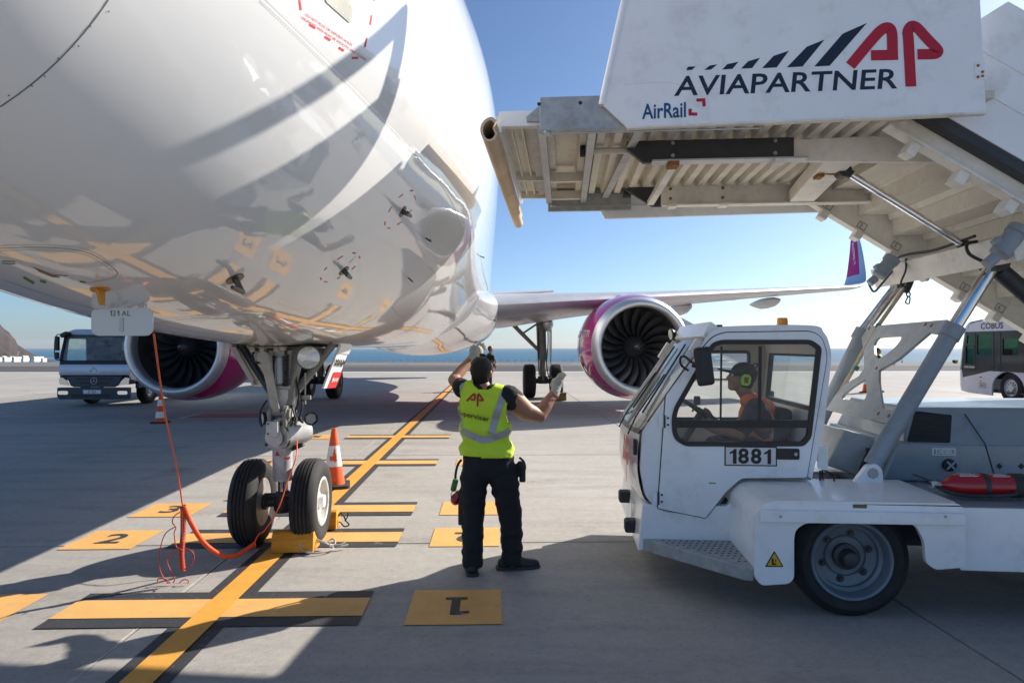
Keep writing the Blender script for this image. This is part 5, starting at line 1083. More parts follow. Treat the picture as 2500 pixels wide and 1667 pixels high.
# ------------------------------------------------------------------ driver's cab
CB0, CB1 = PB, 2.06
CO = [(1476, 993), (1560, 872), (1636, 757), (1668, 749), (1863, 746), (1898, 764), (1911, 812), (1893, 977), (1864, 1102), (1701, 1102), (1670, 1133), (1623, 1197), (1514, 1172), (1482, 1140), (1470, 1077)]
WINo = [(1548, 934), (1595, 852), (1634, 787), (1656, 780), (1862, 780), (1886, 797), (1862, 1004), (1845, 1024), (1574, 1024), (1551, 1011), (1543, 993), (1542, 957)]
def ring_in(pts, d):
    c = [Vector(p) for p in pts]; out = []; n = len(c); ar = sum(c[i].x * c[(i + 1) % n].y - c[(i + 1) % n].x * c[i].y for i in range(n)); sg = 1 if ar > 0 else -1
    for i in range(n):
        t1 = (c[i] - c[i - 1]).normalized(); t2 = (c[(i + 1) % n] - c[i]).normalized(); n1 = Vector((-t1.y, t1.x)) * sg; n2 = Vector((-t2.y, t2.x)) * sg; m_ = (n1 + n2).normalized(); out.append(tuple(c[i] + m_ * d / max(.4, m_.dot(n1))))
    return out
co = az(CO, PB); wo = rpoly(az(WINo, PB), .03, 3); wi = ring_in(wo, .034)
co_r = rpoly(co, [.0, .0, .06, .04, .06, .06, .06, .05, .01, .03, .04, .02, .10, .05, .05], 4)
# near side frame, then the door on it
dr = rpoly(az([(1529, 908), (1590, 826), (1637, 773), (1664, 764), (1862, 761), (1886, 774), (1899, 815), (1852, 1096), (1702, 1097), (1667, 1128), (1620, 1188), (1511, 1166)], PB), [.02, .0, .05, .03, .05, .04, .06, .02, .03, .03, .01, .01], 4)
k = MB(); k.prism(co_r, [ring_in(dr, .035)], (0, PB, 0), (1, 0, 0), (0, 0, 1), (0, .05, 0)); cab = k.build('cab', 'gse_white', stairs, bevel=.012, smooth=35)
k = MB(); k.prism(dr, [wo], (0, PB - .012, 0), (1, 0, 0), (0, 0, 1), (0, .03, 0)); door_ = k.build('cab_door', 'gse_white', stairs, bevel=.004, smooth=35); door_['label'] = 'white cab door with black framed window and number 1881'
k = MB(); k.prism(ring_in(dr, -.007), [ring_in(dr, .004)], (0, PB - .0035, 0), (1, 0, 0), (0, 0, 1), (0, .006, 0)); k.build('door_seal', 'rubber', cab)
k = MB(); k.prism(wo, [wi], (0, PB - .020, 0), (1, 0, 0), (0, 0, 1), (0, .03, 0)); k.build('window_frame', 'frame_black', door_, bevel=.004, smooth=35)
k = MB(); k.sheet(wi, (0, PB - .002, 0), (1, 0, 0), (0, 0, 1)); k.build('window_pane', 'glass_clear', door_)
def bar_px(x0, y0, x1, y1, b, w, d, m, parent, name):
    k = MB(); k.beam(VL(x0, y0, b), VL(x1, y1, b), d, w, up=(0, 0, 1) if abs(y1 - y0) < abs(x1 - x0) else (1, 0, 0)); return k.build(name, m, parent)
bar_px(1546, 973, 1862, 973, PB - .006, .055, .022, 'frame_black', door_, 'window_bar'); bar_px(1657, 795, 1655, 968, PB - .004, .012, .014, 'frame_black', door_, 'window_bar')
bar_px(1746, 795, 1744, 968, PB - .001, .022, .012, 'frame_black', door_, 'window_bar')
for px, py in ((1527, 967), (1513, 1143)):
    c = VL(px, py, PB - .012); k = MB(); k.prism(rrect(-.045, -.045, .04, .045, .008), [], c, (1, 0, 0), (0, 0, 1), (0, -.008, 0)); hg = k.build('door_hinge', 'gse_white', door_, bevel=.002)
    k = MB(); k.cyl(c + Vector((-.004, -.012, -.046)), c + Vector((-.004, -.012, .046)), .008, 10); k.build('hinge_pin', 'steel_dark', hg, smooth=40)
    for e in (-.025, .025): k = MB(); k.lathe([(0, .004), (.008, .004), (.009, 0)], c + Vector((.022, -.008, e)), (0, -1, 0), 10); k.build('hinge_screw', 'steel_dark', hg)
c = VL(1809, 1042, PB - .012); k = MB(); k.prism(rrect(-.082, -.040, .082, .040, .012), [], c, (1, 0, 0), (0, 0, 1), (0, -.008, 0)); hd = k.build('door_handle', 'plastic_black', door_, bevel=.003)
k = MB(); k.prism(rrect(-.07, -.03, .03, .03, .006), [], c + Vector((0, -.008, 0)), (1, 0, 0), (0, 0, 1), (0, -.004, 0)); k.build('handle_flap', 'frame_black', hd); k = MB(); k.lathe([(0, .004), (.012, .004), (.013, 0)], c + Vector((.055, -.008, 0)), (0, -1, 0), 16); k.build('lock', 'steel', hd)
c = VL(1724, 1047, PB - .012); w2, h2_ = .187, .072; k = MB(); k.box(c + Vector((0, -.001, 0)), (w2 * 2, .002, h2_ * 2)); np_ = k.build('number_plate', 'black', door_)
k = MB(); k.box(c + Vector((0, -.003, 0)), (w2 * 2 - .018, .002, h2_ * 2 - .018)); k.build('plate_field', 'fus_grey', np_)
text('plate_number', '1881', .15, c + Vector((0, -.005, -.002)), (1, 0, 0), (0, 0, 1), 'black', np_, bold=.03, lift=.001, sx=1.02, sp=1.02)
c = VL(1636, 1109, PB - .012); k = MB(); k.box(c, (.05, .002, .011)); k.build('sticker', 'green_mark', door_)
# roof, rear wall, front and far side
def band(name, m, pts, b0, b1, th, parent=cab, smooth=40):
    P = [Vector(p) for p in pts]; inn = ring_open(P, th); k = MB(); k.loft([[(p.x, b, p.y) for p in P] + [(p[0], b, p[1]) for p in inn[::-1]] for b in (b0, b1)]); return k.build(name, m, parent, smooth=smooth)
def ring_open(P, d):
    out = []; n = len(P)
    for i in range(n):
        t1 = (P[i] - P[i - 1]).normalized() if i else (P[1] - P[0]).normalized(); t2 = (P[i + 1] - P[i]).normalized() if i < n - 1 else t1
        n1 = Vector((t1.y, -t1.x)); n2 = Vector((t2.y, -t2.x)); m_ = (n1 + n2).normalized(); out.append(tuple(P[i] + m_ * d / max(.4, m_.dot(n1))))
    return out
top = az([(1625, 773), (1636, 757), (1668, 749), (1863, 746), (1898, 764), (1911, 812)], PB); top = cr(top, 4)
band('roof', 'gse_white', top, CB0 + .045, CB1, .04)
rear = az([(1911, 812), (1893, 977), (1864, 1102)], PB)
R0, R1, R2_ = [Vector((p[0], 0, p[1])) for p in rear]
band('rear_wall', 'gse_white', az([(1897, 945), (1893, 977), (1864, 1102)], PB), CB0 + .045, CB1, .03)
for b0_, b1_ in ((CB0 + .045, CB0 + .14), (CB1 - .10, CB1)): band('rear_pillar', 'gse_white', az([(1911, 812), (1897, 945)], PB), b0_, b1_, .03)
k = MB(); q0, q1 = az([(1909, 815), (1897, 945)], PB); k.add([(q0[0] - .01, CB0 + .14, q0[1]), (q0[0] - .01, CB1 - .10, q0[1]), (q1[0] - .01, CB1 - .10, q1[1]), (q1[0] - .01, CB0 + .14, q1[1])], [(0, 1, 2, 3)]); k.build('rear_window', 'glass_clear', cab); bb0, bb1 = CB0 + .14, CB1 - .10
for A_, B_ in (((q0, bb0), (q0, bb1)), ((q0, bb1), (q1, bb1)), ((q1, bb1), (q1, bb0)), ((q1, bb0), (q0, bb0))): k = MB(); k.beam((A_[0][0] - .015, A_[1], A_[0][1]), (B_[0][0] - .015, B_[1], B_[0][1]), .035, .035, up=(1, 0, 0)); k.build('rear_window_frame', 'frame_black', cab)
# front lower panel, windscreen
fr_ = az([(1476, 993), (1470, 1077), (1482, 1140), (1500, 1162)], PB); fr_ = cr(fr_, 4)[::-1]
P = [Vector(p) for p in fr_]; k = MB(); rows = []
for i, b in enumerate([CB0 + .0505, CB0 + .1, CB0 + .2, CB0 + .4, 1.34, CB1 - .4, CB1 - .2, CB1 - .1, CB1]):
    t = abs(b - (CB0 + CB1) / 2) / ((CB1 - CB0) / 2); dx = -.075 * (1 - t ** 3)
    rows.append([(p.x + dx, b, p.y) for p in P])
k.loft(rows, cap=False, closed=False); k.build('front_panel', 'gse_white', cab, smooth=50)
wb, wt = az([(1476, 993)], PB)[0], az([(1630, 766)], PB)[0]
def ws(t, b, off=0):                                               # point on the windscreen, t from sill to brow
    s_ = abs(b - (CB0 + CB1) / 2) / ((CB1 - CB0) / 2); dx = -.075 * (1 - s_ ** 3) * (1 - .6 * t)
    return Vector((wb[0] + (wt[0] - wb[0]) * t + dx - off * .8, b, wb[1] + (wt[1] - wb[1]) * t + off * .55))
bs = [CB0 + .051, CB0 + .14, CB0 + .28, CB0 + .5, 1.34, CB1 - .5, CB1 - .28, CB1 - .14, CB1 - .05]
k = MB(); k.loft([[ws(t, b) for t in (0, .33, .66, 1)] for b in bs], cap=False, closed=False); wsn = k.build('windscreen', 'glass_wind', cab, smooth=50)
k = MB(); k.loft([[ws(t, b, o_) for t, o_ in ((-.02, .006), (.02, .006), (.02, -.006), (-.02, -.006))] for b in bs]); k.loft([[ws(t, b, o_) for t, o_ in ((.975, .006), (1.01, .006), (1.01, -.006), (.975, -.006))] for b in bs]); k.build('windscreen_seal', 'frame_black', wsn, smooth=40)
k = MB(); k.loft([[ws(t, b, o_) for t, o_ in ((.96, .02), (1.10, .03), (1.10, -.03), (.96, -.012))] for b in bs]); k.build('brow', 'gse_white', cab, smooth=40)
k = MB(); k.loft([[ws(t, CB1 - .03 + e, o_) for e, o_ in ((-.03, .015), (.03, .015), (.03, -.015), (-.03, -.015))] for t in (-.02, .35, .7, 1.03)]); k.build('far_pillar', 'gse_white', cab, smooth=40)
for b0_, b1_, t1 in ((CB0 + .18, CB0 + .55, .88), (CB0 + .62, CB0 + .98, .86)):
    k = MB(); k.tube([ws(-.06, b0_, .02), ws(.10, b0_ + .03, .04), ws(.55, b0_ + .12, .03)], .006, 8); wp = k.build('wiper_arm', 'plastic_black', cab, smooth=40)
    k = MB(); k.beam(ws(.16, b0_ + .02, .018), ws(t1, b0_ + .22, .018), .008, .012); k.build('wiper_blade', 'plastic_black', wp)
k = MB(); k.box(ws(.86, CB0 + .06, .02), (.05, .06, .10), Matrix.Rotation(R(32), 3, 'Y')); k.build('pillar_clamp', 'gse_beam', cab); k = MB(); k.box(ws(.80, CB1 - .02, .03), (.03, .09, .16), Matrix.Rotation(R(32), 3, 'Y')); k.build('pillar_clamp', 'gse_beam', cab)
# far side wall with its window
fo = [(x, z) for x, z in co_r]
f2 = rpoly(az([(1520, 963), (1562, 880), (1610, 806), (1722, 806), (1719, 963)], CB1), .04, 3)
k = MB(); k.prism(fo, [f2], (0, CB1, 0), (1, 0, 0), (0, 0, 1), (0, .04, 0)); fs_ = k.build('far_side', ['interior'], cab, bevel=.006, smooth=35)
k = MB(); k.prism(ring_in(f2, -.006), [ring_in(f2, .022)], (0, CB1 - .014, 0), (1, 0, 0), (0, 0, 1), (0, .03, 0)); k.build('window_frame', 'frame_black', fs_); k = MB(); k.sheet(ring_in(f2, .01), (0, CB1 + .012, 0), (1, 0, 0), (0, 0, 1)); k.build('window_pane', 'glass_clear', fs_)
k = MB(); x0_, x1_ = co[14][0] + .02, co[8][0] - .02; k.box(((x0_ + x1_) / 2 + .1, (CB0 + CB1) / 2, .60), (x1_ - x0_ - .2, CB1 - CB0 - .14, .03)); k.build('cab_floor', 'plastic_black', cab)
k = MB(); k.box((x0_ + .16, (CB0 + CB1) / 2, .95), (.22, CB1 - CB0 - .16, .24), ch=.04); k.box((x0_ + .10, (CB0 + CB1) / 2, .75), (.1, CB1 - CB0 - .16, .3), ch=.03); k.build('dashboard', 'plastic_black', cab)
# seat and steering wheel
k = MB(); sxx = VL(1775, 1000, 1.2).x; k.box((sxx - .2, 1.22, .86), (.46, .46, .12), ch=.04); k.box((sxx + .02, 1.22, 1.06), (.12, .44, .42), Matrix.Rotation(R(8), 3, 'Y'), ch=.04); k.box((sxx - .2, 1.22, .70), (.3, .3, .2)); k.build('driver_seat', 'seat_dark', cab)
wc_ = VL(1585, 958, 1.2); wn_ = Vector((-.62, 0, .0)) ; ax_ = Vector((.52, 0, .85)).normalized(); k = MB(); ux = Vector((0, 1, 0)); uy = ax_.cross(ux)
wc_ = VL(1612, 945, 1.2)
k.tube([wc_ + (ux * math.cos(a) + uy * math.sin(a)) * .20 for a in [2 * math.pi * i / 32 for i in range(32)]], .015, 10, closed=True)
for a in (0, 2.1, 4.2): k.tube([wc_ - ax_ * .02, wc_ + (ux * math.cos(a) + uy * math.sin(a)) * .2], .013, 8)
k.cyl(wc_ - ax_ * .35, wc_ - ax_ * .0, .03, 12); k.cyl(wc_ - ax_ * .02, wc_ + ax_ * .02, .05, 16); k.build('steering_wheel', 'plastic_black', cab, smooth=40)
k = MB(); k.box(VL(1601, 919, 1.25), (.05, .04, .07), ch=.01); k.tube([VL(1601, 925, 1.25), VL(1590, 945, 1.25)], .008, 8); k.build('switch_box', 'plastic_black', cab)
k = MB(); k.box(VL(1768, 908, CB1 - .05), (.07, .06, .09), ch=.012); k.build('window_lock', 'plastic_black', cab)
# mirror, beacon, work lamp
c = VL(1617, 841, .36); k = MB(); k.box(c, (.125, .05, .27), Matrix.Rotation(R(-7), 3, 'Y') @ Matrix.Rotation(R(12), 3, 'Z'), ch=.022); mr = k.build('mirror', 'plastic_black', stairs)
k = MB(); k.tube(cr([VL(1580, 850, .60), VL(1565, 838, .52), VL(1563, 822, .5), VL(1572, 818, .46), VL(1590, 832, .40), VL(1606, 838, .38)], 5), .009, 8); k.tube([VL(1590, 838, .39), VL(1608, 842, .37)], .016, 8); k.build('mirror_arm', 'plastic_black', mr, smooth=40)
c = VL(1797, 747, 1.3); k = MB(); k.lathe([(.048, -.02), (.048, .0), (.045, .005), (.042, .055), (.036, .062), (0, .064)], c, (0, 0, 1), 24); be = k.build('beacon', 'amber', stairs, smooth=35)
k = MB(); k.lathe([(.052, -.05), (.052, -.015), (.046, -.012)], c, (0, 0, 1), 24); k.build('beacon_base', 'plastic_black', be, smooth=35)
c = VL(1541, 768, 1.9); k = MB(); k.lathe([(0, .05), (.03, .045), (.055, .01), (.055, 0), (.048, -.005), (0, -.005)], c, (.9, .2, .1), 20); wk = k.build('work_lamp', 'plastic_black', stairs, smooth=35); k = MB(); k.lathe([(0, -.012), (.048, -.006)], c, (.9, .2, .1), 20); k.build('lamp_lens', 'glass_dirty', wk); k = MB(); k.tube([c + Vector((.02, 0, -.03)), c + Vector((.06, 0, -.09)), ws(1.05, 1.85, .02)], .008, 8); k.build('lamp_bracket', 'steel_dark', wk)
c = VL(1652, 750, 1.0); k = MB(); k.box(c, (.04, .04, .03)); k.build('roof_bolt', 'plastic_black', cab)
# handler logo on the front panel
def fp(u, v): # u across from the near edge, v height
    return Vector((co[14][0] - .052 - (u - .1) * .05, CB0 + u, v))
o0 = fp(.34, .88); ap_logo(o0 + Vector((-.012, 0, 0)), (0.0, -1, 0), (0, 0, 1), .00125, 'logo_red', cab)
k = MB(); k.box(fp(.08, 1.0) + Vector((.02, 0, 0)), (.02, .06, .12), ch=.006); k.build('turn_lamp', 'plastic_black', cab)

# fire extinguisher strapped to the deck
e0, e1 = VL(2168, 1118, .34), VL(2348, 1131, .34); e0.z = e1.z = .745 + .078; d = (e1 - e0).normalized(); k = MB()
ex = thing('fire_extinguisher', 'red fire extinguisher lying on the deck behind the wheel fender', 'fire extinguisher', SMx @ Vector(((e0.x + e1.x) / 2, .34, .745)), SR); eo = Vector(((e0.x + e1.x) / 2, .34, .745)); L_ = (e1 - e0).length
k = MB(); k.lathe([(0, -.02), (.025, -.02), (.03, .0), (.06, .03), (.076, .075), (.076, L_ - .08), (.076, L_ - .07)], e0 - eo, d, 32); k.build('cylinder', 'ext_red', ex, smooth=40)
k = MB(); k.lathe([(.0765, L_ - .085), (.081, L_ - .08), (.081, L_ + .0), (.07, L_ + .02), (0, L_ + .02)], e0 - eo, d, 32); k.build('base_cap', 'rubber', ex, smooth=35)
k = MB(); k.cyl(e0 - eo - d * .02, e0 - eo - d * .09, .018, 14); k.box(e0 - eo - d * .07, (.04, .045, .05), ch=.006); k.build('valve', 'steel', ex, smooth=35)
k = MB(); k.beam(e0 - eo - d * .07 + Vector((0, 0, .02)), e0 - eo - d * .20 + Vector((0, 0, .065)), .02, .012); k.beam(e0 - eo - d * .06 + Vector((0, 0, 0)), e0 - eo - d * .17 + Vector((0, 0, .02)), .02, .012); k.build('lever', 'plastic_black', ex)
k = MB(); k.tube(cr([e0 - eo - d * .06 + Vector((0, -.03, -.01)), e0 - eo + d * .0 + Vector((0, -.07, -.04)), e0 - eo + d * .15 + Vector((0, -.09, -.055)), e0 - eo + d * .38 + Vector((0, -.088, -.045)), e0 - eo + d * (L_ - .1) + Vector((0, -.085, -.02))], 6), .012, 10); k.build('hose', 'rubber', ex, smooth=60)
k = MB(); k.lathe([(.078, L_ * .46), (.080, L_ * .46), (.080, L_ * .52), (.078, L_ * .52)], e0 - eo, d, 32); k.build('strap', 'steel_dark', ex)
k = MB()
for a_, b_ in ((.16, .40), (.58, .80)):
    for i in range(4):
        an = 1.0 + i * .22; rows = []
        s0_, s1_ = a_ * L_ + .01 * (i % 2), b_ * L_ - .015 * (i % 3)
        for an2 in (an, an + .10):
            for s_ in (s0_, s1_): rows.append(e0 - eo + d * s_ + Vector((0, -math.cos(an2) * .0768, math.sin(an2) * .0768)))
        k.add(rows, [(0, 1, 3, 2)])
o = k.build('instruction_print', 'cone_white', ex); o['kind'] = 'stuff'
# ------------------------------------------------------------------ people
def blob(shapes, voxel, smooth=6, disp=None):
    """capsules ('c', p0, r0, p1, r1) and ellipsoids ('e', centre, radii[, matrix]) fused into one continuous skin"""
    b = MB()
    for s in shapes:
        if s[0] == 'c':
            _, p0, r0, p1, r1 = s; p0, p1 = Vector(p0), Vector(p1); d = (p1 - p0); L = d.length; d.normalize(); pts = []; rs = []
            for t in (-1, -.8, -.45): pts.append(p0 + d * r0 * t); rs.append(max(.0005, r0 * math.sqrt(1 - t * t)))
            for t in (0, .25, .5, .75, 1): pts.append(p0.lerp(p1, t)); rs.append(r0 + (r1 - r0) * t)
            for t in (.45, .8, 1): pts.append(p1 + d * r1 * t); rs.append(max(.0005, r1 * math.sqrt(1 - t * t)))
            b.tube(pts, rs, 16)
        else:
            c = Vector(s[1]); rad = s[2]; Mx = s[3] if len(s) > 3 else Matrix.Identity(3); rings = []
            for i in range(1, 14):
                a = math.pi * i / 14; rings.append([c + Mx @ Vector((rad[0] * math.sin(a) * math.cos(t), rad[1] * math.sin(a) * math.sin(t), rad[2] * math.cos(a))) for t in [2 * math.pi * j / 20 for j in range(20)]])
            b.loft(rings)
    me = bpy.data.meshes.new('b'); me.from_pydata(b.v, [], b.f); bm = bmesh.new(); bm.from_mesh(me); bmesh.ops.recalc_face_normals(bm, faces=bm.faces[:]); bm.to_mesh(me); bm.free()
    o = bpy.data.objects.new('b', me); col.objects.link(o)
    r = o.modifiers.new('r', 'REMESH'); r.mode = 'VOXEL'; r.voxel_size = voxel
    s_ = o.modifiers.new('s', 'SMOOTH'); s_.factor = .5; s_.iterations = smooth
    dg = bpy.context.evaluated_depsgraph_get(); out = bpy.data.meshes.new_from_object(o.evaluated_get(dg)); bpy.data.objects.remove(o); bpy.data.meshes.remove(me)
    if disp:
        nr = [v.normal.copy() for v in out.vertices]
        for v, n in zip(out.vertices, nr): v.co += n * disp(v.co)
    return out
def cut(me, keep):
    bm = bmesh.new(); bm.from_mesh(me); dl = [f for f in bm.faces if not keep(f.calc_center_median())]; bmesh.ops.delete(bm, geom=dl, context='FACES'); bm.to_mesh(me); bm.free(); return me
def bparts(name, me, m, parent, solid=0):
    me.name = name; me.materials.clear(); me.materials.append(M[m]); o = link(name, me, parent, smooth=180)
    o.matrix_parent_inverse = parent.matrix_basis.inverted() if False else Matrix.Identity(4)
    if solid: s = o.modifiers.new('solid', 'SOLIDIFY'); s.thickness = solid; s.offset = -1
    return o
def hand_caps(w, d, side, nrm, s=1.0, curl=.25, spread=.18):
    """palm and five fingers: w wrist, d pointing direction, side towards the thumb, nrm out of the palm"""
    w, d, side, nrm = Vector(w), Vector(d).normalized(), Vector(side).normalized(), Vector(nrm).normalized(); out = []
    palm = [(-.030, 0), (-.010, 0), (.010, 0), (.030, 0)]
    for i, (o, _) in enumerate(palm): out.append(('c', w + side * o * .7 * s + d * .01 * s, .016 * s, w + side * o * s + d * .085 * s, .0135 * s))
    for o, L, k in ((.031, .072, .10), (.0105, .082, .03), (-.0105, .076, -.04), (-.031, .058, -.12)):
        p = w + side * o * s + d * .088 * s; dr_ = (d + side * k * spread * 5 * .4); dr_.normalize(); q = p + dr_ * L * .45 * s + nrm * curl * .010 * s; r = q + (dr_ + nrm * curl * 1.2).normalized() * L * .32 * s; t = r + (dr_ + nrm * curl * 2.2).normalized() * L * .26 * s
        out += [('c', p, .0105 * s, q, .0098 * s), ('c', q, .0098 * s, r, .009 * s), ('c', r, .009 * s, t, .008 * s)]
    p = w + side * .028 * s + d * .025 * s; q = p + (side * .75 + d * .6 + nrm * .2).normalized() * .042 * s; r = q + (side * .25 + d * .9 + nrm * .25).normalized() * .030 * s; t = r + (d + nrm * .2).normalized() * .024 * s
    out += [('c', p, .014 * s, q, .0115 * s), ('c', q, .0115 * s, r, .010 * s), ('c', r, .010 * s, t, .0085 * s)]
    return out
def head_shapes(c, fwd, up, s=1.0):
    f, u = Vector(fwd).normalized(), Vector(up).normalized(); r = f.cross(u).normalized(); u = r.cross(f); Mx = Matrix((r, f, u)).transposed(); c = Vector(c)
    q = lambda x, y, z: c + Mx @ Vector((x * s, y * s, z * s))
    sh = [('e', q(0, -.012, .025), (.076 * s, .094 * s, .092 * s), Mx), ('e', q(0, .025, -.03), (.060 * s, .068 * s, .075 * s), Mx), ('e', q(0, .055, -.085), (.040 * s, .034 * s, .028 * s), Mx),
          ('c', q(0, .088, .005), .010 * s, q(0, .104, -.022), .013 * s), ('e', q(.022, .094, -.026), (.010 * s, .010 * s, .008 * s), Mx), ('e', q(-.022, .094, -.026), (.010 * s, .010 * s, .008 * s), Mx), ('e', q(0, .083, -.055), (.024 * s, .012 * s, .008 * s), Mx), ('e', q(0, .080, -.068), (.020 * s, .012 * s, .008 * s), Mx), ('e', q(0, .083, .022), (.048 * s, .016 * s, .011 * s), Mx)]
    for e in (-1, 1): sh += [('e', q(e * .078, -.006, -.008), (.010 * s, .020 * s, .032 * s), Mx), ('e', q(e * .083, -.014, .004), (.008 * s, .016 * s, .020 * s), Mx)]
    return sh, q, Mx
def eyes(q, parent, s=1.0):
    for e in (-1, 1):
        b = MB(); b.lathe([(0, .012 * s), (.007 * s, .0095 * s), (.0118 * s, 0), (.007 * s, -.0095 * s), (0, -.012 * s)], q(e * .030, .077, .008), (0, 0, 1), 14); o = b.build('eye', 'white_mark', parent, smooth=180)
        b = MB(); b.lathe([(0, .002), (.005 * s, .001), (.006 * s, 0)], q(e * .030, .0885, .008), (q(0, 1, 0) - q(0, 0, 0)), 12); b.build('pupil', 'black', o)
def hair_cap(c, q, Mx, s, keep, grow=.007, extra=()):
    me = blob([('e', q(0, -.014, .028), ((.076 + grow) * s, (.094 + grow) * s, (.092 + grow) * s), Mx), ('e', q(0, -.03, -.03), ((.066 + grow) * s, (.062 + grow) * s, .075 * s), Mx)] + list(extra), .007, 3, lambda p: .0025 * noise.noise(p * 120))
    inv = Mx.inverted(); return cut(me, lambda p: keep(inv @ (p - c) / s))
def fold(a, sx, sy, sz, seed=0):
    return lambda p: a * noise.noise((p.x * sx, p.y * sy, p.z * sz + seed)) + a * .5 * noise.noise((p.x * sx * 2.3 + 5, p.y * sy * 2.3, p.z * sz * 2.3))
def shoe(an, d, parent, s=1.0, m='shoe'):
    an, d = Vector(an), Vector(d).normalized(); z0 = 0.0; h = Vector((an.x, an.y, 0))
    me = blob([('c', h - d * .055 * s + Vector((0, 0, .045)), .042 * s, h + d * .08 * s + Vector((0, 0, .042)), .046 * s), ('c', h + d * .08 * s + Vector((0, 0, .038)), .046 * s, h + d * .185 * s + Vector((0, 0, .03)), .034 * s), ('c', h - d * .03 * s + Vector((0, 0, .05)), .045 * s, h - d * .02 * s + Vector((0, 0, .12)), .045 * s)], .007, 5)
    for v in me.vertices: v.co.z = max(v.co.z, .006)
    o = bparts('shoe', me, m, parent); sd = d.cross(Vector((0, 0, 1)))
    b = MB(); pr = [(-.105, -.036), (-.08, -.046), (.0, -.044), (.10, -.052), (.17, -.046), (.215, -.024), (.225, 0), (.215, .024), (.17, .046), (.10, .052), (.0, .044), (-.08, .046), (-.105, .036)]
    b.prism([(x * s, y * s) for x, y in pr], [], h + Vector((0, 0, .001)), d, sd, (0, 0, .022)); b.build('sole', 'rubber', o, bevel=.004)
    return o
def wrap(me, O, U, V, N, lift):
    """function that lays flat (x, y) artwork on a garment by casting along -N"""
    bv = BVHTree.FromPolygons([v.co.copy() for v in me.vertices], [tuple(p.vertices) for p in me.polygons]); O, U, V, N = Vector(O), Vector(U).normalized(), Vector(V).normalized(), Vector(N).normalized()
    def f(x, y):
        p = O + U * x + V * y + N * .6; h_, n, i, d = bv.ray_cast(p, -N)
        if h_ is None: h_, n, i, d = bv.find_nearest(O + U * x + V * y)
        return h_ + N * lift
    return f
def strip(fn, path, w, name, m, parent, n=10):
    P = cr(path, n); vs = []
    for i, p in enumerate(P):
        a = Vector(P[max(0, i - 1)]); c = Vector(P[min(len(P) - 1, i + 1)]); t = (c - a).normalized(); s_ = Vector((-t.y, t.x)) * w / 2
        for e in (-1, -.33, .33, 1): vs.append(fn(p[0] + s_.x * e, p[1] + s_.y * e))
    b = MB(); b.add(vs, [(4 * i + j, 4 * i + j + 1, 4 * i + j + 5, 4 * i + j + 4) for i in range(len(P) - 1) for j in range(3)]); return b.build(name, m, parent, smooth=180)

# ---- the supervisor with raised arms, seen from behind
Y0 = 5.2
sup = thing('person', 'man in yellow-green vest lettered Supervisor, arms raised, seen from behind', 'person', (at(1125, 1315, Y0).x, Y0, 0)); sup['_woff'] = tuple(sup.location)
def S(x, y, dy=0.0): return at(x, y, Y0 + dy)
hc = S(1107, 853, .02); hf, hu = Vector((.30, .80, .42)), Vector((.02, -.42, .9)); hs, hq, hM = head_shapes(hc, hf, hu, 1.02)
shL, shR = S(1064, 893, .02), S(1172, 912, .0); elL, elR = S(1042, 872, .24), S(1239, 955, .10); wrL, wrR = S(1083, 824, .40), S(1276, 897, .22)
pel, che = S(1121, 1055, .0), S(1117, 930, .02)
body = hs + [('c', S(1113, 893, .0), .056, hq(0, -.025, -.075), .056), ('c', shL, .062, elL, .048), ('c', elL, .048, S(1060, 850, .32), .046), ('c', S(1060, 850, .32), .046, wrL, .030), ('c', shR + Vector((.02, 0, -.01)), .082, S(1205, 942, .05), .078), ('c', S(1205, 942, .05), .076, elR, .056), ('c', elR, .054, S(1254, 930, .15), .054), ('c', S(1254, 930, .15), .053, wrR, .033),
      ('e', S(1115, 950, .0), (.17, .10, .20)), ('e', S(1122, 1040, .0), (.16, .11, .16)), ('c', S(1090, 1090), .075, S(1086, 1190, .03), .055), ('c', S(1086, 1190, .03), .055, S(1085, 1300, -.02), .042), ('c', S(1155, 1090), .075, S(1172, 1190, .03), .055), ('c', S(1172, 1190, .03), .055, S(1176, 1290, .03), .042)]
bo = bparts('body', blob(body, .0095, 5), 'skin', sup)
ho = bparts('hair', hair_cap(hc, hq, hM, 1.02, lambda p: p.y < .045 + .5 * max(0, p.z - .06) and p.z > -.088 + max(0, p.y) * 1.6 and not (abs(p.x) > .07 and -.03 < p.y < .03 and p.z < .03)), 'hair', sup)
eyes(hq, sup, 1.02)
b = MB(); 
for e in (-1, 1): b.tube(cr([hq(e * .09, .0, .052), hq(e * .088, .06, .06), hq(e * .07, .10, .066)], 4), .004, 8)
b.prism(rrect(-.062, -.018, -.008, .018, .012), [], hq(0, .108, .072), hM @ Vector((1, 0, 0)), hM @ Vector((0, .3, 1)), hM @ Vector((0, .004, 0))); b.prism(rrect(.008, -.018, .062, .018, .012), [], hq(0, .108, .072), hM @ Vector((1, 0, 0)), hM @ Vector((0, .3, 1)), hM @ Vector((0, .004, 0))); b.tube([hq(-.01, .108, .076), hq(.01, .108, .076)], .003, 6); b.build('sunglasses', 'black', sup)
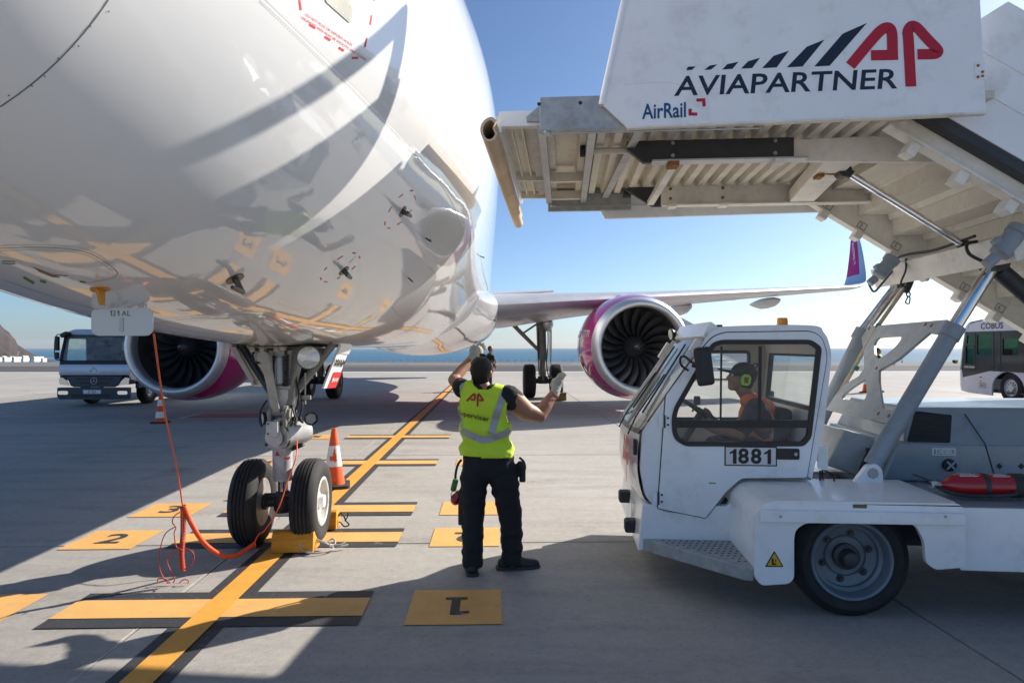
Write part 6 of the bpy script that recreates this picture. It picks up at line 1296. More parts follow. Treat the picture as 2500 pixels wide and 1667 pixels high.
# black shirt, vest, trousers
shirt = blob([('e', S(1113, 925, .0), (.175, .10, .12)), ('e', S(1115, 960, .0), (.165, .09, .2)), ('c', shL, .078, shL.lerp(elL, .30), .070), ('c', shR + Vector((-.015, 0, 0)), .100, shR.lerp(S(1205, 942, .05), .22), .092), ('c', S(1085, 893, .0), .055, S(1145, 900, .0), .058), ('e', S(1116, 1020, .0), (.15, .09, .12))], .010, 6, fold(.006, 14, 14, 9)); bparts('shirt', shirt, 'cloth_black', sup)
vest = blob([('c', S(1068, 896, .0), .070, S(1100, 890, .0), .076), ('c', S(1100, 890, .0), .076, S(1168, 912, .0), .074), ('e', S(1113, 930, .0), (.215, .140, .13)), ('c', S(1085, 930, .0), .128, S(1140, 935, .0), .132), ('c', S(1088, 985, .0), .122, S(1140, 985, .0), .126), ('c', S(1092, 1030, .0), .128, S(1144, 1035, .0), .130), ('e', S(1119, 1040, .0), (.215, .142, .15))], .010, 8,
            lambda p: .009 * noise.noise((p.x * 7, p.y * 7, p.z * 26 + p.x * 12)) * (1.6 if p.z < 1.12 else .25) + .004 * noise.noise(p * 11))
hem = lambda p: .905 - .06 * (p.x + .16) + .012 * noise.noise((p.x * 9, p.y * 9, 0))
ncx, ncz = S(1112, 880).x, S(1112, 880).z
vest = cut(vest, lambda p: p.z > hem(p) and not ((p.x - ncx) ** 2 / .0075 + (p.z - ncz - .02) ** 2 / .0045 < 1) and not (p.z > 1.16 and ((p.x - S(1190, 950).x) ** 2 / .0085 + (p.z - S(1190, 945).z) ** 2 / .030 < 1)) and not (p.z > 1.2 and ((p.x - S(1040, 905).x) ** 2 / .0040 + (p.z - S(1040, 905).z) ** 2 / .020 < 1)))
vo = bparts('safety_vest', vest, 'vest', sup, solid=.004); vo['label'] = 'yellow-green safety vest with grey reflective bands'
fb = wrap(vest, S(1113, 930, 0), (1, 0, 0), (0, 0, 1), (0, -1, 0), .006)
def sp(x, y): p = S(x, y) - S(1113, 930); return (p.x, p.z)
strip(fb, [sp(1060, 876), sp(1050, 905), sp(1050, 940), sp(1058, 978)], .052, 'reflective_band', 'reflect_tape', vo)
strip(fb, [sp(1160, 896), sp(1148, 930), sp(1138, 960), sp(1130, 992)], .055, 'reflective_band', 'reflect_tape', vo)
strip(fb, [sp(1061, 985), sp(1085, 996), sp(1112, 1004), sp(1140, 999), sp(1172, 986)], .052, 'reflective_band', 'reflect_tape', vo, 12)
us, vs_ = Vector((1, 0, -.20)).normalized(), Vector((.03, 0, 1)).normalized()
def fb2(cx, cy, tilt): 
    O_ = sp(cx, cy); return lambda x, y: fb(O_[0] + x * math.cos(tilt) - y * math.sin(tilt) * .3, O_[1] + x * math.sin(tilt) + y) + Vector((0, -.001, 0))
f3 = fb2(1093, 915, -.06)
def wrap_strokes(segs, w, f, s, m, parent, name):
    b = MB(); lay = 0
    for pl in segs:
        P = [Vector(p) * s for p in pl]; vs = []
        for i, p in enumerate(P):
            t = (P[min(i + 1, len(P) - 1)] - P[max(i - 1, 0)]).normalized(); n_ = Vector((-t.y, t.x)) * w * s / 2
            for e in (-1, 0, 1): q_ = p + n_ * e; vs.append(f(q_.x, q_.y) + Vector((0, -.0006 * lay, 0)))
        b.add(vs, [(3 * i + j, 3 * i + j + 1, 3 * i + j + 4, 3 * i + j + 3) for i in range(len(P) - 1) for j in range(2)]); lay += 1
    return b.build(name, m, parent)
wrap_strokes(AP_A + AP_P, 44, f3, .00033, 'logo_red', vo, 'ap_logo')
f4 = fb2(1087, 952, -.20); text('vest_lettering', 'Supervisor', .058, (0, 0, 0), (1, 0, 0), (0, 1, 0), 'black', vo, bold=.01, fn=lambda x, y: f4(x, y), sp=1.04)
pants = blob([('e', S(1122, 1050, .0), (.205, .125, .10)), ('c', S(1095, 1070, .0), .118, S(1148, 1072, .0), .122), ('c', S(1090, 1095, .0), .112, S(1086, 1195, .03), .090), ('c', S(1086, 1195, .03), .088, S(1086, 1295, -.03), .082), ('c', S(1155, 1095, .0), .115, S(1174, 1195, .03), .092), ('c', S(1174, 1195, .03), .090, S(1176, 1283, .02), .080), ('e', S(1195, 1075, .0), (.035, .05, .06)), ('e', S(1060, 1140, .02), (.02, .05, .09))], .010, 5, lambda p: .007 * noise.noise((p.x * 10, p.y * 10, p.z * 16)) + .012 * noise.noise((p.x * 7 + 3, p.y * 7, p.z * 24)) * (1 if p.z < .35 or .5 < p.z < .75 else .35))
for v in pants.vertices: v.co.z = max(v.co.z, .055)
bparts('trousers', pants, 'cloth_black', sup)
shoe(S(1082, 1320, -.10), (-.05, -.25, 0), sup) if False else None
shoe(at(1084, 1312, 5.18), (-.12, .9, 0), sup, 1.05); shoe(at(1172, 1305, 5.27), (.95, .12, 0), sup, 1.08)
g1 = blob(hand_caps(wrR, (S(1288, 858, .30) - wrR), Vector((-.7, .5, -.1)), Vector((.3, -.2, .25)), 1.02, .6) + [('c', wrR - (S(1288, 858, .30) - wrR).normalized() * .035, .040, wrR + (S(1288, 858, .30) - wrR).normalized() * .02, .038), ('e', wrR + (S(1288, 858, .30) - wrR) * .42, (.048, .036, .055))], .0055, 3, lambda p: .002 * noise.noise(p * 60)); bparts('glove', g1, 'glove', sup)
g2 = blob(hand_caps(wrL, (S(1116, 783, .45) - wrL), Vector((-.6, -.3, .5)), Vector((.4, .5, -.2)), 1.02, .2) + [('c', wrL - (S(1116, 783, .45) - wrL).normalized() * .03, .040, wrL + (S(1116, 783, .45) - wrL).normalized() * .02, .038), ('e', wrL + (S(1116, 783, .45) - wrL) * .42, (.045, .036, .05))], .0055, 3, lambda p: .002 * noise.noise(p * 60)); bparts('glove', g2, 'glove', sup)
for w_, t_ in ((wrR, S(1288, 858, .30)), (wrL, S(1116, 783, .45))):
    d = (t_ - w_).normalized(); b = MB(); b.lathe([(.041, -.004), (.044, 0), (.041, .004)], w_ - d * .055, d, 20, closed=True); b.build('glove_cuff', 'tube_dark', sup, smooth=60)
b = MB(); b.tube(cr([S(1193, 1050, .02), S(1203, 1060, .02), S(1206, 1075, .02), S(1200, 1085, .02), S(1192, 1070, .02)], 4), .009, 8); b.box(S(1200, 1092, .02), (.05, .04, .10), ch=.012); b.build('belt_pouch', 'plastic_black', sup, smooth=40)
b = MB(); b.box(S(1060, 1175, .03), (.05, .06, .20), ch=.012); b.build('leg_pouch', 'plastic_black', sup)
# ear defenders hanging from his belt
ed = thing('ear_defenders', 'green and red ear defenders hanging from the belt of the man in the yellow vest', 'ear defenders', S(1042, 1150, .05)); ed['_woff'] = tuple(ed.location)
b = MB(); b.tube(cr([S(1060, 1055, .05), S(1052, 1066, .05), S(1047, 1085, .05), S(1046, 1100, .05)], 5), .010, 8); b.build('headband', 'plastic_black', ed, smooth=60)
b = MB(); b.box(S(1044, 1113, .05), (.045, .06, .10), Matrix.Rotation(R(14), 3, 'Y'), ch=.014); b.build('ear_cup', 'ear_dark_green', ed, smooth=40)
me = blob([('e', S(1046, 1146, .05), (.040, .045, .048)), ('e', S(1053, 1136, .05), (.03, .04, .04))], .006, 3); bparts('ear_cup', me, 'ext_red', ed)
b = MB(); b.tube(cr([S(1040, 1126, .02), S(1036, 1135, .02), S(1038, 1145, .01)], 4), .003, 6); b.build('wire', 'plastic_black', ed, smooth=60)

# ---- the driver, in profile behind the door window
bD = 1.22
def DV(x, y, db=0.0): return SMx @ VL(x, y, bD + db)
drv = thing('person', 'driver in orange vest and black cap sitting in the cab', 'person', SMx @ Vector((sxx - .2, bD, .9))); drv['_woff'] = tuple(drv.location)
sd_ = (SMx.to_3x3() @ Vector((0, 1, 0))); fw_ = (SMx.to_3x3() @ Vector((-1, 0, 0)))
hc2 = DV(1703, 867); hf2 = (fw_ + Vector((0, 0, .20))).normalized(); hs2, hq2, hM2 = head_shapes(hc2, hf2, Vector((0, 0, 1)) - fw_ * .2, 1.06)
sL, sR_ = DV(1735, 935, -.17), DV(1735, 935, .17); eL, eR = DV(1700, 1000, -.22), DV(1690, 995, .22); wL, wR = DV(1652, 990, -.13), DV(1640, 965, .13)
hipL, hipR = DV(1770, 1030, -.1), DV(1770, 1030, .1); knL, knR = DV(1640, 1020, -.12), DV(1640, 1020, .12)
shp = hs2 + [('c', DV(1725, 922), .06, hq2(0, -.02, -.08), .058), ('c', sL, .058, eL, .046), ('c', eL, .045, wL, .030), ('c', sR_, .058, eR, .046), ('c', eR, .045, wR, .030), ('e', DV(1745, 965), (.11, .17, .17)), ('c', hipL, .08, knL, .06), ('c', hipR, .08, knR, .06), ('c', knL, .055, DV(1640, 1110, -.12), .045), ('c', knR, .055, DV(1640, 1110, .12), .045)]
shp += hand_caps(wL, wc_w - wL if False else (DV(1615, 972, -.12) - wL), Vector((0, 0, 1)), sd_, .98, .9) + hand_caps(wR, (DV(1605, 945, .12) - wR), Vector((0, 0, 1)), -sd_, .98, .9)
bparts("body", blob(shp, .0095, 4), 'skin', drv); eyes(hq2, drv, 1.06)
sh2 = blob([('e', DV(1742, 955), (.13, .18, .15)), ('e', DV(1752, 1000), (.135, .165, .15)), ('c', sL, .078, sL.lerp(eL, .75), .066), ('c', sR_, .078, sR_.lerp(eR, .75), .066), ('c', DV(1730, 925, -.1), .06, DV(1730, 925, .1), .06)], .011, 5, fold(.005, 14, 14, 12)); bparts('shirt', sh2, 'cloth_dark', drv)
vz = blob([('e', DV(1742, 958), (.152, .19, .175)), ('e', DV(1752, 1002), (.158, .185, .17)), ('c', DV(1722, 920, -.10), .078, DV(1745, 938, -.12), .085), ('c', DV(1722, 920, .10), .078, DV(1745, 938, .12), .085)], .011, 6, fold(.005, 12, 12, 12))
vz = cut(vz, lambda p: not ((p - hc2).length < .19) and not ((SI @ p).y < bD - .10 and ((SI @ p).x - VL(1740, 955, bD).x) ** 2 / .0048 + ((SI @ p).z - VL(1740, 968, bD).z) ** 2 / .014 < 1)); v2 = bparts('safety_vest', vz, 'vest_orange', drv, solid=.004)
fbd = wrap(vz, DV(1745, 950, -.2), -fw_, (0, 0, 1), -sd_, .005)
def dsp(x, y): p = VL(x, y, bD) - VL(1745, 950, bD); return (p.x, p.z)
strip(fbd, [dsp(1708, 925), dsp(1702, 950), dsp(1704, 985)], .035, 'reflective_band', 'reflect_tape', v2); strip(fbd, [dsp(1742, 922), dsp(1765, 940), dsp(1778, 970)], .03, 'reflective_band', 'reflect_tape', v2); strip(fbd, [dsp(1760, 1000), dsp(1775, 998), dsp(1790, 994)], .05, 'reflective_band', 'reflect_tape', v2)
tz = blob([('c', hipL, .10, knL, .075), ('c', hipR, .10, knR, .075), ('c', hipL, .11, hipR, .11), ('c', knL, .072, DV(1640, 1110, -.12), .06), ('c', knR, .072, DV(1640, 1110, .12), .06)], .012, 4, fold(.005, 12, 12, 12)); bparts('trousers', tz, 'cloth_dark', drv)
inv2 = hM2.inverted()
capm = blob([('e', hq2(0, -.014, .030), (.092, .110, .100), hM2)], .008, 3); capm = cut(capm, lambda p: (inv2 @ (p - hc2)).z > .022 - .25 * (inv2 @ (p - hc2)).y); cp = bparts('cap', capm, 'cloth_black', drv, solid=.004)
b = MB(); rg = []
for i in range(9):
    a = math.pi * i / 8; x = .075 * math.cos(a); y0_, y1_ = .062 + .03 * math.sin(a), .078 + .115 * math.sin(a) ** .8
    rg.append([hq2(x, y0_, .042), hq2(x * 1.02, y1_, .036 - .012 * abs(math.cos(a))), hq2(x * 1.02, y1_, .031 - .012 * abs(math.cos(a))), hq2(x, y0_, .036)])
b.loft(rg); b.build('cap_peak', 'cloth_black', cp, smooth=50)
hairm = hair_cap(hc2, hq2, hM2, 1.06, lambda p: p.y < .0 and p.z > -.07, .005); bparts('hair', hairm, 'hair', drv)
for e in (-1, 1):
    c = hq2(e * .088, -.008, -.012); nx = hM2 @ Vector((e, 0, 0)); b = MB(); b.prism(rrect(-.036, -.046, .036, .046, .032, 6), [], c, hM2 @ Vector((0, 1, 0)), hM2 @ Vector((0, .0, 1)), nx * .034); ec = b.build('ear_cup', 'ear_green', drv, bevel=.010, smooth=40); b = MB(); b.prism(rrect(-.017, -.024, .017, .024, .004), [], c + nx * .0345, hM2 @ Vector((0, 1, -.15)), hM2 @ Vector((0, .15, 1)), nx * .002); b.build('ear_cup_badge', 'logo_red', ec)
b = MB(); b.tube(cr([hq2(.10, -.02, .03), hq2(.098, -.06, .08), hq2(.05, -.085, .12), hq2(0, -.09, .13), hq2(-.05, -.085, .12), hq2(-.098, -.06, .08), hq2(-.10, -.02, .03)], 5), .007, 8); b.build('headband', 'plastic_black', drv, smooth=60)
b = MB(); x_ = SMx.to_3x3() @ Vector((1, 0, 0))
# ---- standing people far off, one build with a pose each
def stander(name_label, base, face, h, vestm, torso='cloth_black', legs='cloth_black', arm=None, voxel=.018, hairm='hair'):
    f = Vector((math.cos(face), math.sin(face), 0)); r = Vector((f.y, -f.x, 0)); B = Vector(base); k = h / 1.75; q = lambda x, y, z: B + r * x * k + f * y * k + Vector((0, 0, z * k))
    p = thing('person', name_label, 'person', B); p['_woff'] = tuple(p.location); hh, hqq, hMM = head_shapes(q(0, .01, 1.63), f, Vector((0, 0, 1)), k)
    eL_, wL_ = (q(-.25, .06, 1.10), q(-.22, .22, 1.0)) if not arm else arm[0](q); eR_, wR_ = (q(.25, .0, 1.10), q(.26, .06, .86)) if not arm else arm[1](q)
    sh = hh + [('c', q(0, 0, 1.42), .055 * k, q(0, .0, 1.56), .055 * k), ('c', q(-.19, 0, 1.40), .055 * k, eL_, .042 * k), ('c', eL_, .04 * k, wL_, .03 * k), ('c', q(.19, 0, 1.40), .055 * k, eR_, .042 * k), ('c', eR_, .04 * k, wR_, .03 * k), ('e', q(0, 0, 1.2), (.15 * k, .10 * k, .25 * k)), ('c', q(-.09, 0, .9), .08 * k, q(-.1, .02, .1), .045 * k), ('c', q(.09, 0, .9), .08 * k, q(.1, -.02, .1), .045 * k)]
    sh += hand_caps(wL_, Vector((0, 0, -1)) if not arm else f, f, r, k) + hand_caps(wR_, Vector((0, 0, -1)), f, -r, k)
    bparts('body', blob(sh, .012, 3), 'skin', p)
    bparts('shirt', blob([('e', q(0, 0, 1.25), (.19 * k, .13 * k, .24 * k)), ('c', q(-.16, 0, 1.40), .075 * k, q(.16, 0, 1.40), .075 * k), ('c', q(-.19, 0, 1.39), .07 * k, q(-.19, 0, 1.39).lerp(eL_, .9), .058 * k), ('c', q(.19, 0, 1.39), .07 * k, q(.19, 0, 1.39).lerp(eR_, .9), .058 * k), ('e', q(0, 0, 1.0), (.18 * k, .125 * k, .14 * k))], voxel, 3, fold(.006, 12, 12, 12)), torso, p)
    if vestm:
        vm = cut(blob([('e', q(0, 0, 1.24), (.205 * k, .15 * k, .27 * k)), ('c', q(-.13, 0, 1.40), .085 * k, q(.13, 0, 1.40), .085 * k), ('e', q(0, 0, 1.0), (.2 * k, .145 * k, .16 * k))], voxel, 3), lambda c_: (c_ - B).z > .88 * k); vv_ = bparts('safety_vest', vm, vestm, p)
    bparts('trousers', blob([('c', q(-.08, 0, .92), .11 * k, q(.08, 0, .92), .11 * k), ('c', q(-.09, 0, .88), .095 * k, q(-.10, .02, .12), .065 * k), ('c', q(.09, 0, .88), .095 * k, q(.10, -.02, .12), .065 * k)], voxel, 3, fold(.006, 12, 12, 12)), legs, p)
    bparts('hair', hair_cap(q(0, .01, 1.63), hqq, hMM, k, lambda c_: c_.y < .03 + .6 * max(0, c_.z - .06) and c_.z > -.07), hairm, p); eyes(hqq, p, k)
    shoe(q(-.10, .02, 0), f, p, k); shoe(q(.10, -.02, 0), f, p, k)
    return p, q
pB = at(1125, 900, 26.5); pp1, q1 = stander('man in dark clothes far behind the head of the man in the yellow vest', (at(1126, 800, 27.0).x, 27.0, 0), R(8), 1.80, None)
fp2 = Vector((at(2021, 900, 29.0).x, 29.0, 0)); yb = 29.0
pp2, q2_ = stander('distant worker in yellow vest holding a tablet beyond the lifting cylinders', (at(2017, 850, 26.0).x, 26.0, 0), R(-20), 1.72, 'vest', 'cloth_black', 'cloth_black', arm=(lambda q: (q(-.22, .18, 1.12), q(-.14, .38, 1.22)), lambda q: (q(.25, .05, 1.12), q(.16, .36, 1.18))))
tb = thing('tablet', 'black framed tablet held by the distant worker in a yellow vest', 'tablet', q2_(.0, .46, 1.12)); tb['_woff'] = tuple(tb.location)
b = MB(); b.box(q2_(.0, .46, 1.2), (.30, .02, .24), ch=.01); b.build('tablet_case', 'plastic_black', tb); b = MB(); b.box(q2_(.0, .46, 1.2) + Vector((0, -.012, 0)), (.25, .004, .19)); b.build('tablet_screen', 'fus_grey', tb)
# ------------------------------------------------------------------ fuel truck under the far engine (faces the camera)
FT = Vector((-12.28, 19.6, 0)); ft = thing('fuel_truck', 'silver-blue refuelling truck with number plate D 121 behind the left engine', 'truck', FT)
TW = 1.04
def tz(y, Y=19.6): return H - (y - HY) / F * Y
prof = [(0, .90), (0, 1.27), (.10, 1.55), (.26, 2.08), (.42, 2.22), (.75, 2.29), (1.5, 2.28), (1.62, 2.2), (1.62, .75), (.4, .75), (.05, .80)]     # (y, z) of the cab side
k = MB(); k.prism(prof, [rpoly([(.28, 1.32), (.40, 2.0), (1.2, 2.0), (1.2, 1.32)], .05)], (-TW, 0, 0), (0, 1, 0), (0, 0, 1), (.04, 0, 0)); k.build('cab_side', 'truck_silver', ft, bevel=.02)
k = MB(); k.prism(prof, [rpoly([(.28, 1.32), (.40, 2.0), (1.2, 2.0), (1.2, 1.32)], .05)], (TW - .04, 0, 0), (0, 1, 0), (0, 0, 1), (.04, 0, 0)); k.build('cab_side', 'truck_silver', ft, bevel=.02)
for x in (-TW + .02, TW - .02): k = MB(); k.prism(rpoly([(.28, 1.32), (.40, 2.0), (1.2, 2.0), (1.2, 1.32)], .05), [], (x, 0, 0), (0, 1, 0), (0, 0, 1), (.004, 0, 0)); k.build('side_window', 'glass_clear', ft)
def fband(name, m, pts, x0, x1, th=.03):
    k = MB(); k.loft([[(x, y, z) for y, z in pts] + [(x, y + th, z - .005) for y, z in pts[::-1]] for x in (x0, x1)]); return k.build(name, m, ft, smooth=40)
fband('front_panel', 'truck_silver', [(-.002, .93), (-.03, 1.0), (-.03, 1.18), (-.002, 1.25)], -TW + .01, TW - .01)
fband('roof', 'truck_silver', cr([(.27, 2.10), (.34, 2.19), (.55, 2.27), (.8, 2.30), (1.5, 2.28), (1.62, 2.2)], 3), -TW + .03, TW - .03)
fband('windscreen_surround', 'frame_black', [(-.012, 1.24), (.0, 1.30), (.022, 1.36)], -TW + .012, TW - .012, .04)
k = MB(); k.loft([[(x, .02 + .004 * abs(x) * 8, 1.36), (x, .09 + .004 * abs(x) * 8, 1.58), (x, .245 + .004 * abs(x) * 8, 2.07)] for x in (-TW + .05, -.6, 0, .6, TW - .05)], cap=False, closed=False); k.build('windscreen', 'glass_wind', ft, smooth=60)
for x in (-TW + .03, TW - .03): k = MB(); k.beam((x, .01, 1.34), (x, .25, 2.09), .06, .05); k.build('pillar', 'frame_black', ft)
k = MB(); k.beam((-TW + .03, .26, 2.09), (TW - .03, .26, 2.09), .07, .06); k.build('windscreen_header', 'frame_black', ft)
k = MB(); k.box((0, 1.56, 1.55), (2 * TW - .1, .04, 1.4)); k.build('cab_rear_wall', 'truck_dark', ft); k = MB(); k.box((0, .8, .85), (2 * TW - .1, 1.5, .06)); k.box((0, .3, 1.2), (2 * TW - .15, .35, .2), ch=.04); k.build('dashboard', 'truck_dark', ft)
for x in (-.55, .55): k = MB(); k.box((x, 1.15, 1.15), (.5, .5, .14), ch=.05); k.box((x, 1.4, 1.5), (.48, .12, .62), ch=.05); k.build('seat', 'seat_dark', ft)
# grille, emblem, lamps
k = MB(); k.prism([(-.82, .90), (.82, .90), (.70, .62), (.60, .575), (-.60, .575), (-.70, .62)], [], (0, .0, 0), (1, 0, 0), (0, 0, 1), (0, -.02, 0)); gri = k.build('grille', 'truck_dark', ft, bevel=.008)
for z, w in ((.82, .60), (.70, .48)): k = MB(); k.prism([(-w, z + .03), (w, z + .03), (w - .08, z - .035), (-w + .08, z - .035)], [], (0, -.021, 0), (1, 0, 0), (0, 0, 1), (0, -.003, 0)); k.build('grille_slot', 'black', gri)
c = Vector((.0, -.035, .76)); k = MB(); k.tube([c + Vector((math.cos(a) * .092, 0, math.sin(a) * .092)) for a in [2 * math.pi * i / 32 for i in range(32)]], .009, 8, closed=True)
for i in range(3):
    a = R(90 + 120 * i); t = Vector((math.cos(a), 0, math.sin(a))); s_ = Vector((-t.z, 0, t.x)); k.add([c + t * .088, c + s_ * .016, c - t * .012, c - s_ * .016, c + Vector((0, -.012, 0))], [(0, 1, 4), (1, 2, 4), (2, 3, 4), (3, 0, 4)])
k.build('star_emblem', 'alu', gri, smooth=30)
for sx in (-1, 1):
    k = MB(); k.prism(rpoly([(sx * .72, .62), (sx * 1.02, .66), (sx * 1.03, .84), (sx * .92, .86), (sx * .80, .76)], .03), [], (0, -.01, 0), (1, 0, 0), (0, 0, 1), (0, -.02, 0)); hl = k.build('headlight', 'reflector', ft, bevel=.006); k = MB(); k.prism(rpoly([(sx * .72, .62), (sx * 1.02, .66), (sx * 1.03, .84), (sx * .92, .86), (sx * .80, .76)], .03), [], (0, -.032, 0), (1, 0, 0), (0, 0, 1), (0, -.004, 0)); k.build('lamp_glass', 'lamp_glass', hl)
    k = MB(); k.prism(rrect(sx * .87 - .15, .36, sx * .87 + .15, .47, .05), [], (0, -.082, 0), (1, 0, 0), (0, 0, 1), (0, -.01, 0)); k.build('fog_light', 'reflector', ft, bevel=.004)
    k = MB(); k.box((sx * (TW + .13), .10, 1.86), (.12, .10, .42), ch=.03); k.box((sx * (TW + .14), .10, 1.50), (.11, .10, .20), ch=.03); mi = k.build('mirror', 'plastic_black', ft, smooth=40); k = MB(); k.tube(cr([(sx * TW, .2, 2.05), (sx * (TW + .12), .12, 2.13), (sx * (TW + .2), .10, 1.95), (sx * (TW + .2), .10, 1.45), (sx * (TW + .1), .12, 1.37), (sx * TW, .14, 1.4)], 4), .014, 8); k.build('mirror_arm', 'plastic_black', mi, smooth=40)
k = MB(); k.box((-TW + .08, .16, 2.12), (.22, .26, .13), Matrix.Rotation(R(-25), 3, 'Y'), ch=.04); k.build('front_mirror', 'plastic_black', ft, smooth=40)
k = MB(); k.prism(rpoly([(-TW - .01, .565), (TW + .01, .565), (TW + .01, .30), (TW - .06, .22), (-TW + .06, .22), (-TW - .01, .30)], .03), [], (0, .05, 0), (1, 0, 0), (0, 0, 1), (0, -.13, 0)); bmp = k.build('bumper', 'truck_dark', ft, bevel=.02)
for x0, x1 in ((-.62, -.30), (-.27, .27), (.30, .5)): k = MB(); k.box(((x0 + x1) / 2, -.081, .33), (x1 - x0, .008, .11)); k.build('bumper_slot', 'black', bmp)
k = MB(); k.box((-.02, -.085, .44), (.52, .012, .11)); npl = k.build('number_plate', 'white_mark', bmp); text('plate_number', 'D 121', .10, (-.02, -.0915, .44), (1, 0, 0), (0, 0, 1), 'black', npl, bold=.01, lift=.001)
text('model_lettering', 'Atego', .085, (.72, -.031, 1.02), (1, 0, 0), (.25, 0, 1), 'alu', ft, lift=.002)
k = MB(); k.lathe([(.030, .002), (.022, .003), (.018, .002)], (-.02, -.031, 1.15), (0, -1, 0), 16); k.build('fuel_emblem', 'white_mark', ft); k = MB(); k.box((.0, -.031, 1.03), (.30, .002, .08)); st = k.build('sticker', 'truck_silver', ft)
for x, m in ((-.09, 'ear_dark_green'), (.08, 'steel')): k = MB(); k.lathe([(.026, .002), (.016, .003), (.012, .002)], (x, -.0325, 1.04), (0, -1, 0), 12); k.build('sticker_emblem', m, st)
text('sticker_lettering', 'FUEL SERVICE', .03, (-.02, -.031, 1.10), (1, 0, 0), (0, 0, 1), 'seam', ft, lift=.002)
k = MB(); k.box((TW + .003, .75, .86), (.004, .42, .16)); sp2 = k.build('fleet_plate', 'black', ft); k = MB(); k.box((TW + .006, .75, .86), (.004, .39, .13)); k.build('fleet_plate_field', 'truck_silver', sp2); text('fleet_number', '1592', .13, (TW + .009, .75, .86), (0, 1, 0), (0, 0, 1), 'black', sp2, bold=.02, lift=.001)
k = MB(); k.box((TW - .03, .95, .62), (.10, 1.1, .22), ch=.03); k.build('step_skirt', 'truck_dark', ft); k = MB(); k.box((TW - .03, .95, .82), (.08, 1.2, .18), ch=.02); k.build('cab_sill', 'truck_silver', ft)
k = MB(); k.box((0, 3.8, .72), (.9, 6.8, .24)); k.build('chassis_frame', 'steel_dark', ft)
def twheel(x, y, out):
    b = MB(); Rt, w = .43, .26; h = w / 2; b.lathe([(.24, -h * .8), (.3, -h), (.39, -h * .95), (Rt, -h * .7), (Rt, h * .7), (.39, h * .95), (.3, h), (.24, h * .8)], (x, y, Rt), (1, 0, 0), 40); b.f = b.f[:-2]; b.m = b.m[:-2]; b.build('tyre', 'tyre', ft, smooth=40)
    b = MB(); b.lathe([(.245, -h * .7 * out), (.245, h * .85 * out), (.225, h * .9 * out), (.21, h * .5 * out), (.13, h * .35 * out), (.11, h * .8 * out), (0, h * .85 * out)], (x, y, Rt), (1, 0, 0), 36); b.build('wheel_rim', 'alu', ft, smooth=40)
for x in (-.86, .86):
    for y in (1.25, 5.2): twheel(x, y, 1 if x > 0 else -1)
k = MB(); k.prism(rpoly([(1.8, .85), (7.2, .85), (7.2, 1.9), (1.8, 1.9)], .12), [], (-1.0, 0, 0), (0, 1, 0), (0, 0, 1), (2.0, 0, 0)); k.build('tank_body', 'truck_silver', ft, bevel=.05)
k = MB(); k.tube([(-.35, .9, 2.28), (-.35, .9, 2.62)], .008, 6); k.box((-.35, .9, 2.32), (.03, .03, .06)); k.tube([(-.12, 1.0, 2.28), (-.12, 1.0, 2.4)], .012, 6); k.build('aerial', 'plastic_black', ft)
for x0, x1, z0, z1, m in ((.33, .50, 1.62, 1.92, 'fus_grey'),): k = MB(); k.box(((x0 + x1) / 2, .85, (z0 + z1) / 2), (x1 - x0, .05, z1 - z0), ch=.02); k.build('sun_shade_box', m, ft)
# its driver
fd = thing('person', 'driver in a green vest at the wheel of the refuelling truck', 'person', FT + Vector((.62, .95, .88))); fd['_woff'] = tuple(fd.location); c = FT + Vector((.62, 1.05, 0))
hh, hqq, hMM = head_shapes(c + Vector((0, -.05, 1.90)), (0, -1, 0), (0, 0, 1), .95)
P_ = lambda x, y, z: c + Vector((x, y, z))
bparts('body', blob(hh + [('c', P_(0, 0, 1.72), .055, P_(0, -.03, 1.85), .05), ('c', P_(-.18, 0, 1.66), .055, P_(-.24, -.12, 1.42), .045), ('c', P_(-.24, -.12, 1.42), .04, P_(-.15, -.42, 1.48), .03), ('c', P_(.18, 0, 1.66), .055, P_(.24, -.12, 1.42), .045), ('c', P_(.24, -.12, 1.42), .04, P_(.15, -.42, 1.48), .03), ('e', P_(0, 0, 1.45), (.15, .1, .25))] + hand_caps(P_(-.15, -.42, 1.48), (0.1, -1, .2), (0, 0, 1), (1, 0, 0), 1) + hand_caps(P_(.15, -.42, 1.48), (-.1, -1, .2), (0, 0, 1), (-1, 0, 0), 1), .014, 3), 'skin', fd)
bparts('safety_vest', blob([('e', P_(0, 0, 1.42), (.19, .14, .28)), ('c', P_(-.14, 0, 1.66), .075, P_(.14, 0, 1.66), .075)], .016, 3), 'vest', fd); bparts('hair', hair_cap(c + Vector((0, -.05, 1.90)), hqq, hMM, .95, lambda p: p.y < .03 + .6 * max(0, p.z - .06) and p.z > -.07), 'hair', fd)
bparts('trousers', blob([('c', P_(-.1, .05, 1.2), .1, P_(-.13, -.4, 1.2), .07), ('c', P_(.1, .05, 1.2), .1, P_(.13, -.4, 1.2), .07)], .016, 3), 'cloth_black', fd)
k = MB(); wq = c + Vector((0, -.5, 1.50)) - FT; ax = Vector((0, .55, .83)).normalized(); ux = Vector((1, 0, 0)); uy = ax.cross(ux); k.tube([wq + (ux * math.cos(a) + uy * math.sin(a)) * .22 for a in [2 * math.pi * i / 24 for i in range(24)]], .016, 8, closed=True); k.build('steering_wheel', 'plastic_black', ft, smooth=60)

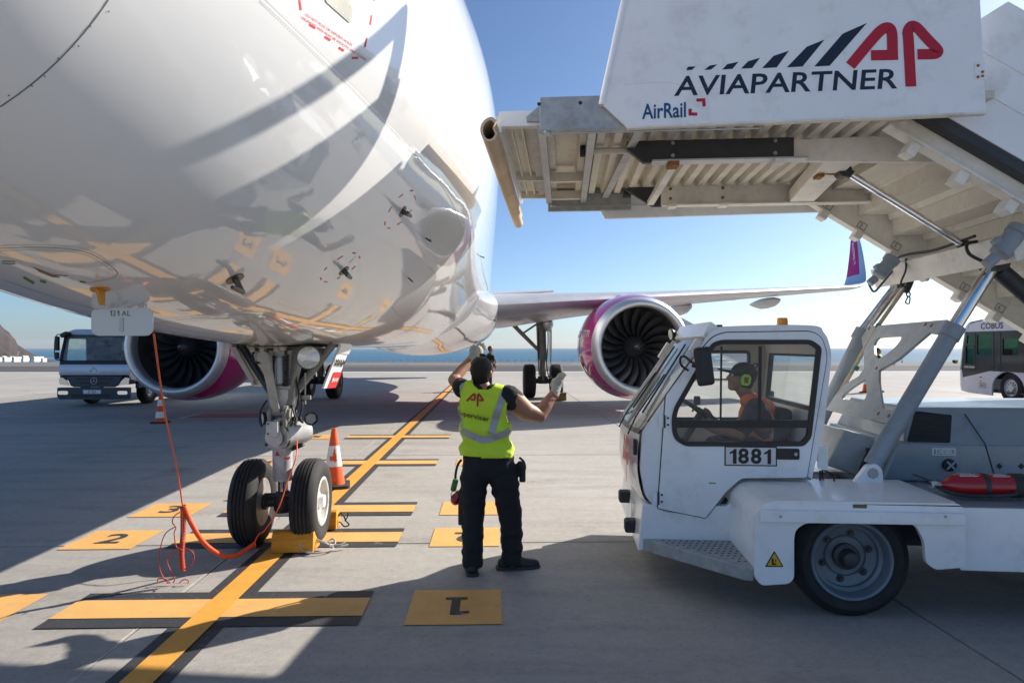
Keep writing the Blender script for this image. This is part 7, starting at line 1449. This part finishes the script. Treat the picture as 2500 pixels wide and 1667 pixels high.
# ------------------------------------------------------------------ apron bus at the right edge, heading away
BX = Vector((15.4, 23.0, 0)); bus = thing('airport_bus', 'white airport bus with black glazing lettered COBUS 3000 at the right edge', 'bus', BX)
BL, BW = 13.5, 3.0                                                 # local: x into the bus, y negative towards the camera
sec = rpoly([(0, -BL), (.0, -.6), (.10, -.12), (.45, .12), (1.5, .20), (BW - .45, .12), (BW, -.6), (BW, -BL)], [0, .3, .2, .3, .5, .3, .3, 0], 4)
def bring(z, inset=0.0): return [(x + (inset if x < BW / 2 else -inset), y - (inset if y > -BL + .1 else 0), z) for x, y in sec]
# lower white body with a wheel arch: side wall pieces
arch = [(-2.95, .20)] + [(-2.30 + .68 * math.cos(a), .42 + .56 * math.sin(a)) for a in [math.pi * i / 12 for i in range(13)]][::-1] + [(-1.62, .20)]
side_poly = [(-BL, .20), (-2.95, .20)] + arch[1:-1] + [(-1.62, .20), (-.5, .22), (-.25, .26), (-.25, .98), (-BL, .98)]
k = MB(); k.prism(side_poly, [], (0, 0, 0), (0, 1, 0), (0, 0, 1), (.06, 0, 0)); k.build('side_skirt', 'bus_white', bus, bevel=.012)
k = MB(); k.prism(side_poly, [], (BW - .06, 0, 0), (0, 1, 0), (0, 0, 1), (.06, 0, 0)); k.build('side_skirt', 'bus_white', bus, bevel=.012)
fpts = [(.0, -.25), (.02, -.12), (.12, .05), (.45, .16), (1.5, .22), (BW - .45, .16), (BW - .12, .05), (BW, -.25)]
k = MB(); k.loft([[(x, y + dz, z) for x, y in cr(fpts, 3)] for z, dz in ((.26, -.06), (.45, 0), (.98, .0))], cap=False, closed=False); k.build('front_lower', 'bus_white', bus, smooth=50)
k = MB(); k.loft([[(x, y + dz, z) for x, y in cr(fpts, 3)] for z, dz in ((.975, .002), (1.6, -.08), (2.27, -.22))], cap=False, closed=False); k.build('windscreen', 'glass_dark', bus, smooth=50)
k = MB(); k.loft([[(x, y + dz, z) for x, y in cr(fpts, 3)] for z, dz in ((2.26, -.22), (2.45, -.27), (2.60, -.45), (2.66, -1.0))], cap=False, closed=False); k.build('front_roof', 'bus_white', bus, smooth=50)
# roof side band and roof
k = MB(); k.prism([(-BL, 2.26), (-.45, 2.26), (-.55, 2.50), (-.9, 2.60), (-BL, 2.64)], [], (.0, 0, 0), (0, 1, 0), (0, 0, 1), (.08, 0, 0)); rb = k.build('roof_band', 'bus_white', bus, bevel=.02)
k = MB(); k.prism([(-BL, 2.26), (-.45, 2.26), (-.55, 2.50), (-.9, 2.60), (-BL, 2.64)], [], (BW - .08, 0, 0), (0, 1, 0), (0, 0, 1), (.08, 0, 0)); k.build('roof_band', 'bus_white', bus, bevel=.02)
k = MB(); k.loft([[(.06, y, 2.60), (.5, y, 2.72), (BW - .5, y, 2.72), (BW - .06, y, 2.60), (BW - .06, y, 2.56), (.06, y, 2.56)] for y in (-BL, -1.0)]); k.build('roof', 'bus_white', bus, bevel=.02)
# black glazing with openings
W = [[(-.78, 1.15), (-.40, 1.20), (-.42, 1.78), (-.78, 1.78)], [(-.78, 1.86), (-.44, 1.86), (-.48, 2.14), (-.78, 2.14)], [(-1.62, 1.50), (-.95, 1.50), (-.95, 2.16), (-1.62, 2.16)], [(-2.75, 1.50), (-2.1, 1.50), (-2.1, 2.02), (-2.75, 2.02)], [(-4.4, 1.3), (-3.0, 1.3), (-3.0, 2.1), (-4.4, 2.1)], [(-6.2, 1.3), (-4.7, 1.3), (-4.7, 2.1), (-6.2, 2.1)]]
k = MB(); k.prism([(-BL, .985), (-1.55, .985), (-.95, .86), (-.25, .72), (-.20, 1.0), (-.28, 1.6), (-.43, 2.255), (-BL, 2.255)], W, (-.008, 0, 0), (0, 1, 0), (0, 0, 1), (.05, 0, 0)); gz = k.build('glazing_band', 'bus_black', bus)
k = MB(); k.prism([(-BL, .985), (-.25, .985), (-.43, 2.255), (-BL, 2.255)], [[(-4.4, 1.2), (-2.9, 1.2), (-2.9, 2.1), (-4.4, 2.1)], [(-2.75, 1.2), (-1.3, 1.2), (-1.3, 2.1), (-2.75, 2.1)], [(-1.1, 1.15), (-.5, 1.15), (-.5, 2.1), (-1.1, 2.1)]], (BW - .05, 0, 0), (0, 1, 0), (0, 0, 1), (.05, 0, 0)); k.build('glazing_band', 'bus_black', bus)
for w_ in W: k = MB(); k.prism(w_, [], (.012, 0, 0), (0, 1, 0), (0, 0, 1), (.004, 0, 0)); k.build('window_pane', 'glass_green', gz)
for w_ in W[:1]:
    k = MB(); k.prism(ring_in(w_, -.03), [w_], (-.014, 0, 0), (0, 1, 0), (0, 0, 1), (.02, 0, 0)); k.build('window_frame', 'steel_dark', gz)
for y in (-.88, -1.72, -2.02): k = MB(); k.box((-.012, y, 1.6), (.012, .018, 1.25)); k.build('door_gap', 'steel_dark', gz)
k = MB(); k.box((BW / 2, -BL / 2, .32), (BW - .2, BL - .5, .06)); k.build('floor', 'steel_dark', bus); k = MB(); k.box((BW / 2, -BL, 1.45), (BW, .06, 2.4)); k.build('rear_wall', 'bus_white', bus)
k = MB(); k.box((.75, -.85, .95), (.6, .6, .5), ch=.05); k.box((.75, -1.15, 1.4), (.5, .14, .6), ch=.05); k.build('driver_seat', 'seat_dark', bus); k = MB(); k.box((1.4, -.25, 1.05), (2.4, .35, .25), ch=.05); k.build('dashboard', 'plastic_black', bus)
def busw(x, y, out):
    b = MB(); Rt, w = .48, .28; h = w / 2; b.lathe([(.27, -h * .8), (.33, -h), (.43, -h * .95), (Rt, -h * .7), (Rt, h * .7), (.43, h * .95), (.33, h), (.27, h * .8)], (x, y, Rt), (1, 0, 0), 40); b.f = b.f[:-2]; b.m = b.m[:-2]; b.build('tyre', 'tyre', bus, smooth=40)
    b = MB(); b.lathe([(.275, -h * .7 * out), (.275, h * .88 * out), (.255, h * .93 * out), (.24, h * .6 * out), (.20, h * .55 * out), (.13, h * .5 * out), (.11, h * .9 * out), (0, h * .95 * out)], (x, y, Rt), (1, 0, 0), 36); rm = b.build('wheel_rim', 'alu', bus, smooth=40)
    for i in range(10): a = 2 * math.pi * i / 10; b = MB(); b.lathe([(0, .02), (.018, .018), (.02, 0)], (x + h * .55 * out, y + math.cos(a) * .17, Rt + math.sin(a) * .17), (out, 0, 0), 8); b.build('wheel_nut', 'steel_dark', rm)
busw(.22, -2.30, -1); busw(BW - .22, -2.3, 1); busw(.22, -9.5, -1); busw(BW - .22, -9.5, 1)
k = MB(); k.prism(arch, [], (.07, 0, 0), (0, 1, 0), (0, 0, 1), (.02, 0, 0)); k.v = [(x + .5, y, z) for x, y, z in k.v]; k.build('wheel_housing', 'black', bus)
text('bus_lettering', 'COBUS', .27, (-.001, -1.62, 2.425), (0, -1, 0), (0, 0, 1), 'black', rb, bold=.02, lift=.003, sx=1.15); text('bus_lettering', '3000', .15, (-.001, -2.58, 2.48), (0, -1, 0), (0, 0, 1), 'black', rb, bold=.02, lift=.003, sx=1.2)
text('bus_lettering', 'COBUS3000', .09, (-.009, -.58, 1.08), (0, -1, 0), (0, 0, 1), 'white_mark', gz, bold=.02, lift=.003, sx=1.1)
k = MB(); k.box((-.002, -1.20, .50), (.004, .34, .16)); bp_ = k.build('fleet_plate', 'black', bus); k = MB(); k.box((-.005, -1.20, .50), (.004, .31, .13)); k.build('fleet_plate_field', 'bus_white', bp_); text('fleet_number', '1841', .13, (-.008, -1.20, .50), (0, -1, 0), (0, 0, 1), 'black', bp_, bold=.01, lift=.001)
for y, z, m in ((-1.12, .77, 'red_mark'), (-1.12, .63, 'amber'), (-3.2, .55, 'amber')): k = MB(); k.box((-.006, y, z), (.014, .10, .045), ch=.008); k.build('side_lamp', m, bus)
k = MB(); k.box((-.12, -.15, 2.33), (.10, .16, .22), ch=.03); k.build('mirror', 'plastic_black', bus)

# ------------------------------------------------------------------ second stairs far behind, at the rear door
f2 = thing('boarding_stairs', 'distant pale boarding stairs partly hidden behind the right engine', 'boarding stairs', (at(1585, 800, 36).x, 36, 0))
zt2 = H + (HY - 731) / F * 36
for y in (0, 1.6):
    k = MB(); k.prism([(-.85, zt2), (-.45, zt2 + .03), (4.2, .9), (4.2, .2), (-.35, zt2 - 1.0), (-.85, zt2 - 1.0)], [], (0, y, 0), (1, 0, 0), (0, 0, 1), (0, .06, 0)); k.build('side_panel', 'fus_grey', f2)
k = MB(); k.box((-.7, .8, zt2 - 1.0), (1.0, 1.7, .08)); k.build('platform', 'gse_beam', f2)
for i in range(10): k = MB(); k.box((.0 + .4 * i, .8, zt2 - 1.2 - .2 * i), (.36, 1.6, .04)); k.build('stair_tread', 'gse_beam', f2)
k = MB(); k.box((1.6, .8, .55), (4.2, 1.6, .25)); k.box((-.4, .8, 1.3), (.15, 1.4, 1.4)); k.build('chassis', 'gse_white', f2)
for x in (.2, 3.2):
    for y in (-.05, 1.65): k = MB(); k.lathe([(.2, -.1), (.35, -.1), (.36, 0), (.35, .1), (.2, .1)], (x, y, .36), (0, 1, 0), 24); k.build('tyre', 'tyre', f2, smooth=40)
# ------------------------------------------------------------------ cones
def cone(label, loc, h, bands, rz=0, patch=False, r0=.15):
    c = thing('traffic_cone', label, 'traffic cone', loc, rz, 'traffic cones'); k = MB(); w = r0 * 1.45
    k.prism(rpoly([(-w, -w), (w, -w), (w, w), (-w, w)], .06), [], (0, 0, .001), (1, 0, 0), (0, 1, 0), (0, 0, .035)); k.build('base', 'rubber', c, bevel=.012)
    r = lambda t: r0 * (1 - t) + .028 * t
    for a, b_, m in bands:
        k = MB(); n = 6; k.lathe([(r(a + (b_ - a) * i / n) + (.0012 if 'white' in m else 0), .03 + (h - .03) * (a + (b_ - a) * i / n)) for i in range(n + 1)] + ([(.0, h)] if b_ == 1 else []), (0, 0, 0), (0, 0, 1), 32); k.f = [f for f in k.f if len(f) == 4]; k.m = [0] * len(k.f); k.build('cone_band', m, c, smooth=60)
    k = MB(); k.lathe([(r(1) - .001, h - .006), (r(1) + .004, h - .004), (r(1) + .003, h + .004), (.016, h + .006), (.014, h - .05)], (0, 0, 0), (0, 0, 1), 20); k.build('cone_tip', 'cone_orange', c, smooth=40)
    if patch:
        def P(t, a): q = r(t) + .0035; return (q * math.sin(a), -q * math.cos(a), .03 + (h - .03) * t)
        for a, b_, c0, c1 in ((.42, .58, -.05, .35), (.44, .52, -.6, .4), (.56, .64, .0, .25), (.72, .84, -.55, -.05)):
            k = MB(); vs = []
            for i in range(7):
                for j in range(7):
                    t = a + (b_ - a) * i / 6; an = c0 + (c1 - c0) * j / 6 + .10 * math.sin(i * 2.1 + j) * (1 if j in (0, 6) else 0); t += .02 * math.sin(j * 2.7) * (1 if i in (0, 6) else 0); vs.append(P(t, an))
            k.add(vs, [(7 * i + j, 7 * i + j + 1, 7 * i + j + 8, 7 * i + j + 7) for i in range(6) for j in range(6)]); k.build('bare_patch', 'cone_orange', c, smooth=60)
    return c
g_at = lambda x, y: Vector(((x - CX) / F * (H * F / (y - HY)), H * F / (y - HY), 0))
cone('worn orange and white cone behind the nose wheels', g_at(767, 1119) + Vector((0, 0, .0145)), .72, [(0, .33, 'cone_orange'), (.33, .70, 'cone_white'), (.70, 1, 'cone_orange')], R(14), True, .135)
cone('striped cone in the shade below the left engine', g_at(368, 971), .62, [(0, .16, 'cone_orange'), (.16, .40, 'cone_white'), (.40, .62, 'cone_orange'), (.62, .86, 'cone_white'), (.86, 1, 'cone_orange')], R(5), False, .12)
cone('distant cone seen through the stabiliser plate of the stairs', g_at(1988, 901), .56, [(0, .55, 'cone_orange'), (.55, .85, 'cone_white'), (.85, 1, 'cone_orange')], 0, False, .12)

# ------------------------------------------------------------------ wheel chocks with their ropes
CP = [(-.115, .0), (-.112, .05), (-.104, .105), (-.088, .155), (-.05, .172), (.0, .168), (.045, .13), (.075, .08), (.10, .03), (.11, .0)]
def chock(label, loc, L, rz, m='chock', s=1.0):
    c = thing('wheel_chock', label, 'wheel chock', loc, rz, 'wheel chocks'); k = MB(); rg = []
    pr = cr(CP + CP[:1], 3)[:-1]
    for i in range(9):
        x = -L / 2 + L * i / 8; rg.append([(x, (y + .004 * noise.noise((i, y * 40, z * 40))) * s, max(.002, (z + .004 * noise.noise((y * 30, z * 30, i * .3))) * s)) for y, z in pr])
    k.loft(rg); k.build('block', m, c, smooth=40, bevel=.004)
    return c
c1 = chock('yellow chock with a grey rope in front of the nose wheel', g_at(671, 1272) + Vector((0, .10, .013)), .35, R(1.6))
def rope(pts, r, parent, name='rope', m='rope'):
    k = MB(); P = cr(pts, 8); k.tube(P, r, 8); 
    return k.build(name, m, parent, smooth=60)
L1 = lambda x, y, z=0: (x, y, z)
rope([(.18, .0, .08), (.21, -.02, .075), (.27, -.03, .05), (.31, -.02, .02), (.33, .02, .05), (.30, .06, .07), (.27, .03, .05), (.36, .0, .03), (.42, .03, .045)], .0085, c1); rope([(.18, .0, .06), (.23, .02, .06), (.29, -.01, .03), (.33, -.05, .012), (.25, -.13, .01), (.17, -.15, .01), (.10, -.12, .02), (.07, -.115, .05), (.06, -.09, .10), (.055, -.05, .165), (.03, .0, .178), (-.03, .04, .178)], .0085, c1); rope([(.29, -.03, .04), (.33, .0, .03), (.39, .0, .02), (.44, .03, .025)], .010, c1)
c2 = chock('yellow chock with a dark rope behind the nose wheel', g_at(738, 1216) + Vector((.0, .06, .010)), .30, R(1.6)); rope([(.15, .0, .10), (.17, -.01, .14), (.20, -.01, .11), (.22, .0, .06), (.25, .0, .02), (.21, -.02, .01), (.17, .0, .04), (.15, 0, .05)], .007, c2, 'rope', 'rubber'); rope([(.21, -.01, .06), (.235, 0, .10), (.24, .0, .14)], .006, c2, 'rope', 'rubber')
c3 = chock('brown worn chock under the far main wheel', Vector((at(1285, 900, 21.9).x, 21.9, 0)), .42, R(2), 'chock_old', 1.5)

# ------------------------------------------------------------------ orange interphone cord hanging from the hatch
cord = thing('interphone_cord', 'orange coiled headset cord hanging from the belly to the nose wheels', 'cord', at(419, 1343, 4.9)); cord['_woff'] = tuple(cord.location)
hq0 = PM @ (hA + uu * .985 + vv * .92) + Vector((0, .02, 0))
knot = at(419, 1160, 4.95)
k = MB(); k.tube(cr([hq0, hq0.lerp(knot, .35) + Vector((-.012, 0, 0)), hq0.lerp(knot, .7) + Vector((.004, 0, 0)), knot], 8), .0052, 8); k.build('lead', 'tube_orange', cord, smooth=60)
def coil(path, rad, turns, r, name, m):
    P = [Vector(p) for p in cr(path, 20)]; n = turns * 14; k = MB(); out = []; ln = [0]
    for a, b_ in zip(P, P[1:]): ln.append(ln[-1] + (b_ - a).length)
    up = Vector((0, 1, .01)); j = 0
    for i in range(n + 1):
        s = ln[-1] * i / n
        while j < len(ln) - 2 and ln[j + 1] < s: j += 1
        t = (s - ln[j]) / max(1e-9, ln[j + 1] - ln[j]); p = P[j].lerp(P[j + 1], t); d = (P[j + 1] - P[j]).normalized(); x = d.cross(up).normalized(); y = x.cross(d); a = 2 * math.pi * i / 14; rr = rad(i / n) if callable(rad) else rad; out.append(p + (x * math.cos(a) + y * math.sin(a)) * rr)
    k.tube(out, r, 6); return k.build(name, m, cord, smooth=60)
coil([knot + Vector((.004, 0, .0)), at(421, 1220, 4.95), at(417, 1270, 4.93), at(420, 1310, 4.92)], lambda t: .0165, 46, .0042, 'coil', 'tube_dark')
cE = at(583, 1248, 5.52)
coil([knot + Vector((.008, 0, .0)), at(436, 1195, 4.98), at(462, 1238, 5.08), at(490, 1264, 5.2), at(520, 1277, 5.3), at(552, 1270, 5.42), cE], lambda t: .0145 - .003 * (t > .97), 95, .0040, 'coil', 'tube_orange')
k = MB(); gE = PM @ Vector((.16, -.12, .93)); k.tube(cr([cE, cE + Vector((.03, .03, .07)), at(610, 1215, 5.5), at(640, 1165, 5.5), at(662, 1100, 5.6), at(680, 1050, 5.68), gE], 8), .0052, 8); k.tube([cE + Vector((math.cos(a) * .014, 0, math.sin(a) * .022 - .01)) for a in [2 * math.pi * i / 16 for i in range(16)]], .005, 6, closed=True); k.build('lead', 'tube_orange', cord, smooth=60)
k = MB(); Y = 4.9
k.tube(cr([at(414, 1175, Y), at(400, 1185, Y), at(396, 1200, Y), at(404, 1210, Y), at(400, 1225, Y), at(405, 1255, Y), at(417, 1262, Y), at(394, 1270, Y), at(384, 1288, Y), at(392, 1310, Y), at(401, 1330, Y), at(394, 1342, Y)], 6), .0038, 7)
k.tube(cr([at(404, 1208, Y), at(380, 1225, Y), at(368, 1260, Y), at(366, 1300, Y), at(375, 1325, Y), at(392, 1344, Y), at(405, 1353, Y), at(424, 1349, Y), at(433, 1333, Y), at(420, 1331, Y), at(408, 1342, Y), at(398, 1345, Y), at(382, 1330, Y), at(364, 1328, Y), at(364, 1340, Y), at(376, 1345, Y), at(392, 1338, Y)], 6), .0038, 7)
k.tube(cr([at(421, 1308, Y), at(437, 1300, Y), at(446, 1280, Y), at(440, 1264, Y), at(424, 1258, Y)], 6), .0038, 7)
low = min(v[2] for v in k.v)
if low < .016: k.v = [(x, y, max(z, .016 + .002 * math.sin(x * 90))) for x, y, z in k.v]
k.build('loose_loops', 'tube_dark', cord, smooth=60)

# ------------------------------------------------------------------ town, fence and masts on the horizon
random.seed(11)
def house(px, py, D, w, h, d, rz, label, gable):
    p = at(px, py, D); t = thing('house', label, 'house', (p.x, D, -19.0), rz, 'white houses of the coastal town'); b = p.z + 19.0; z0 = 0
    hh = max(2.5, b) ; k = MB(); k.box((0, 0, hh / 2), (w, d, hh)); wl_ = k.build('wall', 'house_white', t)
    k = MB()
    if gable: k.prism([(-w / 2 - .3, hh), (w / 2 + .3, hh), (0, hh + 1.6)], [], (0, -d / 2 - .2, 0), (1, 0, 0), (0, 0, 1), (0, d + .4, 0))
    else: k.box((0, 0, hh + .15), (w + .3, d + .3, .3))
    k.build('roof', 'house_white' if not gable else 'wood', t)
    for i in (-1, 1): k = MB(); k.box((i * w * .25, -d / 2 - .02, hh - 1.4), (1.1, .08, 1.2)); k.build('window', 'bus_black', t)
    return t
desc = ['low white house in the town below the hill, {} from the left picture edge', 'white town house below the hill, {} from the left picture edge']
ordn = ['first', 'second', 'third', 'fourth', 'fifth', 'sixth', 'seventh', 'eighth', 'ninth', 'tenth', 'eleventh', 'twelfth', 'thirteenth', 'fourteenth', 'fifteenth', 'sixteenth', 'seventeenth', 'eighteenth']
hx_ = [-3 + i * 6.1 for i in range(18)]
for i, px in enumerate(hx_):
    py = 820.8 + 1.6 * math.sin(i * 2.3) + random.uniform(-1.0, 1.2); house(px, py, 950 + 90 * math.sin(i * 1.7) + 20 * (i % 3), random.uniform(2.8, 5.2), 3, random.uniform(6, 9), random.uniform(-.4, .4), ('low' if i % 2 else 'taller') + ' white town house below the hill, ' + ordn[i] + ' from the left picture edge', i % 4 == 2)
p = at(41, 826, 700); mast = thing('light_mast', 'thin light mast standing among the white houses under the hill', 'mast', (p.x, 700, p.z)); k = MB(); k.tube([(0, 0, -3), (0, 0, 8)], [.22, .12], 8); k.build('pole', 'house_white', mast); k = MB(); k.box((0, 0, 8.2), (2.2, .5, .7)); k.build('lamp_head', 'house_white', mast)
p = at(2072, 831, 76); mast = thing('light_mast', 'lone mast beyond the taxiway, seen left of the bus', 'mast', (p.x, 76, -.05)); k = MB(); k.tube([(0, 0, 0), (0, 0, 1.25)], [.035, .02], 8); k.build('pole', 'mast', mast); k = MB(); k.box((0, 0, .1), (.12, .12, .2)); k.build('base', 'mast', mast)
p = at(2194, 836, 72); sgn = thing('taxiway_sign', 'low black and yellow taxiway sign left of the bus', 'sign', (p.x, 72, 0)); k = MB(); k.box((-.14, 0, .22), (.28, .12, .28), ch=.01); k.build('sign_black_half', 'plastic_black', sgn); k = MB(); k.box((.14, 0, .22), (.28, .12, .28), ch=.01); k.build('sign_yellow_half', 'sign_yellow', sgn); k = MB(); k.box((0, 0, .04), (.4, .05, .08)); k.build('sign_foot', 'steel_dark', sgn)
fe = thing('perimeter_fence', 'thin wire fence along the sea edge behind the taxiway', 'fence', (0, 79.5, -.3)); fm = None
for i in range(64):
    if fm is None: k = MB(); k.box((0, 0, .3), (.04, .04, .6)); o = k.build('post', 'mast', fe); fm = o.data
    else: o = link('post', fm, fe)
    o.location = (-26 + i * .85, 0, 0)
for z in (.25, .5): k = MB(); k.beam((-26, 0, z), (27.5, 0, z), .008); k.build('wire', 'mast', fe)
# ------------------------------------------------------------------ sea haze
m = bpy.data.materials.new('haze_air'); m.use_nodes = True; M['haze_air'] = m; n = m.node_tree.nodes; n.remove(n['Principled BSDF'])
pv = n.new('ShaderNodeVolumePrincipled'); pv.inputs['Color'].default_value = (.93, .96, 1, 1); pv.inputs['Density'].default_value = .000012; pv.inputs['Anisotropy'].default_value = .2
m.node_tree.links.new(pv.outputs[0], n['Material Output'].inputs['Volume'])
mb = MB(); mb.box((0, 17450, 115), (91000, 35200, 374)); hz = mb.build('haze', 'haze_air'); hz['kind'] = 'stuff'
hz['label'] = 'pale sea haze'
